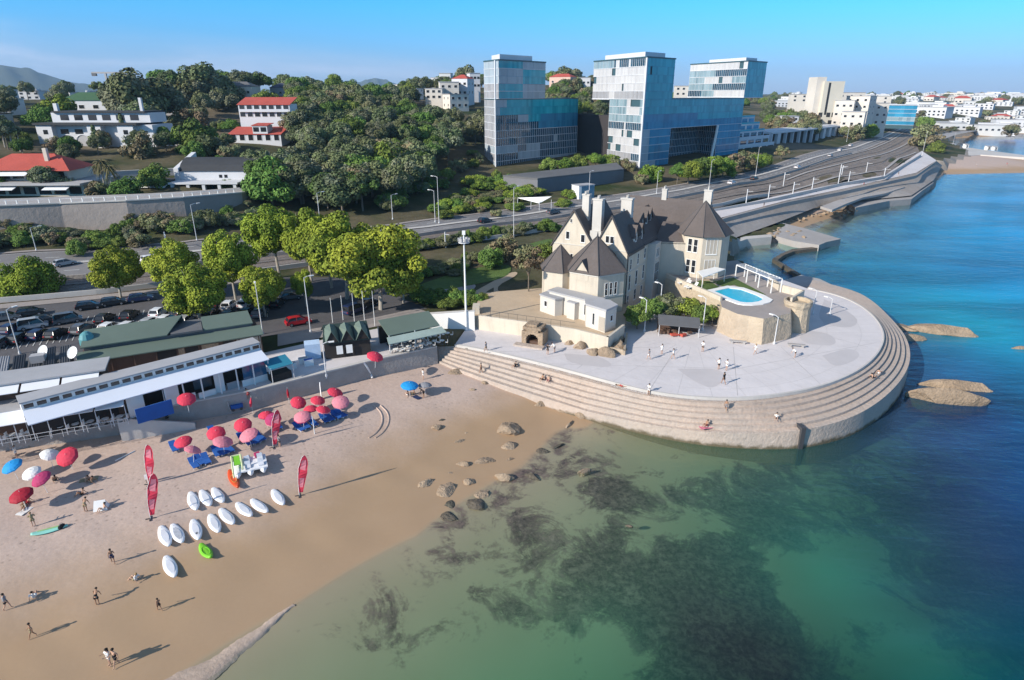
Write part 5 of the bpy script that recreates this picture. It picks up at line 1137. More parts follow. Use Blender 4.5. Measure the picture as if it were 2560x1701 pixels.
def tower_one():
    a=np.array(G(1142.8,390.7,ZB)); b=np.array(G(1331,367,ZB)); c=np.array(G(1118.7,381.3,ZB)); v=unit(b-a); lv=c-a
    T=thing('glass_tower','left glass tower with a stepped top and grey and teal panels beside the wooded valley','office tower',(*a,ZB))
    zl=zat(*a,230); zu=zat(*a,139); core=MB()
    LW=solx(a,v,zl,1332.8); b=a+v*LW; d=unit(lv); LD=max(np.linalg.norm(lv),16.); c=a+d*LD
    core.prism([tuple(a+(v+d)*.3),tuple(b+(d-v)*.3),tuple(b+d*(LD-.3)-v*.3),tuple(c+v*.3-d*.3)],ZB-3,zl-.2)
    UW=solx(a,v,zu,1257.6); s0=a+v*2.2-0*d; e0=a+v*UW
    core.prism([tuple(s0+(v+d)*.3),tuple(e0+(d-v)*.3),tuple(e0+d*(LD-.3)-v*.3),tuple(c+v*.3-d*.3)],zl-.2,zu-.1)
    core.build('core',m_cap,T)
    def low(fl,t):
        r=8-fl
        if fl==0: return 'dark' if t<.62 else 'grey'
        if fl==1: return 'dark' if t<.24 or t>.5 else 'grey'
        if fl==2: return cutp((.24,'grey'),(.34,'dark'),(.5,'grey'),(1,'dark'))(t)
        if fl in(3,): return 'grey' if .69<t<.73 else 'dark'
        if fl==4: return 'dark'
        if fl==5: return 'dark' if t<.5 else 'blue'
        if fl==6: return cutp((.25,'dark'),(.36,'grey'),(.5,'teal'),(1,'blue'))(t)
        if fl==7: return cutp((.06,'grey'),(1,'teal'))(t)
        return cutp((.12,'grey'),(1,'teal'))(t)
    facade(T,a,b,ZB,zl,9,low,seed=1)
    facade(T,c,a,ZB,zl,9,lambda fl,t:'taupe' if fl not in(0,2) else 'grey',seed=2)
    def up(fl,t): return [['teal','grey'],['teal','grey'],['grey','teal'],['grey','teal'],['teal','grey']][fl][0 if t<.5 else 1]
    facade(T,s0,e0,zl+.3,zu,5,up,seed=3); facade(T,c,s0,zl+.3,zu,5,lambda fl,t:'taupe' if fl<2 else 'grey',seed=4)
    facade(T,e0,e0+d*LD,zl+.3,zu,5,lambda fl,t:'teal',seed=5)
    mb=MB(); q=[a-(v+d)*.25,b+(v-d)*.25,b+(v+d)*.25+d*LD,c+(d-v)*.25]; mb.prism([tuple(x) for x in q],zl-.05,zl+.28); mb.build('roof_deck',m_cap,T)
    mb=MB(); q=[s0-(v+d)*.3,e0+(v-d)*.3,e0+(v+d)*.3+d*LD,c+(d-v)*.3]; mb.prism([tuple(x) for x in q],zu+.0,zu+.5); mb.build('roof_cap',m_cap,T)
    mb=MB(); q=[s0+v*2+d*3,e0-v*8+d*3,e0-v*8+d*(LD-2),s0+v*2+d*(LD-2)]; mb.prism([tuple(x) for x in q],zu+.503,zu+2.6); mb.build('plant_room',m_band,T)
    mb=MB(); mb.box((*(a+v*.0-d*.0),(ZB+zu)/2),(.5,.5,zu-ZB),math.atan2(v[1],v[0])); mb.build('corner_post',m_band,T)
    return a,b,c,v,d
TA1=tower_one()
def tower_two():
    a=np.array(G(1473,391.3,ZB)); c0=np.array(G(1397.8,377.6,ZB)); e=np.array(G(1708.3,359,ZB)); v=unit(e-a); d=unit(c0-a)
    T=thing('bridged_glass_tower','middle glass tower with a white side and a long teal glass bridge reaching right','office tower',(*a,ZB))
    zbt=zat(*a,229.5); zbb=zat(*a,300); zu=zat(*a,133); LB=solx(a,v,zbt,1716); e=a+v*LB
    LD=np.linalg.norm(c0-a); DU=solx(a,d,zu,1369.4); UW=solx(a,v,zu,1557); PW=solx(a,v,zbb,1546); 
    core=MB(); Q=lambda s,t:tuple(a+v*s+d*t)
    core.prism([Q(.3,.3),Q(PW-.3,.3),Q(PW-.3,LD-.3),Q(.3,LD-.3)],ZB-3,zbb); core.prism([Q(.3,.3),Q(LB-.3,.3),Q(LB-.3,18),Q(.3,18)],zbb+.05,zbt-.1)
    core.prism([Q(.3,.3),Q(UW-.3,.3),Q(UW-.3,DU-.3),Q(.3,DU-.3)],zbt+.03,zu-.1); core.prism([Q(.3,18.1),Q(PW-.3,18.1),Q(PW-.3,LD-.3),Q(.3,LD-.3)],zbb+.05,zbt-.05); core.build('core',m_cap,T)
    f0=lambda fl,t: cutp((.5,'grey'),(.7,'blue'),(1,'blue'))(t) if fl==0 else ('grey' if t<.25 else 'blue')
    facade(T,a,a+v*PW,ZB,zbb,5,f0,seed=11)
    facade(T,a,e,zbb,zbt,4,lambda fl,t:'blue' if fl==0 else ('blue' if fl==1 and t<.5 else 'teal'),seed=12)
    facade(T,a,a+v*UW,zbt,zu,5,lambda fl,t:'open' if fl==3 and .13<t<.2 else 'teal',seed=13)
    lw={8:'mirror',7:'mirror',6:'mirror',5:'dark',4:'white',3:'white',2:'white',1:'white',0:'taupe'}
    def lf(fl,t):  # t from back to front corner
        if fl in(8,7,): return cutp((.5,'mirror'),(.62,'white'),(.88,'open' if fl==8 else 'white'),(1,'mirror'))(t)
        if fl==6: return 'mirror' if t<.97 else 'white'
        if fl==5: return 'dark' if not .47<t<.53 else 'white'
        if fl==4: return 'open' if .4<t<.5 or .6<t<.75 else 'white'
        if fl==3: return 'open' if t<.16 or .78<t<.96 else 'white'
        if fl==2: return 'open' if t<.1 or .25<t<.42 else 'white'
        if fl==1: return 'taupe' if t<.75 else 'dark'
        return 'taupe'
    facade(T,a+d*LD,a,ZB,zbt,9,lf,seed=14)
    def uf(fl,t):
        if fl==4: return 'white' if .46<t<.52 or .68<t<.73 else 'mirror' if t<.4 else 'dark'
        if fl==3: return 'open' if .39<t<.44 else 'white'
        if fl==2: return 'open' if t<.07 else 'white'
        if fl==1: return 'open' if .58<t<.63 else 'white'
        return 'taupe' if not .33<t<.44 else 'white'
    facade(T,a+d*DU,a,zbt,zu,5,uf,seed=15); facade(T,a+v*UW,a+v*UW+d*DU,zbt+.3,zu,5,lambda fl,t:'teal',seed=16)
    facade(T,a+v*PW,a+v*PW+d*LD,ZB,zbb,5,lambda fl,t:'taupe',seed=17)
    mb=MB(); mb.prism([Q(-.3,-.3),Q(UW+.3,-.3),Q(UW+.3,DU+.3),Q(-.3,DU+.3)],zu,zu+.5); mb.build('roof_cap',m_cap,T); mb=MB(); mb.prism([Q(1.5,3),Q(UW-5,3),Q(UW-5,DU-8),Q(1.5,DU-8)],zu+.503,zu+2.4); mb.build('plant_room',m_band,T)
    mb=MB(); mb.prism([Q(UW+.4,-.3),Q(LB+.3,-.3),Q(LB+.3,18.4),Q(UW+.4,18.4)],zbt+.003,zbt+.3); mb.build('roof_deck',m_cap,T)
    mb=MB(); mb.prism([Q(-.3,DU+.25),Q(PW,DU+.25),Q(PW,LD+.2),Q(-.3,LD+.2)],zbt-.3,zbt-.003); mb.build('soffit',m_band,T)
    mb=MB(); mb.box((*a,(ZB+zu)/2),(.7,.7,zu-ZB),math.atan2(v[1],v[0])); mb.build('corner_post',m_band,T)
    # right pylon and recessed storeys below the bridge
    s0=solx(a,v,zbb,1655); core=MB(); core.prism([Q(s0+.3,.3),Q(LB-.3,.3),Q(LB-.3,15),Q(s0+.3,15)],ZB-3,zbb-.1); core.prism([Q(PW+.1,13.3),Q(s0+.2,13.3),Q(s0+.2,17),Q(PW+.1,17)],ZB-3,zbb-.1); core.build('core',m_cap,T)
    facade(T,a+v*s0,e,ZB,zbb,5,lambda fl,t:'blue',seed=18); facade(T,a+d*15+v*s0,a+v*s0,ZB,zbb,5,lambda fl,t:'dark',seed=19)
    facade(T,a+v*PW+d*13,a+v*s0+d*13,ZB,zbb,5,lambda fl,t:'dark',seed=20)
    m=MB(); p=a+v*(s0-.8)-d*.5; m.tube((*(p-v*3.5),ZB-1),(*p,zbb-.1),.75,.6,8); m.build('slanting_column',m_white,T)
    # third block standing on the far end of the bridge
    T3=thing('upper_glass_block','right-hand glass block perched on the far end of the bridge, white on its left face','office tower',(*e,zbt+.31)); z0=zbt+.5; z3=zat(*e,142)
    ec=a+v*(LB-1.0); D3=solx(ec,d,z3,1592); W3=solx(ec,v,z3,1768); R=lambda s,t:tuple(ec+v*s+d*t)
    core=MB(); core.prism([R(.3,.3),R(W3-.3,.3),R(W3-.3,D3-.3),R(.3,D3-.3)],z0,z3-.1); core.build('core',m_cap,T3)
    def lf3(fl,t):
        if fl==4: return 'open' if .88<t<.95 else 'white'
        if fl==3: return 'mirror' if t<.48 else 'dark'
        if fl==2: return cutp((.28,'mirror'),(.56,'white'),(.61,'open'),(.77,'white'),(1,'mirror'))(t)
        if fl==1: return 'mirror' if t<.46 else 'dark'
        return cutp((.27,'dark'),(.47,'mirror'),(1,'white'))(t)
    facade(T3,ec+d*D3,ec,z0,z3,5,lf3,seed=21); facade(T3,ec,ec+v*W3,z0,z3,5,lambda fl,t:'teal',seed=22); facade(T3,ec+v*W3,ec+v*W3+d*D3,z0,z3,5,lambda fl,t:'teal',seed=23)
    m=MB(); m.prism([R(-.3,-.3),R(W3+.3,-.3),R(W3+.3,D3+.3),R(-.3,D3+.3)],z3,z3+.5); m.build('roof_cap',m_cap,T3); m=MB(); m.prism([R(2,3),R(W3-7,3),R(W3-7,D3-14),R(2,D3-14)],z3+.503,z3+2.0); m.build('plant_room',m_band,T3)
    m=MB(); m.prism([R(-.3,-.3),R(W3+.3,-.3),R(W3+.3,D3+.3),R(-.3,D3+.3)],z0-.35,z0-.003); m.build('soffit',m_band,T3)
    return a,e,v,d,zbt
TA2=tower_two()
# dark cut slope between the towers
def cutslope():
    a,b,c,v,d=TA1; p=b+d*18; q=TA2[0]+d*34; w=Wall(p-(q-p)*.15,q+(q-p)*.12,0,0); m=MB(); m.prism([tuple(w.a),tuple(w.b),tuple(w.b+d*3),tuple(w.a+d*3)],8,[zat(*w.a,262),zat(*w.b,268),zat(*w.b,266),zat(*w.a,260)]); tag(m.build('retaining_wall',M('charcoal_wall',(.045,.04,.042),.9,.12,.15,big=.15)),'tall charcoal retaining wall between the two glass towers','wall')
cutslope()
def podium():
    z=14.2; q=[G(1239,415,z),G(1438,393,z),G(1420,378,z),G(1160,407.5,z)]; T=thing('podium','low dark grey concrete podium in front of the left glass tower','podium',(*q[0],9.5)); m=MB(); m.prism(q,8.,z); m.build('wall',M('grey_podium',(.16,.16,.175),.8,.4,.1),T); m=MB(); c=np.mean(np.array(q),0); m.prism([tuple(c+(np.array(p)-c)*1.004) for p in q],z+.003,z+.5); m.prism([tuple(c+(np.array(p)-c)*.96) for p in q],z+.503,z+.56); m.build('roof_edge',m_tar,T)
podium()
def sailcanopy():
    z=13.; q=[G(1193,469,10.5),G(1243,474,10.5),G(1271,453,z),G(1224,452,z)]; t=thing('shade_sail','bright white shade sail among the shrubs below the left glass tower','canopy',(*q[0],10)); m=MB(); m.slab([(*q[0],12.2),(*q[1],11.2),(*q[2],13.0),(*q[3],12.6)],.1); m.build('sail',m_white,t)
    for p in q: m=MB(); m.tube((*p,9),(*p,12.),.08,n=6); m.build('post',m_pole,t)
sailcanopy()
def cabin():
    p=on(1343,457); t=thing('blue_cabin','small white cabin with a blue side beside the coast road','cabin',p,.55); m=MB(); m.box((0,0,2.2),(6.5,4.,4.4)); m.build('body',m_white,t,off=(0,0,0)); m=MB(); m.box((.5,-2.03,2.2),(5.4,.06,4.1)); m.build('blue_panel',M('blue_grey_panel',(.09,.20,.28),.6),t,off=(0,0,0)); m=MB(); m.box((0,0,4.5),(6.8,4.3,.2)); m.build('roof',m_tarpale,t,off=(0,0,0))
cabin()
# ---------------------------------------------------------------- generic buildings
def faceang(p): return math.atan2(p[1],p[0])-math.pi/2     # local -y faces the camera
def building(name,label,cat,p,w,d,h,rz,wall,roof,kind='flat',floors=2,cols=4,winw=1.3,winh=1.4,roofh=2.,sides=True,ov=.4,group=None,winmat=None,extra=None,terr=0,basedown=3.):
    T=thing(name,label,cat,p,rz,group); O=(0,0,0); m=MB(); m.prism([(-w/2,-d/2),(w/2,-d/2),(w/2,d/2),(-w/2,d/2)],-basedown,h)
    if kind=='gable':
        for s in(-1,1): m.poly([(s*w/2,-d/2,h),(s*w/2,d/2,h),(s*w/2,0,h+roofh)])
    m.build('wall',wall,T,off=O); m=MB()
    if kind=='flat': m.prism([(-w/2-ov,-d/2-ov),(w/2+ov,-d/2-ov),(w/2+ov,d/2+ov),(-w/2-ov,d/2+ov)],h+.003,h+.35)
    elif kind=='gable':
        k=ov*roofh/(d/2)
        for s in(-1,1): m.slab([(-w/2-ov,s*(d/2+ov),h-k),(w/2+ov,s*(d/2+ov),h-k),(w/2+ov,0,h+roofh+.12),(-w/2-ov,0,h+roofh+.12)],.2)
    elif kind=='hip':
        r=w/2-d/2*.8; e=[(-w/2-ov,-d/2-ov,h),(w/2+ov,-d/2-ov,h),(w/2+ov,d/2+ov,h),(-w/2-ov,d/2+ov,h)]; a=(-max(r,.3),0,h+roofh);b=(max(r,.3),0,h+roofh); m.add(e+[a,b],[[0,1,5,4],[1,2,5],[2,3,4,5],[3,0,4],[3,2,1,0]])
    elif kind=='mono': m.slab([(-w/2-ov,-d/2-ov,h-.1),(w/2+ov,-d/2-ov,h-.1),(w/2+ov,d/2+ov,h+roofh),(-w/2-ov,d/2+ov,h+roofh)],.2); 
    m.build('roof',roof,T,off=O)
    fh=h/floors
    def win(wl,t,z,ww,hh):
        f=MB(); fw=.1
        for(a,b,c,e) in((t-ww/2-fw,t+ww/2+fw,z-fw,z),(t-ww/2-fw,t+ww/2+fw,z+hh,z+hh+fw),(t-ww/2-fw,t-ww/2,z,z+hh),(t+ww/2,t+ww/2+fw,z,z+hh)): wl.block(f,a,b,c,e,-.05,.08)
        wo=f.build('window',m_frame,T,off=O); f=MB(); wl.rect(f,t-ww/2,t+ww/2,z,z+hh,.03); f.build('pane',winmat or m_win,wo,off=O)
    fr=Wall((-w/2,-d/2),(w/2,-d/2),0,h); sd=[Wall((-w/2,d/2),(-w/2,-d/2),0,h),Wall((w/2,-d/2),(w/2,d/2),0,h)]
    for f in range(floors):
        for c in range(cols): win(fr,w*(c+.5)/cols,f*fh+fh*.28,min(winw,w/cols*.8),min(winh,fh*.62))
        if sides:
            for s in sd:
                for c in range(2): win(s,d*(c+.5)/2,f*fh+fh*.3,1.,min(winh,fh*.55))
    if terr:
        for f in range(1,floors): m=MB(); m.box((0,-d/2-terr/2,f*fh-.08),(w*.96,terr,.16)); m.build('balcony',m_white,T,off=O); m=MB(); m.box((0,-d/2-terr,f*fh+.45),(w*.96,.06,.9)); m.build('balcony_rail',glass('balcony_glass',(.25,.3,.33),.1) if 0 else m_band,T,off=O)
    return T
m_vwhite=M('villa_white',(.60,.60,.62),.75,.4,.05,big=.07); m_vcream=M('villa_cream',(.62,.55,.46),.8,.4,.07,big=.1); m_vgrey=M('villa_grey',(.40,.39,.39),.8,.4,.08,big=.1); m_vpink=M('villa_pink',(.60,.42,.34),.8,.5,.1)
m_greengrass=M('grass_roof',(.055,.12,.06),.9,.5,.15)
# hotel terraces right of the bridge
def hotel():
    a,e,v,d,zbt=TA2; p=e+v*6+d*6; T=thing('terraced_hotel','white hotel with stepped blue glazed terraces right of the glass bridge','hotel',(*p,ZB)); L_=solx(p,v,24,1790); z=ZB
    for k in range(5):
        q0=p+d*k*3.6; h=3.6; L2=L_-k*1.6; pl=[tuple(q0),tuple(q0+v*L2),tuple(q0+v*L2+d*(22-k*3.6)),tuple(q0+d*(22-k*3.6))]; m=MB(); m.prism(pl,z-(3 if k==0 else 0)+.003,z+h); m.build('storey',m_vwhite,T); w=Wall(q0,q0+v*L2,0,0)
        n=5
        for j in range(n):
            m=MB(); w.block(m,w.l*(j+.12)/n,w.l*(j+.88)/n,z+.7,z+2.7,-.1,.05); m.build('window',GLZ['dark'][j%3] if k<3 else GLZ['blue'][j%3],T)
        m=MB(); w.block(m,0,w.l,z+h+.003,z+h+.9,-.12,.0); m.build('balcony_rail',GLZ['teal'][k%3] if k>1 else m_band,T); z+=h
    q=G(1776,345,12.),G(1936,316,12.)
    # pavilion
    A_=np.array(G(1776,343,ZB)); B_=np.array(G(1936,318,ZB+.5)); w=Wall(A_,B_,ZB,0); T=thing('colonnaded_pavilion','long low white pavilion with dark openings between white piers near the coast road','pavilion',(*A_,ZB)); h=zat(*A_,306)-ZB
    m=MB(); w.block(m,0,w.l,ZB-3,ZB+h-.9,-16,-2.2); m.build('wall',m_inside,T); m=MB(); w.block(m,0,w.l,ZB+h-.897,ZB+h,-16.4,0); w.block(m,1,w.l-1,ZB+h+.003,ZB+h+.5,-15,-3); m.build('roof_slab',m_vwhite,T)
    n=11
    for k in range(n+1):
        t=min(max(w.l*k/n,.6),w.l-.6); m=MB(); w.block(m,t-(.5 if 1<k<8 else 2.6 if k not in(0,n) else .6),t+(.5 if 1<k<8 else 2.2 if k not in(0,n) else .6),ZB-3,ZB+h-.9,-2.1,-.2); m.build('pier',m_vwhite,T)
hotel()
def gp(px,py): p=on(px,py); return (p.x,p.y,p.z)
def wpx(p,npx): return npx*math.hypot(p[1],CAMH-p[2])/F*1.0
# white villa A with arches
def villa_arches():
    p=on(232,338); W_=wpx(p,250); T=thing('arcaded_villa','big white villa with dark flat roofs and an arched loggia on the hillside','villa',p,-.04); O=(0,0,0)
    s=W_/41.; m=MB(); 
    def blk(x0,x1,y0,y1,z0,z1): m.prism([(x0,y0),(x1,y0),(x1,y1),(x0,y1)],z0,z1)
    h1=zat(p.x,p.y,288)-p.z; h2=zat(p.x,p.y,262)-p.z
    x=W_/2; blk(-x,x,0,14,-3,h1); m.build('wall',m_vwhite,T,off=O)
    m=MB(); blk(-x,-x+6,-2.5,-.003,-3,h1*.98); m.build('bay',m_vwhite,T,off=O); m=MB(); blk(-2,3.2,-2.5,-.003,-3,h1*.98); m.build('bay',m_vwhite,T,off=O); m=MB(); blk(x-12,x-6,-2.5,-.003,-3,h1*.98); m.build('bay',m_vwhite,T,off=O)
    m=MB(); blk(-x-.6,x-4,-3.2,14.5,h1+.003,h1+.7); m.build('roof',m_darkroof,T,off=O)
    m=MB(); blk(-x+3,x-2,3,14,h1+.703,h2+.2); m.build('upper_storey',m_vwhite,T,off=O); m=MB(); blk(-x+4,x-3,2,14.5,h2+.203,h2+.8); m.build('upper_roof',m_darkroof,T,off=O)
    fr=Wall((-x,-.0),(x,-.0),0,0)
    # arches of the loggia
    for k in range(2):
        cx=-x+9.2+k*6.4; m=MB(); R=2.5
        pts=[(cx-R,.3)]+[(cx+R*math.cos(a),h1*.28+R*.75*math.sin(a)) for a in np.linspace(math.pi,0,12)]+[(cx+R,.3)]
        m.poly([(q[0],-.06,q[1]) for q in pts]); m.build('arch_opening',m_vgrey if k else m_inside,T,off=O)
        m=MB(); prev=None
        for a in np.linspace(math.pi,0,13):
            q=(cx+(R+.15)*math.cos(a),-.1,h1*.28+(R*.75+.15)*math.sin(a))
            if prev: m.tube(prev,q,.22,n=5)
            prev=q
        m.build('arch_rim',m_vwhite,T,off=O)
    for (t,z,ww,hh,y) in [(9,.58,3,.22,0),(14.5,.58,3,.22,0)]: m=MB(); m.box((-x+t,-.05,h1*(z+hh/2)),(ww,.1,h1*hh)); m.build('window',m_win,T,off=O)
    for bx in(-x+3.4,.4,x-9): m=MB(); m.box((bx,-2.53,h1*.68),(1.7,.08,h1*.2)); m.build('window',m_win,T,off=O)
    for bx in(.4,x-9): m=MB(); m.box((bx,-2.53,h1*.22),(1.7,.08,h1*.2)); m.build('window',m_win,T,off=O)
    for k in range(6): m=MB(); m.box((-x+8+k*(W_-16)/5,2.96,h1+.7+(h2-h1)*.45),(3.2,.08,(h2-h1)*.5)); m.build('upper_window',m_win,T,off=O)
    m=MB(); m.box((-x+5,4,h2+2),(1.4,1.2,3.)); m.build('chimney',m_vwhite,T,off=O)
    m=MB(); m.box((x-5,4,h2+3),(1.0,1.0,5.)); m.build('chimney',m_vwhite,T,off=O)
    m=MB(); m.prism([(x+.003,2),(x+9,2),(x+9,10),(x+.003,10)],-3,h1*.45); m.build('side_wing',m_vgrey,T,off=O); m=MB(); m.prism([(x+.003,1.4),(x+9.6,1.4),(x+9.6,10.5),(x+.003,10.5)],h1*.453,[h1*.47,h1*.47,h1*.62,h1*.62]); m.build('side_roof',m_darkroof,T,off=O)
    for k in range(3): m=MB(); m.box((x+1.8+k*2.8,1.96,h1*.24),(2.2,.08,h1*.2)); m.build('window',m_win,T,off=O)
villa_arches()
def green_villa():
    p=on(245,262); building('green_roofed_house','low house under a broad grass green roof above the arcaded villa','house',(p.x,p.y,p.z+1),wpx(p,150),14,5,0.,m_vwhite,m_greengrass,'hip',1,5,2.5,1.6,3.6,False)
green_villa()
# stepped house with red roofs
def red_steps():
    p=on(600,328); rz=-.02; w=wpx(p,112); h=zat(p.x,p.y,307)-p.z; T=building('red_roofed_house','lower of the two stacked white houses, with a bright red sloping roof','house',p,w,9,h,rz,m_vwhite,m_terra,'mono',1,6,1.9,2.4,2.2,False)
    O=(0,0,0); m=MB(); m.prism([(-.5,-4.7),(w*.26,-4.7),(w*.26,1),(-.5,1)],h,h+3.1); m.build('roof_dormer',m_vwhite,T,off=O); m=MB(); m.slab([(-.8,-5.0,h+3.15),(w*.28,-5.0,h+3.15),(w*.28,2.,h+3.8),(-.8,2,h+3.8)],.2); m.build('dormer_roof',m_terra,T,off=O)
    for k in range(2): m=MB(); m.box((.9+k*2.9,-4.73,h+1.6),(2.2,.06,1.7)); m.build('dormer_window',m_win,T,off=O)
    p2=Vector((p.x+1.,p.y+11,p.z)); z0=zat(p2.x,p2.y,273); h2=zat(p2.x,p2.y,240)-z0; building('red_roofed_house','upper of the two stacked white houses, with a dull red roof and glazing','house',(p2.x,p2.y,z0),w*1.02,9,h2,rz,m_vwhite,m_terra,'mono',2,7,2.1,2.2,2.6,False,terr=1.0,basedown=6)
red_steps()
def barrel_house():
    p=on(498,437); rz=0.02; w=wpx(p,172); h=zat(p.x,p.y+6,392)-p.z; O=(0,0,0)
    T=thing('barrel_roofed_villa','white villa with a dark curved roof between tall white end walls','villa',p,rz); m=MB(); m.prism([(-w/2,2),(w/2,2),(w/2,14),(-w/2,14)],-3,h); m.build('wall',m_vwhite,T,off=O)
    prof=[(1.6,h+.1),(3.2,h+1.9),(5.5,h+3.2),(8,h+3.7),(10.5,h+3.2),(13,h+1.7),(14.4,h+.1)]; m=MB(); n=len(prof)
    vs=[(-w/2+.7,y,z) for y,z in prof]+[(w/2-.7,y,z) for y,z in prof]; m.add(vs,[[i,i+1,n+i+1,n+i] for i in range(n-1)]+[list(range(n))[::-1],list(range(n,2*n))]); m.build('barrel_roof',m_darkroof,T,off=O)
    for s in(-1,1): m=MB(); x=s*w/2; m.prism([(x-.7,1.2),(x+.7,1.2),(x+.7,15),(x-.7,15)],-3,[h+1.0,h+1.0,h+4.6,h+4.6]); m.build('end_wall',m_vwhite,T,off=O)
    m=MB(); m.prism([(-w/2,-5),(w/2-3,-5),(w/2-3,1.997),(-w/2,1.997)],h*.42,h*.42+.5); m.build('porch_roof',m_vwhite,T,off=O)
    for k in range(5): m=MB(); m.box((-w/2+1+k*(w-5)/4,-4.3,h*.2),(.9,.9,h*.44)); m.build('porch_pier',m_vwhite,T,off=O)
    m=MB(); m.box((0,1.9,h*.2),(w*.9,.1,h*.36)); m.build('glazing',m_win,T,off=O)
    for k in range(2): m=MB(); m.box((w*.05+k*1.6,1.97,h*.72),(.9,.08,.9)); m.build('window',m_win,T,off=O)
    m=MB(); m.slab([(-w/2-9,-6.2,h*.3),(-w/2-.5,-6.2,h*.3),(-w/2-.5,-3.,h*.46),(-w/2-9,-3.,h*.46)],.12); m.build('awning',m_awn,T,off=O); m=MB(); m.prism([(-w/2-10,-3),(-w/2-.703,-3),(-w/2-.703,6),(-w/2-10,6)],-3,h*.5); m.build('side_wing',m_vgrey,T,off=O)
    m=MB(); m.prism([(-w/2-10.6,-3.4),(-w/2-.703,-3.4),(-w/2-.703,6.4),(-w/2-10.6,6.4)],h*.503,h*.56); m.build('side_roof',m_darkroof,T,off=O)
barrel_house()
def left_red_villa():
    p=on(72,452); rz=0.04; w=wpx(p,240); h1=zat(p.x,p.y,425)-p.z; O=(0,0,0)
    T=thing('red_tiled_villa','wide terraced villa with red tiled roofs and white awnings at the left edge','villa',p,rz); m=MB(); m.prism([(-w/2,0),(w/2,0),(w/2,18),(-w/2,18)],-3,h1); m.build('wall',m_vcream,T,off=O)
    m=MB(); m.prism([(-w/2-.5,-3.2),(w/2+1,-3.2),(w/2+1,18),(-w/2-.5,18)],h1+.003,h1+.5); m.build('terrace_slab',m_vgrey,T,off=O)
    h2=h1+3.4; m=MB(); m.prism([(-w/2,4),(w/2-6,4),(w/2-6,16),(-w/2,16)],h1+.503,h2); m.build('upper_storey',m_vcream,T,off=O)
    m=MB(); e=[(-w/2-.6,2.6,h2),(w/2-5,2.6,h2),(w/2-5,17,h2),(-w/2-.6,17,h2)]; a=(-w/2+6,9.8,h2+4);b=(w/2-12,9.8,h2+4); m.add(e+[a,b],[[0,1,5,4],[1,2,5],[2,3,4,5],[3,0,4],[3,2,1,0]]); m.build('roof',m_terra,T,off=O)
    m=MB(); e=[(w*.1,1.2,h2),(w*.38,1.2,h2),(w*.38,9,h2+.1),(w*.1,9,h2+.1)]; m.add(e+[(w*.24,6,h2+3.2)],[[0,1,4],[1,2,4],[2,3,4],[3,0,4],[3,2,1,0]]); m.build('porch_roof',m_terra,T,off=O)
    m=MB(); m.box((w*.08,7,h2+3.2),(1.,1.,5.)); m.build('chimney',m_vcream,T,off=O)
    for k in range(7): m=MB(); m.box((-w/2+2.5+k*(w-5)/6,-.04,h1*.45),(3.2,.08,h1*.6)); m.build('opening',m_inside,T,off=O)
    for k in range(6): m=MB(); m.box((-w/2+2.5+k*(w-11)/5,3.96,h1+2.0),(3.0,.08,1.9)); m.build('upper_window',m_win,T,off=O)
    for (x0,x1,y,z) in [(-w/2,-w*.06,-2.6,h1-.3),(w*.2,w*.42,-2.6,h1-.3),(-w/2,-w*.02,2.,h2-.4)]: m=MB(); m.slab([(x0,y-1.6,z-.7),(x1,y-1.6,z-.7),(x1,y+.8,z),(x0,y+.8,z)],.1); m.build('awning',m_awn,T,off=O)
left_red_villa()
def hillwall():
    pts=[(-250,546),(-60,535),(0,531),(150,525),(300,516),(430,500),(560,470),(628,450)]; top=[(-250,485),(-60,479),(0,477),(150,471),(300,465),(430,457),(560,446),(628,440)]
    Wp=[on(*p) for p in pts]; m=MB(); n=len(pts); vs=[]
    tz=[zat(q.x,q.y,t[1]) for q,t in zip(Wp,top)]
    for q,z in zip(Wp,tz): vs+=[(q.x,q.y,q.z-2),(q.x-.15,q.y+.6,z),(q.x-.3,q.y+1.7,z),(q.x-.3,q.y+1.7,q.z-2)]
    m.add(vs,[[i*4+k,i*4+k+1,i*4+5+k,i*4+4+k] for i in range(n-1) for k in range(3)]); o=m.build('hill_retaining_wall',M('warm_concrete',(.33,.285,.26),.9,.35,.12,big=.2,bump=.4)); tag(o,'long high concrete retaining wall below the hillside villas','wall')
    m=MB()
    for i in range(n-1):
        a=Wp[i];b=Wp[i+1]; m.slab([(a.x-.05,a.y+.35,tz[i]+.3),(b.x-.05,b.y+.35,tz[i+1]+.3),(b.x-.35,b.y+1.9,tz[i+1]+.3),(a.x-.35,a.y+1.9,tz[i]+.3)],.297)
    m.build('coping',m_coping,o,off=(0,0,0))
    # terrace paving behind the wall so that the villas have a flat forecourt
    m=MB()
    for i in range(n-1):
        a=Wp[i];b=Wp[i+1]; m.poly([(a.x-.3,a.y+1.7,tz[i]+.05),(b.x-.3,b.y+1.7,tz[i+1]+.05),(b.x-2,b.y+13,tz[i+1]+.1),(a.x-2,a.y+13,tz[i]+.1)])
    struct(m.build('villa_forecourt',m_slabc))
    return Wp,tz
HW=hillwall()
for (px,py,w_,h_,lab) in [(330,412,150,14,'dark hedge topped garden wall left of the barrel roofed villa'),(250,365,40,0,'')]:
    if not h_: continue
    p=on(px,py); rz=faceang(p); W_=wpx(p,w_); T=thing('garden_wall',lab,'wall',p,rz); m=MB(); m.box((0,0,.5),(W_,.5,4.)); m.build('wall_body',m_vgrey,T,off=(0,0,0)); m=MB(); m.box((0,0,2.6),(W_*1.01,.8,.2)); m.build('coping',m_coping,T,off=(0,0,0))
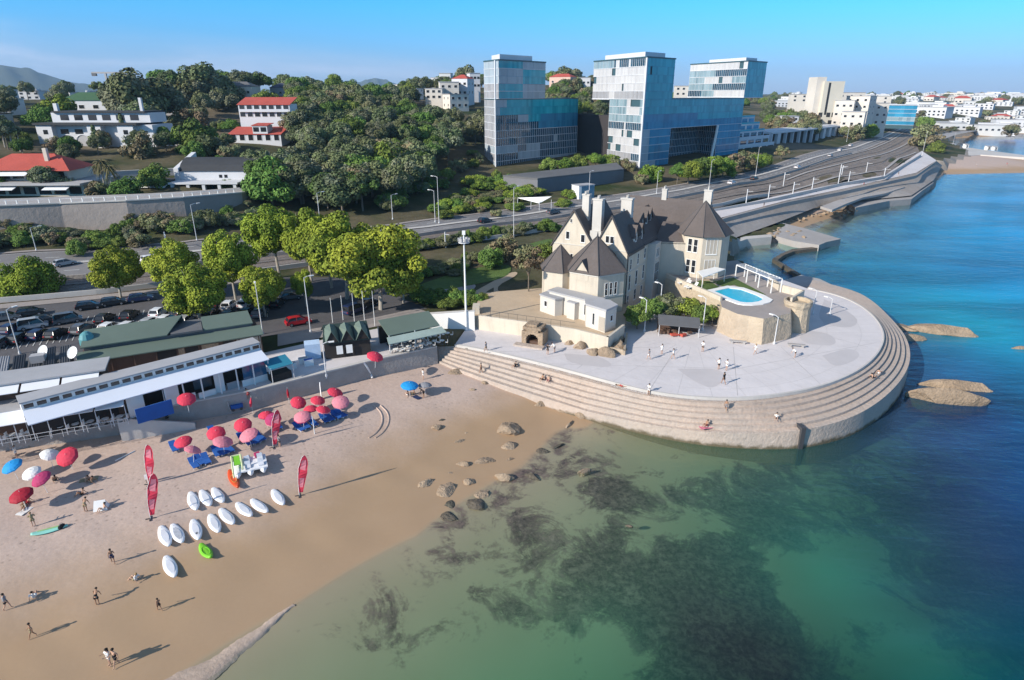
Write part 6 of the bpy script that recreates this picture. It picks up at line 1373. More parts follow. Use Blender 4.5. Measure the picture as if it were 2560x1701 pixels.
# other single houses on the hills
HS=[(545,222,90,12,5,'hip',m_tar,m_vcream,'sand coloured house with a wide grey hip roof above the stacked red roofed houses'),(668,222,70,12,5,'hip',M('slate_blue_roof',(.05,.06,.10),.7),m_vgrey,'house with a dark blue roof among the pines left of the valley'),(712,212,44,10,5,'hip',m_terra,m_vpink,'pinkish house with a red roof next to the blue roofed one'),
 (20,262,46,10,6,'flat',m_tarpale,m_vwhite,'white box house at the left edge of the upper hillside'),(-6,300,44,10,6,'flat',m_darkroof,m_vgrey,'shadowed grey house at the left edge beside the pale trunks'),(395,262,50,9,4,'flat',m_tar,m_vgrey,'low grey roofed house right of the arcaded villa'),(455,262,0,0,0,'',None,None,''),
 (75,202,90,16,9,'flat',m_tarpale,m_vwhite,'long white apartment block on the far left skyline')]
for (px,py,w_,d_,h_,kd,rf,wl,lab) in HS:
    if not w_: continue
    p=on(px,py); building('house' if 'apart' not in lab else 'apartment_block',lab,'house',p,wpx(p,w_),d_,h_,random.uniform(-.12,.12),wl,rf,kd,2 if h_>5 else 1,5,1.4,1.3,2.6,False)
# white houses climbing the hill left of the left tower and behind it
m_fw=[m_vwhite,M('warm_white',(.62,.57,.51),.8,.4,.06),M('far_white',(.62,.62,.62),.8,.4,.04)]
def hillhouse(px,d,ztop_px,zb_px,wpx_,lab,group=None,roof=None,kind='flat',wl=None,rz=None,cols=3,floors=2):
    x,y=dirpx(px,d); z0=zat(x,y,zb_px); z1=zat(x,y,ztop_px); dd=math.hypot(x,y); building('hill_house',lab,'house',(x,y,z0),wpx_*dd/F,11,max(z1-z0,3),faceang((x,y))+(random.uniform(-.5,.5) if rz is None else rz),wl or random.choice(m_fw),roof or m_tarpale,kind,floors,cols,1.8,1.5,2.5,True,.3,group,basedown=9)
for (px,d,t,b,w_,lab) in [(1003,430,205,230,36,'white house lowest in the cluster left of the left glass tower'),(1035,440,190,225,40,'large white house in the middle of the hillside cluster left of the tower'),(1068,450,182,222,36,'white house with a red tiled roof nearest the left glass tower'),(1050,420,218,250,44,'white house at the foot of the cluster left of the tower'),(1092,470,170,205,22,'narrow tall white house touching the left glass tower'),(955,470,205,225,28,'white house leftmost of the hillside cluster left of the tower'),(1030,560,170,186,24,'cream house on the ridge above the white cluster'),(890,620,208,222,30,'white house on the far saddle above the forest'),(850,640,212,224,34,'low white house on the far saddle with a red roof'),(925,600,196,212,24,'white house between the forest and the ridge'),(1296,560,178,196,50,'pinkish ridge house between the glass towers'),(1345,570,180,198,26,'white ridge house beside the middle tower'),(1572,560,199,222,34,'white flat house seen between the bridge tower and the perched block'),(800,560,222,236,30,'white house at the top left of the forest'),(1010,600,180,196,20,'small white house on the ridge')]:
    hillhouse(px,d,t,b,w_,lab,roof=m_terra if 'red' in lab or 'pink' in lab else None,kind='hip' if 'red' in lab or 'pink' in lab else 'flat',wl=m_vpink if 'pink' in lab else None,floors=2 if b-t>18 else 1)
# white tower block by the far road and its neighbours
def far_tower():
    x,y=dirpx(1902,560); zb=zat(x,y,292); zt=zat(x,y,188); s=560/F; T=thing('white_tower_block','tall cream apartment tower standing alone beyond the pavilion','apartment tower',(x,y,zb),faceang((x,y))+.45); O=(0,0,0); h=zt-zb
    m=MB(); m.box((2,0,h/2-2),(15,13,h+4)); m.build('tower',M('tower_cream',(.60,.55,.46),.8,.3,.04),T,off=O); m=MB(); m.box((-6.6,3.5,h/2-.5),(7,14,h+7)); m.build('stair_tower',m_fw[1],T,off=O); m=MB(); m.box((-1.5,-6.53,h*.62),(1.6,.1,h*.7)); m.build('window_strip',m_win,T,off=O)
    for k in range(11):
        m=MB(); m.box((9.54,-2.5,h*.25+k*h*.065),(.1,3.2,1.5)); m.build('window',m_win,T,off=O); m=MB(); m.box((9.54,2.5,h*.25+k*h*.065),(.1,3.2,1.5)); m.build('window',m_win,T,off=O)
    for k,(a,b) in enumerate([(-5,.27),(1,.27),(5,.27),(-4,.12),(3,.1),(6,.18)]): m=MB(); m.box((a,-6.55,h*b),(2.8,.12,h*.1)); m.build('window',m_win,T,off=O)
far_tower()
def far_glass():
    x,y=dirpx(2070,640); zb=zat(x,y,288); zt=zat(x,y,243); W_=66*650/F; T=thing('far_glass_block','small blue glass office block at the far end of the coast road','office block',(x,y,zb)); u=unit(np.array([y,-x])); dd=unit(np.array([x,y])); a=np.array([x,y])-u*W_/2; b=a+u*W_
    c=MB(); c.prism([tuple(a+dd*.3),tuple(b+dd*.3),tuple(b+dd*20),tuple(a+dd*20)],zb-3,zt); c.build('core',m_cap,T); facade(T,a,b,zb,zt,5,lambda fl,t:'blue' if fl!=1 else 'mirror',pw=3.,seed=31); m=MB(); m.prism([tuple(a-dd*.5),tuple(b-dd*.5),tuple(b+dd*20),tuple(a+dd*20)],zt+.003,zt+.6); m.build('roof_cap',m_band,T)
far_glass()
for (px,d,t,b,w_,lab) in [(1950,560,232,290,34,'white house stepping down beside the cream apartment tower'),(1985,570,222,268,44,'white house with deep dark openings right of the cream tower'),(1975,540,258,292,40,'white house in front of the one with deep openings'),(2022,590,238,288,36,'white wall like house left of the far glass block'),(1955,640,214,240,50,'broad white house behind the cream apartment tower'),(2010,700,222,240,60,'long white house behind the far glass block'),(1850,640,218,236,50,'white barrel vaulted house left of the cream tower'),(1820,520,268,292,34,'pale broken roofed house in the trees above the pavilion')]:
    hillhouse(px,d,t,b,w_,lab,floors=3 if b-t>40 else 2)
# the far town: one builder per house type, individually placed copies
def far_proto(i):
    w,d,h=[(18,12,7),(26,12,8),(14,12,10),(34,14,9),(16,14,6),(22,10,6)][i]; m=MB(); m.box((0,0,h/2-2),(w,d,h+4),mi=0)
    if i in(4,): m.add([(-w/2-.5,-d/2-.5,h),(w/2+.5,-d/2-.5,h),(w/2+.5,d/2+.5,h),(-w/2-.5,d/2+.5,h),(-w/4,0,h+3),(w/4,0,h+3)],[[0,1,5,4],[1,2,5],[2,3,4,5],[3,0,4]],1)
    else: m.box((0,0,h+.25),(w+.6,d+.6,.5),mi=2); m.box((w*.2,0,h+1.2),(w*.3,d*.5,1.6),mi=0)
    for f in range(max(1,int(h/3.2))):
        for c in range(int(w/4)): m.box((-w/2+2+c*(w-4)/max(1,int(w/4)-1),-d/2,f*3.2+1.8),(1.9,.2,1.6),mi=3)
        for c in range(int(d/5)): m.box((-w/2,-d/2+2.5+c*4.5,f*3.2+1.8),(.2,1.6,1.6),mi=3)
    me=m.build('far_house',[m_fw[i%3],m_terra,m_tarpale,m_win],None); d_=me.data; bpy.data.objects.remove(me); return d_
FP=[far_proto(i) for i in range(6)]; FL=['white flat roofed house in the far town across the bay','long white house in the far town across the bay','tall narrow white house in the far town across the bay','very long white apartment block in the far town across the bay','small white house with a red roof in the far town across the bay','low white house in the far town across the bay']
def far_house(px,d,k,zoff=0,lab=None,grp='white houses of the far town'):
    x,y=dirpx(px,d); z=float(LF(x,y)[0,0])+zoff; o=bpy.data.objects.new('far_house',FP[k]); COL.objects.link(o); o.location=(x,y,z); o.rotation_euler=(0,0,faceang((x,y))+RNG.uniform(-.6,.6)); s=RNG.uniform(.8,1.25)*(1+max(0,d-900)/2600); o.scale=(s,s,s*RNG.uniform(.55,.95)); tag(o,lab or FL[k],'house',grp)
for i in range(120):
    px=RNG.uniform(2085,2460); d=RNG.uniform(800,2300); far_house(px,d,int(RNG.choice([0,0,1,2,3,3,5,5,4])))
for i in range(40):
    px=RNG.uniform(1770,2085); d=RNG.uniform(900,2300); far_house(px,d,int(RNG.choice([0,0,1,2,3,3,5,5,4])))
for i in range(26):
    px=RNG.uniform(760,1110); d=RNG.uniform(650,1500); k=int(RNG.integers(6)); far_house(px,d,k,lab=FL[k].replace('far town across the bay','saddle beyond the forest'),grp='white houses beyond the forest')
for i in range(22):
    px=RNG.uniform(-60,760); d=RNG.uniform(480,1000); k=int(RNG.choice([0,2,4,5])); far_house(px,d,k,lab=FL[k].replace('far town across the bay','wooded ridge on the left'),grp='houses among the ridge trees')
# mountains
def mountain(name,pts,d,lab,depth=900):
    rs=np.random.default_rng(len(pts)); xs=[p[0] for p in pts]; n=90; nr=14; V_=[];
    px=np.linspace(xs[0],xs[-1],n); top=np.interp(px,xs,[p[1] for p in pts])
    for j in range(nr):
        t=j/(nr-1); prof=math.sin(math.pi*t)**.8
        for i in range(n):
            dd=d-depth/2+depth*t; x,y=dirpx(px[i],dd); xc,yc=dirpx(px[i],d); zt=zat(xc,yc,top[i]) if True else 0
            nz_=1+.12*math.sin(i*.6+j*1.1)*math.sin(i*.23-j*.7); V_.append((x,y,5+(zt-5)*prof*(nz_ if 0<t<1 and abs(t-.5)>.05 else 1)))
    me=npmesh(name,V_,gridfaces(nr,n),M('mountain_scrub',(.060,.075,.060),.95,.002,.2,big=.2),smooth=True); o=bpy.data.objects.new(name,me); COL.objects.link(o); tag(o,kind='structure')
mountain('mountain',[(-400,190),(-200,160),(-60,152),(20,150),(70,158),(120,172),(165,188),(230,200),(300,212)],7200,'',2200)
mountain('mountain',[(700,205),(725,195),(745,188),(770,192),(800,189),(830,190),(855,183),(868,180),(885,183),(905,190),(930,198),(980,212)],8200,'',1800)
# ---------------------------------------------------------------- vegetation
def crown_mesh(name,mats,seed,nclump=26,leaves=120,leaf=.085,shape=(1,1,.8),lump=.32,bot=-.55,hollow=.35):
    """unit crown (radius about 1): leaf clumps spread through an uneven volume"""
    rs=np.random.default_rng(seed); C=[];R=[]
    while len(C)<nclump:
        v=rs.normal(size=3); v/=np.linalg.norm(v)
        if v[2]<bot: continue
        r=rs.uniform(.5,.86) if rs.random()>.22 else rs.uniform(.05,.45)
        C.append(v*r*np.array(shape)); R.append(rs.uniform(.65,1.25)*lump)
    V=[];MI=[]
    for ci,(c,r) in enumerate(zip(C,R)):
        n=int(leaves*(r/lump)**2); d=rs.normal(size=(n,3)); d/=np.linalg.norm(d,axis=1,keepdims=True); rad=r*(1-rs.random(n)**2*hollow)
        p=c+d*rad[:,None]*np.array([1,1,.85]); nr=d+rs.normal(size=(n,3))*.45+np.array([0,0,.35]); nr/=np.linalg.norm(nr,axis=1,keepdims=True)
        t=np.cross(nr,rs.normal(size=(n,3))); t/=np.linalg.norm(t,axis=1,keepdims=True); b=np.cross(nr,t); s=leaf*rs.uniform(.6,1.35,n)[:,None]
        q=np.stack([p-t*s-b*s*.7,p+t*s-b*s*.6,p+t*s*.8+b*s*.7,p-t*s*.9+b*s*.6],1); V.append(q.reshape(-1,3)); MI+= [int(rs.choice(len(mats),p=([.6,.4] if len(mats)==2 else None)))]*n if len(mats)>1 else [0]*n
    V=np.concatenate(V); Qd=np.arange(len(V)).reshape(-1,4); return npmesh(name,V,Qd,mats,MI)
def trunk_mesh(name,mat,seed,h=1.,r=.05,limbs=5,spread=.5,fork=.45):
    rs=np.random.default_rng(seed); m=MB(); top=np.array([rs.normal()*.03,rs.normal()*.03,h*fork]); m.path([(0,0,-.15),(0,0,0),tuple(top*.5),tuple(top)],[r*1.35,r*1.15,r*.95,r*.8],7)
    for k in range(limbs):
        a=2*math.pi*k/limbs+rs.uniform(-.4,.4); e=np.array([math.cos(a)*spread*rs.uniform(.5,1),math.sin(a)*spread*rs.uniform(.5,1),h*rs.uniform(.75,1.0)]); mid=(top+e)/2+np.array([0,0,-.04]); m.path([tuple(top),tuple(mid),tuple(e)],[r*.6,r*.38,r*.12],5)
    me=m.build(name,mat); d=me.data; bpy.data.objects.remove(me); return d
LY=[leafmat('plane_leaf',(.265,.315,.038),.14,.015),leafmat('plane_leaf_deep',(.19,.245,.034),.14,.015)]
LDk=[leafmat('forest_leaf',(.145,.17,.078),.3,.03),leafmat('forest_leaf_grey',(.185,.195,.12),.25,.03)]
LG=[leafmat('green_leaf',(.145,.215,.048),.25,.03),leafmat('green_leaf_deep',(.11,.17,.044),.25,.02)]
LO=[leafmat('olive_leaf',(.20,.21,.105),.25,.03),leafmat('dry_leaf',(.22,.175,.105),.25,.02)]
LB=[leafmat('bright_leaf',(.21,.28,.045),.2,.02),leafmat('bright_leaf_deep',(.13,.19,.036),.2,.02)]
m_bark=M('grey_bark',(.17,.14,.11),.9,3.,.2); m_barkp=M('pale_bark',(.38,.34,.29),.9,3.,.2)
CR={'plane':[crown_mesh('plane_crown',LY,i,64,430,.027,(1,1,.85),.26,-.75) for i in range(4)],
 'forest':[crown_mesh('forest_crown',LDk,20+i,40,210,.047,(1,1,.78),.32,-.5) for i in range(5)],
 'green':[crown_mesh('green_crown',LG,40+i,40,210,.045,(1,1,.82),.32,-.5) for i in range(4)],
 'olive':[crown_mesh('olive_crown',LO,60+i,30,110,.055,(1,1,.9),.30,-.6) for i in range(3)],
 'bright':[crown_mesh('bright_crown',LB,70+i,40,200,.045,(1,1,.8),.32,-.5) for i in range(3)],
 'pine':[crown_mesh('pine_crown',[LDk[0],LG[1]],80+i,40,150,.05,(1,1,.55),.27,-.2) for i in range(3)],
 'cypress':[crown_mesh('cypress_crown',[LDk[0]],90+i,40,80,.06,(.28,.28,1.1),.18,-1) for i in range(2)]}
TK=[trunk_mesh('trunk',m_bark,i) for i in range(3)]; TKP=[trunk_mesh('trunk',m_barkp,i+5,limbs=6) for i in range(2)]
TREEN={'plane':'plane_tree','forest':'oak_tree','green':'broadleaf_tree','olive':'olive_tree','bright':'acacia_tree','pine':'pine_tree','cypress':'cypress_tree'}
def tree(p,rad,ht,kind,label,group=None,pale=False,zs=1.,name=None):
    """ht: total height; rad: crown radius"""
    T=thing(name or TREEN[kind],label,'tree',p,RNG.uniform(0,6.28),group); ch=rad*(.8 if kind!='cypress' else 0)
    tm=(TKP if pale else TK)[int(RNG.integers(2))]; o=bpy.data.objects.new('trunk',tm); COL.objects.link(o); o.parent=T; o.scale=(rad*.9+1.2,rad*.9+1.2,ht*.92)
    o.scale=(max(1.5,rad*.9),max(1.5,rad*.9),ht*.9)
    zr=rad*zs*RNG.uniform(.85,1.1)
    if kind=='cypress': zr=ht*.5; cz=ht*.52
    elif kind=='plane': zr=max(zr,ht*.46); cz=ht-zr*.86
    else: cz=ht-zr*.82
    c=bpy.data.objects.new('crown',CR[kind][int(RNG.integers(len(CR[kind])))]); COL.objects.link(c); c.parent=T; c.location=(0,0,cz); c.scale=(rad*RNG.uniform(.92,1.08),rad*RNG.uniform(.92,1.08),zr)
    return T
def ptree(px,py,wpx_,top,kind,label,group=None,pale=False,zs=1.):
    p=on(px,py); d=math.hypot(p.y*CT-(p.z-CAMH)*ST,0); rad=wpx_*d/F/2; h=zat(p.x,p.y+0,top)-p.z
    return tree(p,rad,max(h,rad*1.2),kind,label,group,pale,zs)
for px,py,w_,top,lab in [(75,672,150,583,'wide yellow green plane tree at the left edge of the car park'),(279,688,124,563,'small round plane tree standing alone between the railway and the car park'),(462,745,150,602,'plane tree with a white trunk nearest the green roofed hall'),(415,690,125,550,'left back plane tree in the clump above the parked cars'),(545,700,130,532,'tallest plane tree in the clump above the parked cars'),(612,730,112,612,'small plane tree at the right of the clump above the parked cars'),(645,640,130,463,'left most crown of the tall plane trees beside the railway'),(718,650,120,472,'plane tree between the two largest crowns beside the railway'),(800,690,180,492,'large plane tree in the big group beside the car park exit'),(878,715,188,513,'biggest plane tree of all in front of the chateau garden'),(765,665,130,505,'rear plane tree of the big group beside the car park exit'),(706,708,48,622,'little young plane tree beside a lamp post in the car park'),(930,700,95,600,'dark shaded plane tree at the right of the big group')]:
    ptree(px,py,w_*(.93 if px<630 else 1.06),top,'plane',lab,None,True,zs=1.1)
# wooded valley
NEAR=[(560,470),(600,470),(640,480),(720,500),(800,506),(880,500),(930,488),(975,445),(1000,400),(1060,352),(1112,338)]
NP=[on(*p) for p in NEAR]; nd=[p.xy.length for p in NP]; nx=[p[0] for p in NEAR]
pts=[];tries=0
while len(pts)<235 and tries<30000:
    tries+=1; px=RNG.uniform(560,1112); d0=np.interp(px,nx,nd); d=d0+6+(445-d0)*RNG.random()**1.15
    if px<672 and d>226 : continue
    if px>950 and d>345 : continue
    x,y=dirpx(px,d); sp=7.2+d*.006
    if any((x-a)**2+(y-b)**2<sp*sp for a,b,_,_ in pts): continue
    pts.append((x,y,d,px))
FLAB={'forest':'dark olive green tree in the dense wooded valley left of the glass tower','green':'fresh green tree in the dense wooded valley left of the glass tower','olive':'brownish dry tree in the dense wooded valley left of the glass tower','pine':'flat topped pine in the dense wooded valley left of the glass tower'}
for x,y,d,px in pts:
    k=RNG.choice(['forest','green','olive','pine'],p=[.62,.2,.1,.08]); r=RNG.uniform(4.2,6.8); tree((x,y,float(LF(x,y)[0,0])),r,r*1.35+RNG.uniform(2,5.5),k,FLAB[k],k+' trees of the wooded valley')
ptree(628,470,135,372,'green','big round bright green tree at the near left corner of the wooded valley')
ptree(905,420,110,325,'bright','bright green tree in the middle of the wooded valley')
ptree(790,490,120,395,'forest','large grey green tree at the front of the wooded valley')
ptree(700,470,110,385,'forest','dark leaning tree behind the yellow plane trees')
# skyline trees of the left hill
def sk(px,d,top,w_,kind,lab,group=None):
    x,y=dirpx(px,d); z=float(LF(x,y)[0,0]); zt=zat(x,y,top); r=w_*d/F/2; tree((x,y,z),r,max(zt-z,r*1.1),kind,lab,group)
for px,d,top,w_,k,lab in [(320,330,163,115,'forest','huge dome shaped dark tree on the ridge above the arcaded villa'),(365,335,180,80,'forest','dark tree at the right flank of the huge dome shaped tree'),(275,345,186,70,'forest','dark tree at the left flank of the huge dome shaped tree'),(402,400,158,58,'pine','flat crowned pine on the ridge between the two tallest trees'),(470,400,142,92,'forest','tallest dark tree on the left ridge skyline'),(440,395,172,70,'forest','tree under the left side of the tallest ridge tree'),(515,400,182,80,'forest','dark tree sloping down right of the tallest ridge tree'),(560,430,160,62,'forest','square topped tree on the ridge above the grey hip roof'),(602,440,160,52,'pine','small pine standing up from the ridge above the grey hip roof')]:
    sk(px,d,top,w_,k,lab)
for i in range(50):
    px=RNG.uniform(-120,760); d=RNG.uniform(300,620); x,y=dirpx(px,d); z=float(LF(x,y)[0,0])
    if (520<px<670 and d<340) or (20<px<135 and d<560) or (495<px<590 and d<430) or (640<px<745 and d<430): continue
    r=RNG.uniform(4,7.5); k=RNG.choice(['forest','green','pine'],p=[.7,.15,.15]); tree((x,y,z),r,r*1.2+RNG.uniform(2,6),k,{'forest':'dark tree on the wooded ridge on the left','green':'green tree on the wooded ridge on the left','pine':'pine on the wooded ridge on the left'}[k],k+' trees of the left ridge')
# trees and shrubs between the villas
for px,py,w_,top,k,lab in [(135,275,90,228,'bright','yellow green tree left of the grass roofed house'),(100,300,70,245,'green','dark bushy tree at the left corner of the arcaded villa'),(225,345,30,288,'cypress','slim ivy covered tree in front of the arcaded villa loggia'),(292,335,36,262,'cypress','taller slim tree in front of the right part of the arcaded villa'),(128,352,40,318,'olive','brown bush at the foot of the arcaded villa'),(325,362,85,322,'olive','spreading brownish tree below the right end of the arcaded villa'),(450,300,80,238,'olive','pale green tree between the arcaded villa and the stacked houses'),(462,350,110,295,'green','large rounded dark green shrub left of the stacked red roofed houses'),(490,365,90,318,'forest','dark shrub below the stacked red roofed houses'),(300,470,76,410,'green','dark green rounded tree between the two terraced villas'),(675,330,55,262,'olive','thin brownish tree right of the stacked red roofed houses'),(690,290,80,225,'forest','dark tree right of the upper stacked house'),(740,270,90,225,'forest','dark tree beside the blue roofed house'),(515,255,70,205,'forest','dark tree behind the grey hip roof'),(520,440,36,412,'green','shrub in front of the barrel roofed villa'),(155,445,70,420,'olive','low grey green shrub in front of the red tiled villa'),(20,345,60,275,'forest','dark tree behind the red tiled villa'),(230,465,60,415,'olive','thin shrub beside the palms'),(360,430,80,395,'green','hedge like shrub behind the garden wall'),(400,300,60,262,'forest','dark tree right behind the arcaded villa')]:
    ptree(px,py,w_,top,k,lab)
for i in range(46):
    px=RNG.uniform(-150,540); d=RNG.uniform(215,330); x,y=dirpx(px,d); 
    pj=PJ(x,y,float(LF(x,y)[0,0]))
    if any(a<px<b and c<d<e for a,b,c,e in((90,415,222,262),(375,600,180,222),(-60,215,178,222),(520,680,225,275))): continue
    r=RNG.uniform(2.2,4.2); k=RNG.choice(['forest','green','olive']); tree((x,y,float(LF(x,y)[0,0])),r,r*1.3+RNG.uniform(.5,3),k,{'forest':'dark garden tree among the hillside villas','green':'green garden tree among the hillside villas','olive':'grey green garden tree among the hillside villas'}[k],k+' garden trees among the villas')
# palms
m_frond=leafmat('palm_frond',(.14,.13,.06),.2,.02); m_frondg=leafmat('palm_frond_green',(.09,.12,.04),.2,.02)
def palm_crown(name,mat,seed,n=26,droop=1.):
    rs=np.random.default_rng(seed); V=[]
    for k in range(n):
        a=rs.uniform(0,6.28); el=rs.uniform(-.5,1.1); L_=rs.uniform(.8,1.1); pr=None
        for j in range(7):
            t=j/6; r=L_*t*math.cos(el*(1-t*.3)); z=L_*t*math.sin(el)-droop*.75*t*t*L_; w=.07*(1-abs(2*t-.9)*.8)+.012
            c=np.array([math.cos(a)*r,math.sin(a)*r,z]); s=np.array([-math.sin(a),math.cos(a),0])*w; cur=(c-s+[0,0,-w*.6],c,c+s+[0,0,-w*.6])
            if pr is not None: V+=[pr[0],pr[1],cur[1],cur[0]]; V+=[pr[1],pr[2],cur[2],cur[1]]
            pr=cur
    V=np.array(V); return npmesh(name,V,np.arange(len(V)).reshape(-1,4),[mat])
PC=[palm_crown('palm_crown',m_frond,1),palm_crown('palm_crown',m_frondg,2)]
def palm(px,py,top,label,kind,r=2.8):
    p=on(px,py); h=zat(p.x,p.y,top)-p.z; T=thing('palm_tree',label,'tree',p); m=MB(); m.path([(0,0,-1),(.1,0,h*.3),(.3,.1,h*.65),(.35,.1,h*.93)],[.32,.24,.2,.22],8); m.build('trunk',m_barkp,T,off=(0,0,0)); c=bpy.data.objects.new('crown',PC[kind]); COL.objects.link(c); c.parent=T; c.location=(.35,.1,h*.92); c.scale=(r,r,r)
    sk_=bpy.data.objects.new('dead_fronds',PC[0]); COL.objects.link(sk_); sk_.parent=T; sk_.location=(.33,.1,h*.86); sk_.scale=(r*.6,r*.6,r*1.1); sk_.rotation_euler=(0,0,1)
palm(247,460,365,'tall shaggy palm with brown dead fronds above the retaining wall',0,3.4); palm(264,466,378,'second shaggy palm leaning beside the tallest palm',0,3.0); palm(30,345,290,'pale trunked palm behind the red tiled villa',1,3.0); palm(48,350,300,'slim palm next to the pale trunked palm',1,2.4); palm(12,340,295,'palm at the left edge behind the red tiled villa',1,2.6)
# hedges and shrubs: individual bushes
def bush(p,r,h,kind,label,group):
    T=thing('shrub',label,'shrub',p,RNG.uniform(0,6.28),group); c=bpy.data.objects.new('foliage',CR[kind][int(RNG.integers(len(CR[kind])))]); COL.objects.link(c); c.parent=T; c.location=(0,0,h*.42); c.scale=(r,r,h*.62)
    o=bpy.data.objects.new('stem',TK[0]); COL.objects.link(o); o.parent=T; o.scale=(r*.7,r*.7,h*.6); return T
def bushes(px0,py0,px1,py1,n,r,h,kinds,label,group,jx=8,jy=6):
    for i in range(n):
        t=(i+RNG.random())/n; p=on(px0+(px1-px0)*t+RNG.normal()*jx,py0+(py1-py0)*t+RNG.normal()*jy); bush(p,r*RNG.uniform(.7,1.3),h*RNG.uniform(.7,1.3),RNG.choice(kinds),label,group)
bushes(-120,572,330,558,30,2.6,3.4,['forest','olive','green'],'scrubby shrub on the bank below the long retaining wall','shrubs on the bank below the retaining wall',8,9)
bushes(300,545,620,510,24,2.8,3.9,['green','forest','olive'],'bushy shrub on the bank between the retaining wall and the road','shrubs on the bank beside the road',8,9)
bushes(-100,540,600,470,16,1.6,1.8,['olive'],'dry low shrub at the foot of the retaining wall','dry shrubs at the foot of the wall',10,4)
bushes(940,578,1275,528,26,2.0,2.6,['forest','green'],'clipped dark hedge bush along the railway fence','hedge along the railway',3,2)
bushes(955,700,1115,702,13,1.9,2.6,['green'],'rounded hedge bush behind the white boundary wall','hedge behind the white wall',3,4)
bushes(950,640,1090,618,14,1.6,1.6,['green','forest'],'low garden shrub on the chateau lawn','shrubs on the chateau lawn',10,9)
bushes(1100,600,1180,575,8,2.0,2.8,['forest','olive'],'grey green shrub in the chateau garden','grey shrubs in the chateau garden',12,8)
ptree(1160,600,70,548,'olive','grey green garden tree left of the chateau'); ptree(1218,680,72,572,'olive','thin leafed tree with a visible trunk directly left of the chateau'); ptree(1258,640,60,560,'green','dark tree pressed against the left wall of the chateau'); ptree(1068,665,26,590,'cypress','dark columnar cypress behind the floodlight mast'); ptree(1130,618,60,570,'green','shrubby tree in the chateau garden beside the hedge')
for px,py,w_,top,k,lab in [(1468,758,62,705,'green','dark rounded bush at the right foot of the chateau'),(1498,742,62,688,'green','second bush up the slope beside the chateau flank'),(1538,735,70,680,'forest','dark bush below the pool parapet'),(1580,735,80,690,'bright','large bright bush below the pool parapet'),(1618,745,60,700,'green','bush in the corner between the pool parapet and the bastion'),(1640,752,30,712,'bright','climbing plant on the ochre bastion')]:
    ptree(px,py,w_,top,k,lab)
# slope below the left tower
bushes(1040,470,1240,455,26,2.6,2.8,['bright','green','olive'],'bright green shrub on the slope below the left glass tower','shrubs below the left glass tower',12,14)
bushes(1010,490,1130,485,13,2.2,2.6,['bright','olive','green'],'shrub beside the coast road below the wooded valley','roadside shrubs below the valley',10,7)
bushes(1090,425,1230,445,20,3.0,3.4,['bright','green'],'broad leafy shrub between the podium and the valley','shrubs left of the podium',12,10)
bushes(1290,470,1330,455,6,2.2,2.4,['bright','green'],'shrub beside the blue cabin','shrubs beside the blue cabin',6,5)
for i,(px,py,w_,top,k) in enumerate([(1265,392,42,365,'green'),(1300,394,40,362,'bright'),(1330,392,50,358,'green'),(1372,392,46,352,'bright'),(1405,390,46,356,'bright'),(1430,392,50,362,'olive'),(1450,394,36,372,'olive')]):
    ptree(px,py,w_,top,k,['broad green tree','bright tree','rounded tree','tall bright tree','leafy tree','grey tree','small grey tree'][i]+' between the glass towers, '+['first','second','third','fourth','fifth','sixth','seventh'][i]+' from the left one')
for i,(px,py,w_,top,k) in enumerate([(1500,418,60,385,'bright'),(1478,425,36,400,'olive'),(1560,425,40,378,'green'),(1585,425,60,372,'bright'),(1615,418,60,366,'green'),(1640,412,55,360,'bright'),(1665,410,58,364,'bright'),(1690,402,50,352,'olive'),(1715,396,50,352,'olive'),(1742,392,46,356,'bright'),(1760,385,36,355,'green'),(1610,395,30,378,'olive'),(1655,392,40,360,'olive'),(1730,380,50,350,'olive'),(1800,368,34,338,'olive')]):
    ptree(px,py,w_,top,k,'leafy tree in the planting along the road under the glass bridge','trees under the glass bridge')
for i in range(34):
    px=RNG.uniform(1255,1372); d=RNG.uniform(520,640); x,y=dirpx(px,d); r=RNG.uniform(5,8); tree((x,y,float(LF(x,y)[0,0])),r,r*1.2+3,RNG.choice(['olive','forest','bright']),'tree on the wooded hilltop seen between the glass towers','hilltop trees between the towers')
for i in range(30):
    px=RNG.uniform(930,1112); d=RNG.uniform(470,700); x,y=dirpx(px,d); r=RNG.uniform(5,8); tree((x,y,float(LF(x,y)[0,0])),r,r*1.2+3,RNG.choice(['forest','green','forest']),'dark tree on the ridge above the white hillside houses','ridge trees above the white houses')
sk(1075,640,152,60,'forest','prominent dark tree on the skyline left of the left glass tower'); sk(1305,610,152,60,'forest','prominent dark tree on the skyline between the glass towers')
for i in range(30):
    px=RNG.uniform(1772,1885); d=RNG.uniform(480,620); x,y=dirpx(px,d); r=RNG.uniform(4.5,7.5); tree((x,y,float(LF(x,y)[0,0])),r,r*1.25+3,RNG.choice(['olive','green','forest']),'tree in the green patch between the hotel and the cream tower','trees left of the cream tower')
for px,py,w_,top,k,lab in [(1998,318,42,286,'bright','round bright green tree at the roadside beyond the pavilion'),(1968,322,44,290,'olive','grey tree next to the round bright roadside tree'),(2130,340,70,292,'olive','large grey bushy tree above the far promenade'),(2155,352,40,330,'green','green shrub at the root of the far jetty'),(1945,318,30,290,'forest','small dark tree beside the far road')]:
    ptree(px,py,w_,top,k,lab)
for i in range(60):
    px=RNG.uniform(1770,2440); d=RNG.uniform(780,2400); x,y=dirpx(px,d); r=RNG.uniform(5,9)*(1+max(0,d-1000)/2500); tree((x,y,float(LF(x,y)[0,0])),r,r*1.1+2,RNG.choice(['forest','green','olive']),'dark tree among the white houses of the far town','trees of the far town')
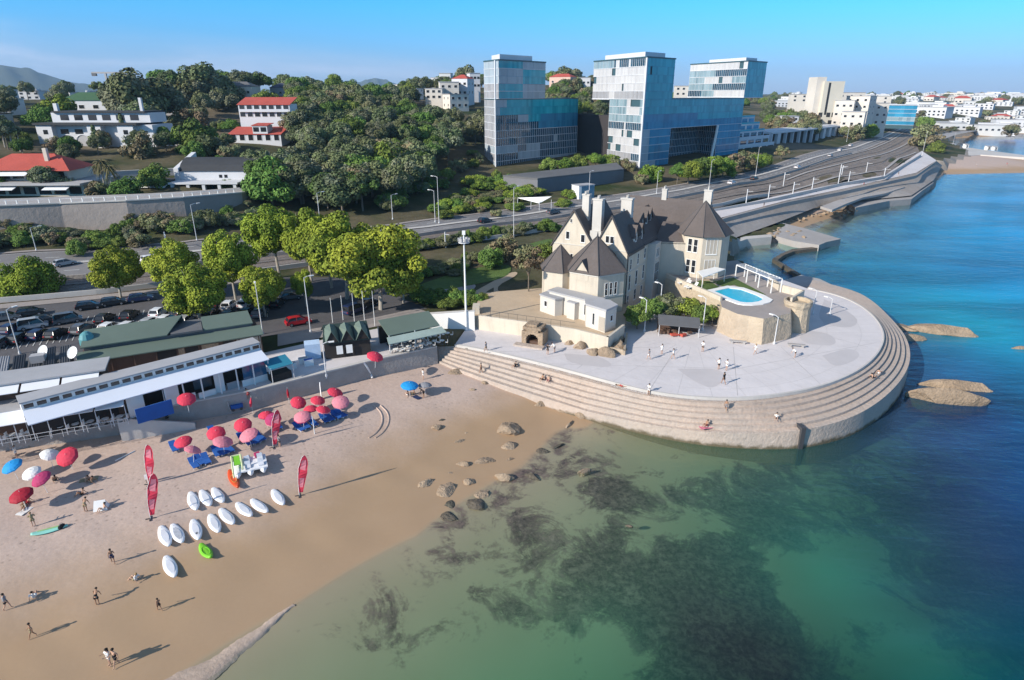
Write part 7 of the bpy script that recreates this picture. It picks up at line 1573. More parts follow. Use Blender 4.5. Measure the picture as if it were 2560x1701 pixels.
for i in range(30):
    px=RNG.uniform(740,1110); d=RNG.uniform(620,1500); x,y=dirpx(px,d); r=RNG.uniform(6,10); tree((x,y,float(LF(x,y)[0,0])),r,r*1.1+2,RNG.choice(['forest','green']),'tree among the houses on the saddle beyond the forest','trees of the far saddle')
bushes(2150,300,2400,282,16,6,4,['olive','forest'],'low scrub on the headland across the bay','scrub across the bay',20,5)

for i in range(26):
    px=RNG.uniform(1258,1390); d=RNG.uniform(400,520); x,y=dirpx(px,d); r=RNG.uniform(4,6.5); tree((x,y,float(LF(x,y)[0,0])),r,r*1.25+3,RNG.choice(['forest','green','olive']),'tree on the slope behind the gap between the glass towers','slope trees behind the towers')
for i in range(36):
    px=RNG.uniform(1555,1800); d=RNG.uniform(620,1300); x,y=dirpx(px,d); r=RNG.uniform(5,9); tree((x,y,float(LF(x,y)[0,0])),r,r*1.2+2,RNG.choice(['forest','green','olive']),'distant tree on the plain behind the glass bridge','trees behind the glass bridge')
bushes(880,488,1000,425,20,3.2,4.0,['forest','green'],'dark shrub on the shaded edge of the wooded valley','shrubs at the edge of the wooded valley',10,12)
bushes(1010,430,1105,365,16,3.0,3.6,['green','olive'],'shrub on the bank between the valley and the left tower','shrubs between the valley and the tower',10,10)
# ---------------------------------------------------------------- people
def skinmesh(name,J,E_,mat,levels=1):
    """J: {joint:(x,y,z,r)}, E_: edges between joint names -> one continuous skinned body"""
    ks=list(J); me=bpy.data.meshes.new(name+'_skel'); me.from_pydata([J[k][:3] for k in ks],[(ks.index(a),ks.index(b)) for a,b in E_],[]); o=bpy.data.objects.new(name,me); COL.objects.link(o)
    sm=o.modifiers.new('s','SKIN'); sm.use_smooth_shade=True; sm.branch_smoothing=.4
    for i,k in enumerate(ks): r=J[k][3]; r=r if hasattr(r,'__len__') else (r,r); me.skin_vertices[0].data[i].radius=r; me.skin_vertices[0].data[i].use_root=(k=='pelvis')
    su=o.modifiers.new('u','SUBSURF'); su.levels=levels; su.render_levels=levels
    dg=bpy.context.evaluated_depsgraph_get(); r=bpy.data.meshes.new_from_object(o.evaluated_get(dg)); r.name=name; bpy.data.objects.remove(o); r.materials.clear(); r.materials.append(mat); r.polygons.foreach_set('use_smooth',[True]*len(r.polygons)); return r
def pose(kind):
    J={'pelvis':(0,0,.96,(.135,.10)),'waist':(0,0,1.12,(.115,.09)),'chest':(0,0,1.32,(.15,.105)),'neck':(0,.01,1.47,.052),'head':(0,.025,1.585,(.082,.098)),'crown':(0,.015,1.675,(.07,.085)),'nose':(0,.125,1.575,.014)}
    for s,n in((-1,'l'),(1,'r')):
        J['sh'+n]=(s*.165,0,1.40,.058);J['el'+n]=(s*.225,-.02,1.13,.042);J['wr'+n]=(s*.245,.06,.90,.028);J['pa'+n]=(s*.25,.075,.835,.03)
        J['hi'+n]=(s*.095,0,.88,.092);J['kn'+n]=(s*.105,.02,.50,.058);J['an'+n]=(s*.11,-.01,.10,.04);J['to'+n]=(s*.12,.15,.035,.034); J['ear'+n]=(s*.09,.015,1.58,.018)
    def setl(n,**k):
        for a,v in k.items(): J[a+n]=tuple(v)+(J[a+n][3],)
    if kind=='walk':
        setl('l',kn=(-.1,.17,.52),an=(-.1,.25,.13),to=(-.1,.40,.06),el=(-.23,-.12,1.15),wr=(-.24,-.1,.92),pa=(-.24,-.08,.855)); setl('r',kn=(.1,-.06,.5),an=(.1,-.28,.14),to=(.1,-.15,.04),el=(.23,.1,1.15),wr=(.24,.24,.97),pa=(.24,.29,.93))
    if kind=='sit':
        sh=lambda k,dx,dy,dz:(J[k][0]+dx,J[k][1]+dy,J[k][2]+dz,J[k][3])
        for k in list(J):
            if k[:2] in('kn','an','to'): continue
            z=J[k][2]-.96; J[k]=(J[k][0],J[k][1]-z*.28,.12+z*.96,J[k][3])
        for s,n in((-1,'l'),(1,'r')): setl(n,hi=(s*.1,.03,.12),kn=(s*.14,.36,.44),an=(s*.12,.62,.08),to=(s*.13,.76,.05),el=(s*.27,-.2,.34),wr=(s*.25,-.36,.1),pa=(s*.25,-.42,.06))
    if kind=='stoop':
        for k in list(J):
            z=J[k][2]
            if k[:2] in('hi','kn','an','to') or k=='pelvis': continue
            t=z-.96; J[k]=(J[k][0],J[k][1]*.8+t*.72,.96+t*.66,J[k][3])
        for s,n in((-1,'l'),(1,'r')): setl(n,el=(s*.22,.42,.95),wr=(s*.2,.55,.72),pa=(s*.2,.58,.66))
    if kind=='hold':
        setl('r',el=(.27,.1,1.18),wr=(.2,.3,1.25),pa=(.18,.36,1.27)); setl('l',el=(-.26,.08,1.16),wr=(-.2,.3,1.16),pa=(-.18,.36,1.17))
    E_=[('pelvis','waist'),('waist','chest'),('chest','neck'),('neck','head'),('head','crown'),('head','nose')]
    for s,n in((-1,'l'),(1,'r')):
        E_+=[('chest','sh'+n),('sh'+n,'el'+n),('el'+n,'wr'+n),('wr'+n,'pa'+n),('pelvis','hi'+n),('hi'+n,'kn'+n),('kn'+n,'an'+n),('an'+n,'to'+n),('head','ear'+n)]
        p=np.array(J['pa'+n][:3]); d=p-np.array(J['wr'+n][:3]); d/=np.linalg.norm(d); sd=np.cross(d,[1,0,0] if abs(d[0])<.8 else [0,1,0]); sd/=np.linalg.norm(sd); cu=np.cross(sd,d)*s
        for f in range(4):
            o=(f-1.5)*.019; L1=(.045,.052,.049,.04)[f]; a=p+d*(.02+L1)+sd*o*1.1; b=a+d*L1*.75+cu*.014; J['f%d%s'%(f,n)]=(*a,.0095); J['g%d%s'%(f,n)]=(*b,.008); E_+=[('pa'+n,'f%d%s'%(f,n)),('f%d%s'%(f,n),'g%d%s'%(f,n))]
        a=p-d*.005+sd*.045; b=a+d*.04+sd*.012; J['t0'+n]=(*a,.011); J['t1'+n]=(*b,.009); E_+=[('pa'+n,'t0'+n),('t0'+n,'t1'+n)]
    return J,E_
SKINS=[M('skin_light',(.50,.31,.22),.6,9,.05),M('skin_tan',(.36,.20,.125),.6,9,.05)]
CLOTH={k:M('cloth_'+k,c,.9,8,.1) for k,c in {'white':(.75,.74,.72),'black':(.02,.02,.022),'red':(.5,.04,.05),'blue':(.04,.12,.4),'teal':(.03,.28,.33),'grey':(.25,.25,.27),'yellow':(.6,.45,.06),'pink':(.62,.2,.27),'khaki':(.3,.25,.15),'navy':(.02,.035,.1)}.items()}
HAIRS=[M('hair_dark',(.02,.014,.01),.6,20,.2),M('hair_fair',(.28,.18,.08),.6,20,.2)]
PB={}
def wrap(J,segs,k,mat,name):
    m=MB()
    for a,b,ra,rb in segs:
        A_=Vector(J[a][:3]);B_=Vector(J[b][:3]); m.tube(A_,A_+(B_-A_)*1.0,ra,rb,9)
    o=m.build(name,mat); d=o.data; bpy.data.objects.remove(o); d.polygons.foreach_set('use_smooth',[True]*len(d.polygons)); return d
def person(p,kind,rz,label,skin=0,top=None,bottom='navy',hair=0,long=False,scale=1.,lie=False,group=None):
    key=(kind,skin)
    if key not in PB: J,E_=pose(kind); PB[key]=(skinmesh('body',J,E_,SKINS[skin]),J)
    me,J=PB[key]; T=thing('person',label,'person',(p[0],p[1],p[2]),rz,group); T.scale=(scale,)*3
    parts=[('body',me)]
    ck=('b',kind,bottom)
    if ck not in PB:
        def mid(a,b,t): return tuple(np.array(J[a][:3])*(1-t)+np.array(J[b][:3])*t)+(0,)
        K=dict(J); K['tl']=mid('hil','knl',.45); K['tr']=mid('hir','knr',.45); PB[ck]=wrap(K,[('hil','tl',.112,.098),('hir','tr',.112,.098),('pelvis','waist',.150,.128)],0,CLOTH[bottom],'shorts')
    parts.append(('shorts',PB[ck]))
    if top:
        ck=('t',kind,top)
        if ck not in PB: PB[ck]=wrap(J,[('pelvis','waist',.152,.134),('waist','chest',.134,.165),('chest','neck',.165,.07),('shl','ell',.075,.06),('shr','elr',.075,.06)],0,CLOTH[top],'shirt')
        parts.append(('shirt',PB[ck]))
    ck=('h',kind,hair,long)
    if ck not in PB:
        m=MB(); h=J['crown']; m.lathe((h[0],h[1]-.012,h[2]-.085),[(.098,0),(.108,.05),(.098,.1),(.06,.135),(0,.15)],10,sy=1.12)
        if long: m.tube((h[0],h[1]-.08,h[2]-.0),(h[0],h[1]-.1,h[2]-.38),.085,.06,8)
        o=m.build('hair',HAIRS[hair]); PB[ck]=o.data; bpy.data.objects.remove(o); PB[ck].polygons.foreach_set('use_smooth',[True]*len(PB[ck].polygons))
    parts.append(('hair',PB[ck]))
    for n,d in parts:
        o=bpy.data.objects.new(n,d); COL.objects.link(o); o.parent=T
        if lie: o.rotation_euler=(-math.pi/2,0,0); o.location=(0,-.85,.13)
    return T
SA=math.atan2(.557,.83)
def P_(px,py): return on(px,py)
SKB=[('body',)]
PEOPLE=[
 (262,1300,'walk',.6,'person walking alone across the sand in dark shorts left of the white boards',1,None,'navy',0,False,1,False),
 (18,1405,'walk',-1.2,'person in striped grey top standing at the left edge of the wet sand',0,'grey','black',0,False,1,False),
 (79,1378,'sit',.4,'person sitting on the sand in a white top near the left edge',0,'white','white',0,False,1,False),
 (226,1395,'stoop',.3,'tanned person bending forward on the sand in the lower left',1,None,'black',0,False,1,False),
 (369,1408,'walk',1.0,'slim person walking toward the water below the lowest white board',1,None,'black',0,False,.8,False),
 (255,1534,'hold',2.6,'long haired person in pale clothes, left one of the pair at the bottom',0,'white','white',0,True,1.02,False),
 (270,1535,'walk',2.7,'bare chested person in dark shorts, right one of the pair at the bottom',0,None,'black',0,False,1.05,False),
 (77,1470,'walk',2.2,'person striding along the wet sand near the bottom left',1,None,'khaki',0,False,.9,False),
 (313,1338,'sit',1.4,'person sitting alone on the damp sand left of the lowest white board',0,'white','khaki',1,False,1,False),
 (40,1056,'hold',1.9,'person in white standing by the blue parasol at the left edge',0,'white','white',0,False,1,False),
 (199,1180,'stoop',.2,'person stooping beside the white beach tent',1,None,'khaki',0,False,1,False),
 (240,1176,'sit',2.6,'person sitting in front of the white beach tent',0,None,'white',0,False,1,False),
 (79,1214,'hold',.5,'person standing behind the pale green paddle board',0,'khaki','khaki',1,False,1,False),
 (128,1109,'sit',.9,'person sitting in the shade of the magenta parasol',1,None,'black',0,False,1,False),
 (66,1160,'sit',2.2,'person sitting beside the dark red parasol',1,None,'red',0,False,1,False),
 (204,1109,'sit',.7,'sunbather sitting up right of the magenta parasol',0,None,'khaki',0,False,1,False),
 (212,1112,'sit',1.5,'second sunbather sitting beside a towel right of the magenta parasol',1,None,'khaki',0,False,1,False),
 (190,1141,'sit',2.1,'person crouched on the open sand above the white beach tent',1,None,'black',0,False,1,False),
 (645,1031,'hold',-.6,'person beside the tall pink flag next to the middle parasols',0,'grey','black',0,False,1,False),
 (388,976,'hold',.6,'person in black standing at the foot of the ramp in the seawall',0,'black','black',0,False,1.05,False),
 (574,921,'stoop',.8,'person by the closed red parasol at the seawall',1,None,'red',0,False,1,False),
 (939,912,'sit',.5,'person sitting under the blue parasol on the right of the beach',0,None,'white',0,False,1,False),
 (952,910,'sit',1.8,'second person sitting by the blue parasol on the right of the beach',1,None,'khaki',0,False,1,False),
 (976,875,'hold',2.0,'person in white standing behind the blue parasol',0,'white','white',0,False,1,False),
 (977,917,'stoop',1.4,'person picking something up right of the blue parasol',1,None,'black',0,False,1,False),
 (1109,861,'walk',1.2,'person climbing from the sand onto the lowest stone step',1,None,'black',0,False,1,False),
 (1187,846,'sit',2.4,'person sitting on the upper stone steps nearest the restaurants',0,'black','black',0,False,1,False),
 (1250,876,'sit',2.5,'left one of two people sitting together on the stone steps',1,None,'black',0,False,1,False),
 (1264,879,'sit',2.8,'right one of two people sitting together on the stone steps',0,None,'pink',0,False,1,False),
 (1120,812,'walk',.8,'person walking at the narrow left end of the plaza',0,'grey','khaki',0,False,1,False),
 (1262,818,'hold',-.6,'person in black on the plaza in front of the stone grotto',0,'black','black',0,False,1.05,False),
 (1278,812,'stoop',.9,'person bending in front of the stone grotto',0,'white','grey',0,False,1,False),
 (1495,829,'walk',1.0,'person on the plaza left of the rockery, nearest the chateau',0,'grey','white',0,False,1,False),
 (1525,817,'hold',.3,'person in white on the plaza near the net shelter',0,'white','white',0,False,1,False),
 (1551,828,'walk',.9,'person in pale clothes walking on the plaza below the net shelter',0,'white','grey',0,False,1,False),
 (1619,811,'hold',2.3,'person in a white top on the plaza directly under the bastion',0,'white','black',0,False,1.05,False),
 (1740,817,'walk',1.6,'person in white on the plaza at the bastion corner',0,'white','white',1,False,1,False),
 (1832,824,'stoop',1.0,'person bending over a bag on the right side of the plaza',0,'white','black',0,False,1,False),
 (1656,852,'hold',.4,'left one of the pair in the middle of the plaza',0,'white','black',0,False,1.05,False),
 (1674,854,'hold',1.9,'right one of the pair in the middle of the plaza',0,'white','white',0,False,1,False),
 (1667,886,'walk',.5,'person in dark clothes walking near the plaza edge',1,'black','black',0,False,1.05,False),
 (1495,911,'hold',2.4,'person in white standing on the steps below the plaza rim',0,'white','white',0,False,1,False),
 (1672,949,'walk',-.5,'person walking down the middle of the round steps',1,None,'grey',0,False,1,False),
 (1789,966,'sit',2.7,'person sitting on the lower round steps near the notch',0,'white','black',0,False,1,False),
 (1628,982,'sit',2.2,'person sitting on a towel on the lowest step',1,None,'red',0,False,1,False),
 (2025,862,'sit',-1.0,'sunbather on the right end of the round steps',0,None,'white',0,False,1,False),
 (2010,872,'sit',-1.4,'second sunbather below the first at the right end of the round steps',0,None,'black',0,False,1,False)]
SB=None
dgz=bpy.context.evaluated_depsgraph_get()
def drop(x,y,ztop=60.):
    """height of the highest built surface under a point (structures such as the steps)"""
    hit,loc,_,_,_,_=SC.ray_cast(dgz,Vector((x,y,ztop)),Vector((0,0,-1))); return loc.z if hit else ground(x,y)
def cast(px,py,names=('stepped_terrace','plaza','plaza_kerb','beach','beach_promenade','ground','plaza_patches','plaza_joints','parking_lot','coast_road','forecourt','footpath','railway_bed','promenade','seawall','coping')):
    u=px-1180.; v=py-784.; d=Vector((u,F*CT-v*ST,-F*ST-v*CT)).normalized(); o=Vector((0,0,CAMH))
    for _ in range(12):
        hit,loc,_,_,ob,_=SC.ray_cast(dgz,o,d)
        if not hit: break
        if ob.name.split('.')[0] in names: return loc
        o=loc+d*.05
    return on(px,py)
bpy.context.view_layer.update(); dgz=bpy.context.evaluated_depsgraph_get()
for px,py,kd,rz,lab,sk_,top,bot,hr,lg,sc_,lie in PEOPLE:
    person(cast(px,py),kd,rz,lab,sk_,top,bot,hr,lg,sc_,lie)
person(cast(1433,891),'stand',1.2,'sunbather lying flat on the upper steps below the plaza rim',1,None,'red',0,False,1,True)
person(cast(57,1168),'stand',.4,'sunbather lying on the sand below the dark red parasol',1,None,'khaki',0,False,1,True)
# ---------------------------------------------------------------- beach gear
m_pink=M('pink_red_canvas',(.64,.045,.085),.75,2.,.1); m_pinkl=M('faded_pink_canvas',(.66,.22,.27),.8,2.,.1); m_mag=M('magenta_canvas',(.38,.035,.12),.75,2.,.1); m_dred=M('dark_red_canvas',(.36,.012,.03),.7,2.,.1); m_sky=M('bright_blue_canvas',(.015,.27,.62),.7,2.,.1)
def umbrella(px,py,mat,label,group=None,tilt=(.0,.0),r=1.35,h=2.15,closed=False,mat2=None,z=None):
    u=px-1180.; v=py-784.; p0=on(px,py+30); 
    for _ in range(4): x,y=G(px,py,p0.z+h); p0=Vector((x,y,ground(x,y))) if z is None else Vector((x,y,z))
    T=thing('parasol',label,'parasol',p0,RNG.uniform(0,1),group); O=(0,0,0); tx,ty=tilt; topc=np.array([tx*h*.4,ty*h*.4,h+.15])
    m=MB(); m.tube((0,0,-.2),(tx*h*.2,ty*h*.2,h*.55),.025,n=6); m.tube((tx*h*.2,ty*h*.2,h*.55),tuple(topc+[0,0,.12]),.02,n=6); m.build('pole',m_white,T,off=O)
    m=MB(); n=8; N3=Vector((tx,ty,1)).normalized(); t=N3.orthogonal().normalized(); w=N3.cross(t)
    rr=.16 if closed else r; rings=[(0.,.0),(.45,-.1),(.8,-.27),(1.,-.46)]; vs=[tuple(topc)]
    if closed: rings=[(0,0),(.5,-.3),(1.1,-.8),(.9,-1.3)]
    for f,dz in rings[1:]:
        for i in range(n*2):
            a=math.pi*i/n; k=f*rr*(1 if i%2==0 else .955); q=Vector(topc)+t*(math.cos(a)*k)+w*(math.sin(a)*k)+N3*(dz-(0 if i%2==0 else -.03*f)); vs.append(tuple(q))
    nn=n*2; mi=[]
    fs=[[0,1+i,1+(i+1)%nn] for i in range(nn)]+[[1+k*nn+i,1+(k+1)*nn+i,1+(k+1)*nn+(i+1)%nn,1+k*nn+(i+1)%nn] for k in range(2) for i in range(nn)]
    m.add(vs,fs); lastr=vs[-nn:]; low=[(p[0],p[1],p[2]-.13) for p in lastr]; m.add(lastr+low,[[i,nn+i,nn+(i+1)%nn,(i+1)%nn] for i in range(nn)],1)
    m.build('canopy',[mat,mat2 or mat],T,off=O)
    m=MB()
    for i in range(0,nn,2): m.tube(tuple(Vector(topc)-N3*.03),tuple(Vector(vs[1+2*nn+i])-N3*.02),.012,n=4)
    m.build('ribs',m_white,T,off=O); return T
UM=[(422,1012,m_pink,'pink red parasol first from the left in the beach bar row'),(438,1034,m_pinkl,'faded pink parasol leaning low below the first one of the row'),(497,992,m_pink,'pink red parasol in the second cluster of the row'),(510,1013,m_pinkl,'faded pink parasol in front of the second cluster'),(559,973,m_pink,'pink red parasol in the third cluster of the row'),(575,996,m_pinkl,'pale pink parasol in front of the third cluster'),(612,952,m_pink,'dark pink parasol behind the tall flag in the middle of the row'),(630,960,m_mag,'magenta parasol touching the tall flag in the middle of the row'),(685,922,m_pink,'upright red parasol at the back of the right cluster'),(730,918,m_pink,'broad red parasol in the middle of the right cluster'),(697,955,m_pinkl,'half faded parasol at the front of the right cluster'),(742,940,m_pink,'small red parasol beside the standing white board'),(769,900,m_pink,'square looking red parasol at the far right of the row'),(784,921,m_pinkl,'faded parasol at the right end of the row'),(715,938,m_pink,'low red parasol between the two right clusters')]
for i,(px,py,mt,lab) in enumerate(UM): umbrella(px,py,mt,lab,'pink parasols of the beach bar',(RNG.uniform(-.5,.5),RNG.uniform(-.5,.2)),RNG.uniform(.9,1.15),mat2=m_pinkl if i%2 else m_mag)
umbrella(158,1044,m_pink,'pink red parasol tilted low near the seawall on the left','',(-.5,-.5),1.15); umbrella(98,1096,m_mag,'magenta parasol at the left of the beach',None,(-.2,-.4),1.0,mat2=m_mag); umbrella(49,1134,m_dred,'dark crimson parasol nearest the left edge',None,(-.1,-.2),1.12); umbrella(30,1067,m_sky,'bright blue parasol at the left edge of the beach',None,(-.2,-.3),1.05); umbrella(943,884,m_sky,'bright blue parasol standing alone on the right of the beach',None,(0,-.1),1.25); umbrella(110,1042,m_white,'white parasol beside the pink tilted one on the left',None,(.3,-.2),.95); umbrella(74,1083,m_white,'white parasol between the bright blue and the magenta ones',None,(-.3,-.1),.95)
umbrella(979,884,CLOTH['grey'],'small dark grey parasol right of the lone blue one',None,(.1,.1),1.0,1.7); umbrella(576,918,m_pink,'closed red parasol leaning by the seawall',None,(.2,0),closed=True); umbrella(662,897,m_dred,'closed dark red parasol by the seawall behind the row',None,(0,0),closed=True); umbrella(428,914,m_pink,'pink red parasol up on the promenade over the seawall',None,(.2,-.3),1.1,2.0,z=5.37); umbrella(862,817,m_pink,'red parasol on the promenade in front of the dormered kiosk',None,(.2,-.3),1.2,1.9,z=5.37)
# blue sunbeds and mats
SBED=None
def sunbed(px,py,label,rz,mat='b'):
    global SBED
    p=cast(px,py)
    if SBED is None:
        SBED=thing('sunbed',label,'sunbed',p,rz,'blue sunbeds of the beach bar'); m=MB(); m.box((0,-.25,.3),(.72,1.5,.09)); m.build('mattress',M('blue_mattress',(.025,.115,.40),.8,3.,.12),SBED,off=(0,0,0)); m=MB(); m.slab([(-.36,.5,.36),(.36,.5,.36),(.36,1.05,.72),(-.36,1.05,.72)],.08); m.build('backrest',bpy.data.materials['blue_mattress'],SBED,off=(0,0,0))
        for sx in(-.31,.31):
            m=MB(); m.box((sx,-.25,.22),(.05,1.5,.06)); m.build('side_rail',m_white,SBED,off=(0,0,0))
            for sy in(-.85,.35): m=MB(); m.box((sx,sy,.1),(.05,.05,.2)); m.build('leg',m_white,SBED,off=(0,0,0))
    else: copy_tree(SBED,p,rz,None,label,'blue sunbeds of the beach bar')
for i,(px,py) in enumerate([(402,1036),(448,1074),(462,1066),(476,1064),(500,1047),(515,1043),(528,1038),(572,1022),(588,1018),(600,1012),(690,990),(704,984),(722,978),(748,970),(760,966),(775,962),(787,958),(560,1015),(492,1000),(640,985)]):
    sunbed(px,py,'blue sunbed under the pink parasols of the beach bar',.75+RNG.uniform(-.12,.12))
# white boards drawn up on the wet sand
def hull(L_,Wd,th,name,mat,tail=.55,n=18,rim=True):
    m=MB(); vs=[];k=12
    for i in range(n):
        t=i/(n-1); x=-L_/2+L_*t; w=Wd/2*max((math.sin(math.pi*(t*.93+.05))**.5),.02)*(1 if t<.55 else 1-.12*(t-.55)/.45); rk=.12*th*(abs(2*t-1)**3)*4
        for j in range(k):
            a=2*math.pi*j/k; vs.append((x,math.cos(a)*w,th/2+rk+math.sin(a)*th/2*(1 if math.sin(a)<0 else .8)))
    m.add(vs,[[i*k+j,i*k+(j+1)%k,(i+1)*k+(j+1)%k,(i+1)*k+j] for i in range(n-1) for j in range(k)]+[list(range(k))[::-1],list(range((n-1)*k,n*k))]); return m
m_board=M('white_gelcoat',(.80,.80,.82),.3,1.,.02,big=.03,spec=.5); m_deck=M('pale_deck_pad',(.66,.67,.71),.7,3.,.05); m_lime=M('lime_plastic',(.20,.56,.025),.45,2.,.06,spec=.5); m_gdeck=M('grey_deck_pattern',(.42,.44,.48),.7,4.,.3)
bc=lambda x,y:(313.4+x*.21163,1032.5+y*.21163)
BL=['white board at the left of the upper three','white board in the middle of the upper three','white board at the right of the upper three','white board farthest right, apart from the others','white board second from the right in the lower row','white board third from the right in the lower row','white board in the middle of the lower row','white board left of the middle in the lower row','off white board with a small grey emblem near its nose','leftmost white board of the lower row','white board with a grey patterned deck','lowest white board, alone near the wet sand']
for i,(a,b) in enumerate([((595,492),(665,707)),((715,472),(815,660)),((845,447),(955,622)),((1495,465),(1612,652)),((1265,570),(1437,732)),((1105,608),(1265,775)),((925,672),(1070,862)),((810,735),(908,952)),((622,792),(690,1032)),((275,862),(368,1103)),((402,842),(512,1065)),((328,1190),(432,1440))]):
    p=on(*bc(*a));q=on(*bc(*b)); d=q-p; L_=d.length; T=thing('paddle_board',BL[i],'board',(p+q)/2,math.atan2(d.y,d.x),'white boards drawn up on the sand'); m=hull(L_,1.12,.26,'b',m_board); m.build('hull',m_board,T,off=(0,0,0),smooth=True)
    m=MB(); m.prism([(-L_*.33+L_*.66*(j/16),.3*math.sin(math.pi*(.1+.8*j/16))) for j in range(17)]+[(L_*.33-L_*.66*(j/16),-.3*math.sin(math.pi*(.1+.8*j/16))) for j in range(17)],.19,.262); m.build('deck_pad',m_gdeck if i==10 else m_deck,T,off=(0,0,0))
    m=MB(); m.box((-L_*.42,0,.28),(.12,.05,.05)); m.build('carry_handle',m_dark,T,off=(0,0,0))
    if i==8: m=MB(); m.lathe((L_*.2,0,.262),[(.22,0),(.22,.006),(.12,.007),(.12,.0)],14,sy=.7); m.build('emblem',m_gdeck,T,off=(0,0,0))
p=on(*bc(712,1068));q=on(*bc(825,1232)); d=q-p; T=thing('kayak','lime green sit on top kayak below the white boards','kayak',(p+q)/2,math.atan2(d.y,d.x)); hull(d.length,.98,.34,'k',m_lime).build('hull',m_lime,T,off=(0,0,0),smooth=True)
m=MB(); m.lathe((0,0,.30),[(.52,0),(.5,.05),(.42,.03),(.36,-.06),(0,-.06)],16,sx=1.55,sy=.62); m.build('cockpit',M('deep_lime',(.13,.42,.02),.5),T,off=(0,0,0))
p=on(*bc(1022,262));q=on(*bc(1118,468)); d=q-p; T=thing('kayak','orange red kayak lying beside the lime and white pedal boat','kayak',(p+q)/2,math.atan2(d.y,d.x)); hull(d.length,.95,.36,'k',None).build('hull',M('orange_red_plastic',(.62,.075,.015),.45,2.,.08,spec=.5),T,off=(0,0,0),smooth=True); m=MB(); m.lathe((0,0,.31),[(.52,0),(.5,.05),(.42,.03),(.36,-.06),(0,-.06)],16,sx=1.7,sy=.55); m.build('cockpit',M('orange_plastic',(.62,.24,.05),.5),T,off=(0,0,0))
p=on(115,1224); T=thing('paddle_board','pale green and turquoise board lying on the left of the beach','board',p,.5); hull(3.0,.9,.2,'b',None).build('hull',M('mint_plastic',(.28,.62,.52),.45,2,.06),T,off=(0,0,0),smooth=True); m=MB(); m.prism([(-1.0,.05),(1.1,.05),(1.1,.3),(-1.0,.28)],.15,.205); m.build('deck_stripe',M('pale_green_stripe',(.32,.50,.22),.6),T,off=(0,0,0))
# pedal boat
def pedalboat():
    p=on(*bc(1245,235)); T=thing('pedal_boat','white pedal boat with a lime green slide frame pulled up on the sand','pedal boat',p,-1.12); O=(0,0,0)
    for s in(-1.35,0,1.35): m=hull(3.9,1.05,.62,'f',None); m.v=[(x,y+s,z) for x,y,z in m.v]; m.build('hull',m_board,T,off=O,smooth=True)
    m=MB(); m.box((-.1,.35,.64),(2.9,3.0,.14)); m.build('deck',m_board,T,off=O)
    for s in(-.2,1.2):
        for a in(-.5,.7): m=MB(); m.slab([(a-.35,s-.3,.9),(a+.25,s-.3,.84),(a+.25,s+.3,.84),(a-.35,s+.3,.9)],.1); m.slab([(a-.5,s-.3,1.3),(a-.33,s-.3,.88),(a-.33,s+.3,.88),(a-.5,s+.3,1.3)],.07); m.build('seat',m_deck,T,off=O)
    m=MB(); m.path([(-1.6,-1.75,.7),(-1.6,-1.75,1.3),(-1.6,-.75,1.3),(-1.6,-.75,.7)],.09,6); m.path([(-1.6,-1.75,1.3),(1.7,-1.75,.95),(1.9,-1.75,.5)],.1,6); m.path([(-1.6,-.75,1.3),(1.2,-.75,.95)],.1,6); m.build('slide_frame',M('pale_lime_frame',(.62,.66,.38),.5),T,off=O)
    m=MB(); m.slab([(-1.5,-1.6,1.27),(.2,-1.6,1.1),(.2,-.9,1.1),(-1.5,-.9,1.27)],.08); m.build('slide',m_lime,T,off=O); m=MB(); m.box((-1.3,1.0,.95),(.7,.6,.4),.2); m.build('storage_box',m_mag,T,off=O)
pedalboat()
# feather flags
def flag(px,py,hgt,lean,label,rz=0.,curve=.55):
    p=cast(px,py); T=thing('feather_flag',label,'flag',p,rz,'pink feather flags on the beach'); O=(0,0,0); pts=[]
    for i in range(15):
        t=i/14; pts.append((lean*t*t*hgt*.12+ (curve*max(0,t-.72)/.28*0.75 if t>.72 else 0),0,hgt*(t if t<.8 else .8+.2*math.sin((t-.8)/.2*math.pi/2)*1.0)))
    m=MB(); m.path([(0,0,-.3)]+pts,[.03]*4+[.022]*12,6); m.build('pole',m_white,T,off=O)
    m=MB(); m2=MB(); n=15
    for i in range(1,n-1):
        def wd(k): t=k/14; return .95*min(1,.35+t*1.2)*(1 if t<.7 else max(.05,1-((t-.7)/.3)**2))
        a=pts[i];b=pts[i+1]; f=lambda q,k,y,s0,s1:((q[0]+wd(k)*s0,y,q[2]),(q[0]+wd(k)*s1,y,q[2]))
        a0,a1=f(a,i,0,.02,1);b0,b1=f(b,i+1,0,.02,1); wv=lambda q:(q[0],.07*math.sin(q[0]*3+q[2]*2.2),q[2]); m.poly([wv(a0),wv(a1),wv(b1),wv(b0)])
        if 2<i<12:
            a0,a1=f(a,i,0,.2,.8);b0,b1=f(b,i+1,0,.2,.8)
            for s in(-.008,.008): m2.poly([(wv(q)[0],wv(q)[1]+s,q[2]) for q in(a0,a1,b1,b0)])
    bn=m.build('banner',m_pink,T,off=O); m2.build('print_panel',m_pinkl,bn,off=O)
    m=MB(); m.box((0,0,.04),(.9,.12,.06)); m.box((0,0,.045),(.12,.9,.06)); m.build('base',m_dark,T,off=O)
flag(690,1143,4.9,1.,'pink feather flag standing alone on the right of the pedal boat',.25); flag(630,1032,4.9,1.,'pink feather flag among the middle parasols',.4); flag(343,1117,4.9,.6,'left pink feather flag of the leaning pair',.15); flag(347,1196,5.1,1.2,'lower pink feather flag of the leaning pair',.35)
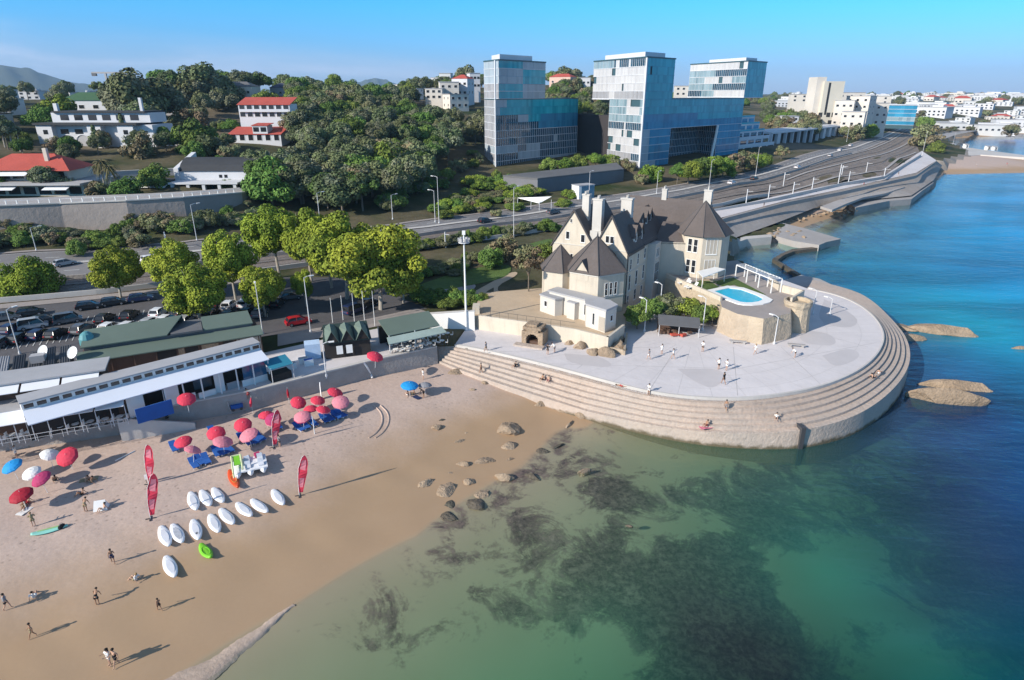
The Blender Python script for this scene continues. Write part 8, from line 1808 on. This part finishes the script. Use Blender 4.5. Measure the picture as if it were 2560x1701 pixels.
# small beach things
p=cast(347,1112); t=thing('notice_board','small white notice board at the foot of the left flag','notice board',p,.3); m=MB(); m.box((0,0,.75),(.95,.05,.6)); m.build('panel',m_white,t,off=(0,0,0)); m=MB(); m.box((-.4,.05,.3),(.05,.05,.6)); m.box((.4,.05,.3),(.05,.05,.6)); m.build('legs',m_dark,t,off=(0,0,0))
p=cast(234,1172); t=thing('beach_tent','small white beach tent with a dark opening','tent',p,.3); t.scale=(.72,.72,.8); m=MB(); m.add([(-.9,-.7,0),(.9,-.7,0),(.9,.7,0),(-.9,.7,0),(-.7,0,1.25),(.7,0,1.25)],[[0,1,5,4],[2,3,4,5],[1,2,5]]); m.build('fabric',m_white,t,off=(0,0,0)); m=MB(); m.add([(-.9,-.7,.02),(-.9,.7,.02),(-.7,0,1.24)],[[0,1,2]]); m.build('opening',m_inside,t,off=(0,0,0))
for i,(px,py,lab,mt) in enumerate([(205,1105,'pale beach towel spread beside the two sunbathers','khaki'),(60,1176,'striped towel under the lying sunbather','white'),(958,915,'dark towel beside the lone blue parasol','navy'),(1628,985,'pink towel on the lowest step','pink'),(143,1217,'black beach bag behind the pale green board','black')]):
    p=cast(px,py); t=thing('towel' if i<4 else 'beach_bag',lab,'towel' if i<4 else 'bag',p,.4+i); m=MB()
    if i<4:
        for a in range(6): m.slab([(-.9+a*.3,-.4,.03+.02*math.sin(a*2)),(-.6+a*.3,-.4,.03+.02*math.sin(a*2+2)),(-.6+a*.3,.4,.03+.02*math.sin(a*2+2)),(-.9+a*.3,.4,.03+.02*math.sin(a*2))],.02)
        m.build('cloth',CLOTH[mt],t,off=(0,0,0))
    else: m.lathe((0,0,0),[(.3,0),(.38,.12),(.34,.3),(.2,.4),(0,.42)],10,sy=.6); m.build('bag_body',CLOTH[mt],t,off=(0,0,0)); m=MB(); m.path([(-.2,0,.38),(-.1,0,.55),(.1,0,.55),(.2,0,.38)],.02,5); m.build('strap',CLOTH['grey'],t,off=(0,0,0))
p=cast(741,920); t=thing('surfboard','white and black board standing upright among the right parasols','surfboard',p,.5); m=hull(2.6,.6,.12,'s',None); m.v=[(z-.06,y,x+1.25) for x,y,z in m.v]; m.build('board',m_board,t,off=(0,0,0),smooth=True); m=MB(); m.box((.09,0,1.2),(.01,.1,1.9)); m.build('stringer',m_dark,t,off=(0,0,0))
p=cast(547,944); t=thing('gear_trolley','blue and white gear trolley parked against the seawall','trolley',p,.45); m=MB(); m.box((0,0,.55),(1.5,.8,.5)); m.build('crate',m_blue,t,off=(0,0,0)); m=MB(); m.slab([(-1.0,-.6,1.4),(-.8,-.6,.2),(-.8,.6,.2),(-1.0,.6,1.4)],.08); m.build('panel',m_white,t,off=(0,0,0))
for s in(-.5,.5):
    for a in(-.4,.4): m=MB(); m.tube((s,a-.05,.2),(s,a+.05,.2),.2,n=10); m.build('wheel',m_dark,t,off=(0,0,0))
p=cast(289,1052); t=thing('marker_post','thin white marker post lying on the sand','post',p,1.1); m=MB(); m.tube((-1.2,0,.08),(1.2,0,.08),.06,n=6); m.build('post_body',m_white,t,off=(0,0,0))
a=on(846,842);
t=thing('sand_chute','white curved handrail ramp against the seawall right of the parasols','ramp',(*G(850,860,2.8),2.8),.0); m=MB(); m.path([(*G(838,838,5.3),5.5),(*G(846,850,4.4),4.7),(*G(855,866,3.1),3.3),(*G(858,873,2.8),2.9)],.16,6); m.build('handrail',m_white,t); 
for (px,py,lab) in [(1700,792,'long low stone bench against the foot of the bastion'),(1835,800,'broken concrete bench at the foot of the corner turret')]:
    p=cast(px,py); t=thing('stone_bench',lab,'bench',p,-.25); m=MB(); m.box((0,0,.42),(2.6,.6,.12)); m.build('seat',m_slabc,t,off=(0,0,0))
    for s in(-.9,.9): m=MB(); m.box((s,0,.18),(.35,.5,.36)); m.build('support',m_slabc,t,off=(0,0,0))
# tyre track ridges in the sand near the right cluster
mb=MB()
for off in(0,15):
    pts=[on(*q) for q in smooth_poly([(862+off,935),(880+off,952),(882+off,975),(868+off,998),(850+off,1010)],2)]
    for a,b in zip(pts[:-1],pts[1:]): mb.tube((a.x,a.y,a.z+.0),(b.x,b.y,b.z+.0),.11,n=6)
struct(mb.build('sand_ridge',bpy.data.materials['sand_and_seabed']))
# ---------------------------------------------------------------- cars
CARC={'white':(.70,.70,.72),'silver':(.38,.39,.41),'black':(.012,.012,.014),'grey':(.10,.105,.115),'navy':(.015,.025,.075),'red':(.42,.012,.02)}
m_tyre=M('tyre',(.02,.02,.02),.9,5,.1); m_rim=M('wheel_rim',(.4,.4,.42),.35,2,.05,metal=.6); m_lamp=M('headlight',(.75,.76,.8),.15,2,.03,spec=.8); m_tail=M('tail_light',(.4,.01,.01),.3,2,.03)
def carproto(col,van=False):
    T=thing('parked_car','x','car'); O=(0,0,0); paint=M('paint_'+col,CARC[col],.28,.8,.03,spec=.6,big=.04)
    prof=[(-2.1,.32),(-2.12,.62),(-2.02,.86),(-1.75,.93),(-1.25,.98),(.75,.98),(1.45,.90),(2.0,.74),(2.12,.55),(2.08,.3)]
    cab=[(-1.9,.93),(-1.62,1.38),(-1.1,1.50),(.1,1.49),(.45,1.40),(1.15,.95)] if not van else [(-2.0,.93),(-1.92,1.7),(-1.6,1.86),(.6,1.84),(1.0,1.7),(1.6,.95)]
    m=MB(); 
    def loft(pr,hw,mi=0):
        n=len(pr); vs=[]
        for y,sc in((-hw,.0),(-hw*.93,1),(hw*.93,1),(hw,.0)): vs+=[]
        a=[(x,-hw*(.93 if z>.8 else 1.),z) for x,z in pr];b=[(x,hw*(.93 if z>.8 else 1.),z) for x,z in pr]; m.add(a+b,[[i,i+1,n+i+1,n+i] for i in range(n-1)]+[[n-1,0,n,2*n-1],list(range(n))[::-1],list(range(n,2*n))],mi)
    loft(prof,.88)
    n=len(cab); hw=[.82 if z<1.0 else .66 for x,z in cab]; a=[(x,-h,z) for (x,z),h in zip(cab,hw)]; b=[(x,h,z) for (x,z),h in zip(cab,hw)]
    roof=[i for i in range(n-1) if cab[i][1]>1.3 and cab[i+1][1]>1.3]; m.add(a+b,[[i,i+1,n+i+1,n+i] for i in roof])
    for s,arr in((-1,a),(1,b)):   # pillars
        for i in(0,1,n-2): p=arr[i];q=arr[i+1]; m.tube(p,q,.05,n=4)
        m.tube((-.35,s*.83,.95),(-.35,s*.665,1.47),.045,n=4)
    m.build('body',paint,T,off=O)
    m=MB(); k=.985; ai=[(x*k,y*k,z-.015) for x,y,z in a]; bi=[(x*k,y*k,z-.015) for x,y,z in b]; m.add(ai+bi,[[i,i+1,n+i+1,n+i] for i in range(n-1)]+[list(range(n))[::-1],list(range(n,2*n))]); m.build('windows',m_win,T,off=O)
    for x in(-1.3,1.3):
        for s in(-1,1): m=MB(); m.tube((x,s*.72,.32),(x,s*.9,.32),.32,n=14); w=m.build('wheel',m_tyre,T,off=O); m=MB(); m.tube((x,s*.89,.32),(x,s*.912,.32),.19,n=10); m.build('rim',m_rim,w,off=O)
    for s in(-1,1): m=MB(); m.box((2.08,s*.62,.64),(.1,.34,.14)); m.build('headlight',m_lamp,T,off=O); m=MB(); m.box((-2.1,s*.66,.74),(.08,.26,.16)); m.build('tail_light',m_tail,T,off=O)
    return T
CP={}
def car(px,py,col,rz,label,group='cars in the beach car park',sc=1.,van=False):
    p=cast(px,py); k=(col,van)
    if k not in CP: CP[k]=carproto(col,van); o=CP[k]; o.location=p; o.rotation_euler=(0,0,rz); o['label']=label; o['group']=group; o.scale=(sc,sc,sc)
    else: copy_tree(CP[k],p,rz,sc,label,group)
U_=math.atan2(28,51); NN=U_+math.pi/2
for i,(px,py,col,rz,van,lab) in enumerate([(16,738,'grey',U_,0,'grey car parked lengthwise at the left edge beside the railway path'),(72,727,'black',U_,0,'black car parked alongside the railway path at the left'),(207,712,'black',U_,0,'black car parked alongside the railway path behind the lone plane tree'),(262,703,'black',U_,0,'black car parked beneath the lone plane tree'),(325,694,'navy',U_,0,'dark blue car parked alongside the railway path right of the lone plane tree'),
 (78,757,'silver',U_+.1,1,'silver van standing in the middle lane of the car park'),(158,744,'grey',U_+.1,1,'dark grey van in the middle of the car park'),(93,778,'navy',NN-.5,0,'navy car in the front row of the car park'),(133,776,'black',NN-.5,0,'black car next to the navy one in the front row'),(190,765,'grey',NN-.5,0,'grey car left of the white cars in the front row'),(255,762,'white',NN-.6,0,'leftmost white car in the front row above the green roof'),(299,760,'white',NN-.6,0,'second white car in the front row above the green roof'),(347,751,'silver',NN-.6,0,'silver car third in the row above the green roof'),(386,744,'white',NN-.6,0,'white car under the left plane trees in the row above the green roof'),(243,741,'black',NN-.4,0,'black car in the second row'),(300,733,'black',NN-.4,0,'black car in the second row, right of another black one'),(368,727,'white',NN-.5,0,'white car half hidden under the plane tree clump'),(413,727,'black',NN-.5,0,'black car in the shade under the plane tree clump'),(11,795,'grey',NN-.5,0,'grey car at the left edge of the front row'),(48,787,'black',NN-.5,0,'black car second from the left in the front row'),
 (487,730,'black',NN-.5,0,'black car to the right of the white tree trunk'),(500,705,'black',NN-.5,0,'black car in the back row under the clump'),(530,710,'white',NN-.5,0,'white car in the back row under the clump'),(567,706,'white',NN-.5,0,'white car at the right of the clump'),(611,710,'black',NN-.5,0,'black car under the small right plane tree'),(600,728,'grey',NN-.5,0,'grey car beside the small right plane tree'),(528,735,'grey',NN-.5,0,'grey car in the second row behind the green roof'),(570,728,'black',NN-.5,0,'black car behind the right end of the green roof'),(671,690,'grey',U_,0,'grey car by the little young plane tree'),(640,705,'black',NN-.5,0,'black car left of the little young plane tree'),(688,748,'red',U_+.05,0,'red car parked alone by the end of the green roofed hall'),(816,722,'navy',U_+.5,1,'dark blue van in the shade of the biggest plane tree'),(430,745,'silver',NN-.5,0,'silver car left of the white tree trunk'),(850,705,'black',U_+.4,0,'black car beneath the biggest plane tree'),(105,745,'black',U_+.1,0,'black car between the two vans'),(30,765,'navy',NN-.5,0,'navy car in the second row at the left')]):
    car(px,py,col,rz,lab,sc=1.0,van=bool(van))
for px,py,col,a,lab in [(1117,513,'black',0,'black car driving on the coast road left of the chateau gables'),(1275,493,'grey',0,'grey car on the coast road just behind the chateau gables'),(1738,415,'black',0,'black car on the coast road above the catenary masts'),(1686,424,'white',0,'white car on the coast road right of the chateau chimneys'),(1838,388,'white',0,'white car on the far part of the coast road near the pavilion'),(1913,361,'silver',0,'silver car on the far coast road below the pavilion'),(350,603,'white',0,'white car on the coast road behind the lone plane tree'),(150,612,'silver',0,'silver car on the coast road at the left'),(1960,337,'white',0,'white car near the round roadside tree'),(1935,348,'white',0,'white car in the far roadside parking')]:
    p=on(px,py); q=on(px+20,py-4); car(px,py,col,math.atan2(q.y-p.y,q.x-p.x),lab,'cars on the coast road')
# ---------------------------------------------------------------- lamp posts and masts
def lamp(px,py,top,label,cat='street lamp',arm=1.4,ang=0.,double=False,r=.1,group=None):
    p=cast(px,py); h=max(zat(p.x,p.y,top)-p.z,3); T=thing('street_lamp',label,'street lamp',p,ang,group); O=(0,0,0); m=MB(); m.tube((0,0,-.3),(0,0,h),r,r*.55,8); m.build('pole',m_pole,T,off=O); m=MB(); m.lathe((0,0,0),[(r*2,0),(r*2,.25),(r*1.2,.45)],8); m.build('pole_base',m_pole,T,off=O)
    for s in((1,-1) if double else (1,)):
        m=MB(); m.path([(0,0,h-.1),(s*arm*.5,0,h+.12),(s*arm,0,h+.16)],r*.5,5); m.build('arm',m_pole,T,off=O); m=MB(); m.box((s*(arm+.3),0,h+.12),(.75,.3,.14)); m.build('lamp_head',m_white,T,off=O)
for px,py,top,lab,a in [(46,816,714,'leaning lamp post with a round head at the left of the car park',1.2),(606,770,657,'tall lamp post at the right end of the green roofed hall',2.0),(716,766,640,'lamp post beside the red parked car',.6),(84,578,525,'lamp post on the coast road at the far left',.9),(454,555,472,'lamp post in front of the long retaining wall',.9),(905,506,450,'lamp post with a panel at the mouth of the wooded valley',.9),(1012,515,408,'lamp post left of the road shrubs',2.5),(1003,512,440,'shorter lamp post beside the road shrubs',2.5),(1184,549,432,'lamp post between the road and the railway left of the chateau',.9),(1357,460,396,'lamp post beside the blue cabin',.9),(1513,447,396,'lamp post under the left leg of the glass bridge',.9),(1634,432,370,'lamp post behind the chateau chimneys',.9),(1741,407,340,'lamp post before the right leg of the glass bridge',.9),(1951,327,267,'lamp post beside the round roadside tree',.9),(2125,358,304,'lamp post on the far promenade',.9),(2196,333,307,'lamp post on the far jetty',.9),(740,535,445,'lamp post rising behind the tall plane trees',.9),(1485,764,692,'white lamp post on the plaza left of the net shelter',2.2),(1519,734,656,'lamp post behind the net shelter',2.2),(1619,762,688,'lamp post on the plaza at the bastion wall',2.2),(1784,793,731,'lamp post standing before the bastion face',2.2),(1873,725,670,'lamp post on the plaza behind the corner turret',2.2),(1912,726,705,'short double headed lamp on the right rim of the plaza',2.2),(752,868,792,'lamp post on the promenade beside the teal booth',.3)]:
    lamp(px,py,top,lab,ang=a,arm=.9 if py>600 else 1.6)
for px,py,top,lab in [(767,744,688,'first from the left of the thin flagpoles behind the kiosk'),(791,738,683,'second from the left of the thin flagpoles behind the kiosk'),(818,750,678,'third of the thin flagpoles behind the kiosk'),(841,748,672,'fourth of the thin flagpoles behind the kiosk'),(864,751,672,'bent topped pole, last of the thin poles behind the kiosk'),(384,945,880,'white post at the seam of the white awning'),(725,1000,962,'thin pole at the front of the right parasol cluster')]:
    p=cast(px,py); h=zat(p.x,p.y,top)-p.z; T=thing('flagpole',lab,'pole',p); m=MB(); m.tube((0,0,-.3),(0,0,h),.07,.04,6); m.build('pole',m_white,T,off=(0,0,0)); m=MB(); m.lathe((0,0,h),[(.05,0),(.07,.06),(0,.12)],6); m.build('finial',m_pole,T,off=(0,0,0))
def mast():
    p=cast(1075,762); h=zat(p.x,p.y,541)-p.z; T=thing('floodlight_mast','very tall white floodlight mast in front of the chateau garden','mast',p); O=(0,0,0); m=MB(); m.tube((0,0,-.3),(0,0,h),.19,.11,10); m.build('mast_pole',m_white,T,off=O); m=MB(); m.lathe((0,0,h-1.3),[(.9,0),(.9,.12)],10); m.build('platform',m_pole,T,off=O)
    for i in range(6):
        a=i*math.pi/3; m=MB(); m.box((math.cos(a)*.8,math.sin(a)*.8,h-.8),(.35,.45,.5),a); m.build('floodlight',m_tarpale,T,off=O)
    m=MB(); m.box((0,0,h+.3),(.5,.5,.6)); m.build('top_box',m_white,T,off=O)
mast()
for i,(px,py,top) in enumerate([(1719,472,436),(1770,462,426),(1826,454,420),(1871,439,409),(1931,428,379),(1955,422,395),(1805,430,398),(1940,403,384),(1996,397,374),(2037,409,393),(1027,572,535),(386,575,535)]):
    p=cast(px,py); h=max(zat(p.x,p.y,top)-p.z,4); T=thing('catenary_mast','pale catenary mast beside the railway tracks','mast',p,.6,'catenary masts along the railway'); O=(0,0,0); m=MB(); m.box((0,0,h/2),(.24,.24,h)); m.build('mast_pole',m_pole,T,off=O); m=MB(); m.tube((0,0,h*.85),(0,-2.2,h*.9),.06,n=5); m.build('bracket',m_pole,T,off=O)
# crane on the left skyline and aerial masts
x,y=dirpx(256,700); z0=zat(x,y,212); h=zat(x,y,168)-z0; T=thing('tower_crane','distant construction tower crane on the left skyline','crane',(x,y,z0)); m=MB(); m.box((0,0,h/2-4),(1.6,1.6,h+8)); m.build('crane_tower',m_tarpale,T,off=(0,0,0)); m=MB(); m.box((8,0,h),(40,1.2,1.4)); m.build('jib',m_tarpale,T,off=(0,0,0)); m=MB(); m.box((-10,0,h-1.5),(4,1.6,2.4)); m.build('counterweight',m_tar,T,off=(0,0,0))
for px,top,lab in [(766,190,'lattice aerial mast on the skyline above the forest'),(572,178,'thin aerial on the ridge above the grey hip roof')]:
    x,y=dirpx(px,560); z0=zat(x,y,225); h=zat(x,y,top)-z0; T=thing('aerial_mast',lab,'mast',(x,y,z0)); m=MB()
    for a,b in((-.6,-.6),(.6,-.6),(.6,.6),(-.6,.6)): m.tube((a,b,0),(a*.2,b*.2,h),.12,n=4)
    m.build('lattice',m_tar,T,off=(0,0,0)); m=MB()
    for k in range(7): s=.6*(1-.8*k/7); zz=h*k/7; m.box((0,0,zz),(s*2.2,s*2.2,.2))
    m.build('braces',m_tar,T,off=(0,0,0))
# railing along the villa terrace and the plaza fence posts
for i in range(len(HW[0])-2):
    a=HW[0][i];b=HW[0][i+1]; z=(HW[1][i]+HW[1][i+1])/2+.3; T=thing('terrace_railing','white post and rail fence on top of the long retaining wall','railing',(a.x,a.y+1,HW[1][i]+.3),0,'railings along the retaining wall'); m=MB(); n=max(2,int((b-a).length/2.2))
    for k in range(n): t=k/n; m.box((a.x+(b.x-a.x)*t-.2,a.y+(b.y-a.y)*t+1.0,HW[1][i]*(1-t)+HW[1][i+1]*t+.3+.45),(.18,.18,.9))
    m.tube((a.x-.2,a.y+1.0,HW[1][i]+1.15),(b.x-.2,b.y+1.0,HW[1][i+1]+1.15),.05,n=4); m.build('rail',m_white,T)
# huts on the far jetty
for i,(px,py) in enumerate([(2275,346),(2291,347),(2195,340),(2225,341)]):
    p=Vector((*G(px,py,2.6),2.6)); T=thing('beach_hut','small white hut on the far jetty, '+['first','second','third','fourth'][i]+' of the row','hut',p,.2); m=MB(); m.box((0,0,1.3),(3.,2.6,2.6)); m.build('wall',m_white,T,off=(0,0,0)); m=MB(); m.slab([(-1.8,-1.6,2.6),(1.8,-1.6,2.6),(1.8,1.6,3.1),(-1.8,1.6,3.1)],.15); m.build('roof',m_tarpale,T,off=(0,0,0)); m=MB(); m.box((0,-1.32,1.),(.9,.06,1.9)); m.build('door',m_inside,T,off=(0,0,0))

for px,py,kd,rz,lab,top,bot in [(1760,478,'walk',.6,'walker on the far promenade just right of the sea tower','black','navy'),(1880,452,'walk',3.6,'walker in white on the middle of the far promenade','white','grey'),(1990,430,'walk',.6,'walker on the far promenade above the breakwater','red','navy'),(2070,405,'walk',3.5,'walker at the far end of the promenade','black','black'),(2250,384,'hold',1.,'person standing on the far sand spit','white','navy'),(2320,382,'hold',2.,'second person on the far sand spit near the frame edge','red','black')]:
    person(cast(px,py,('promenade','beach')),kd,rz,lab,0,top,bot)
HAZE=.00007
# ---------------------------------------------------------------- sky, sun
SUN_EL=math.radians(27); SUNV=Vector((-.83*math.cos(SUN_EL),-.557*math.cos(SUN_EL),math.sin(SUN_EL))).normalized()
w=bpy.data.worlds.new('World'); SC.world=w; w.use_nodes=True; nt=w.node_tree; bg=nt.nodes['Background']
sky=nt.nodes.new('ShaderNodeTexSky'); sky.sky_type='NISHITA'; sky.sun_disc=False; sky.sun_elevation=SUN_EL; sky.sun_rotation=math.atan2(SUNV.x,SUNV.y)
sky.air_density=1.; sky.dust_density=.25; sky.ozone_density=2.5
tc=nt.nodes.new('ShaderNodeTexCoord'); sp=nt.nodes.new('ShaderNodeSeparateXYZ'); L(nt,tc.outputs['Generated'],sp.inputs[0])
el=sp.outputs[2]
f=mr(nt,el,-.01,.17)
tintlow=(.37,.515,1.06); tinthigh=(.10,.89,1.42)
t=mixc(nt,mr(nt,el,.16,.42),mixc(nt,f,tintlow,tinthigh),(1.15,1.08,1.0))
mu=N(nt,'ShaderNodeVectorMath',operation='MULTIPLY'); L(nt,sky.outputs[0],mu.inputs[0]); L(nt,t,mu.inputs[1])
# thin pale cloud bank low over the land on the left
mpp=N(nt,'ShaderNodeMapping'); mpp.inputs['Scale'].default_value=(3,3,22); L(nt,tc.outputs['Generated'],mpp.inputs[0])
cn=nz(nt,mpp.outputs[0],1.3,6.,.6,.3)
xx=sp.outputs[0]
band=mth(nt,'MULTIPLY',mr(nt,el,.0,.035),mr(nt,mth(nt,'ADD',el,mth(nt,'MULTIPLY',xx,.07)),-.005,.05,1.,0.))
left=mr(nt,xx,-.1,.35,1.,.15)
cl=mth(nt,'MULTIPLY',mth(nt,'MULTIPLY',band,left),mr(nt,cn,.3,.7,.15,.75))
cc=mixc(nt,cl,mu.outputs[0],(5.2,5.6,7.2))
L(nt,cc,bg.inputs['Color']); bg.inputs['Strength'].default_value=.122
sl=bpy.data.lights.new('sun','SUN'); so=bpy.data.objects.new('sun',sl); COL.objects.link(so)
sl.energy=4.75; sl.angle=math.radians(.53); sl.color=(1.,.93,.82)
so.rotation_euler=(-SUNV).to_track_quat('-Z','Y').to_euler()
SC.view_settings.view_transform='Standard'; SC.view_settings.look='None'; SC.view_settings.exposure=.38; SC.view_settings.gamma=1
SC.cycles.max_bounces=6; SC.cycles.diffuse_bounces=3; SC.cycles.glossy_bounces=3; SC.cycles.transparent_max_bounces=8; SC.cycles.caustics_reflective=False; SC.cycles.caustics_refractive=False

hz_=MB(); hz_.box((0,5500,206),(24000,11600,428)); ho=hz_.build('haze',bpy.data.materials.new('haze_air')); tag(ho,kind='stuff')
hm=ho.data.materials[0]; hm.use_nodes=True; hn=hm.node_tree; hn.nodes.remove(hn.nodes['Principled BSDF']); pv=hn.nodes.new('ShaderNodeVolumePrincipled'); pv.inputs['Color'].default_value=(.5,.74,1,1); pv.inputs['Density'].default_value=HAZE; pv.inputs['Anisotropy'].default_value=.0
hn.links.new(pv.outputs[0],hn.nodes['Material Output'].inputs['Volume'])
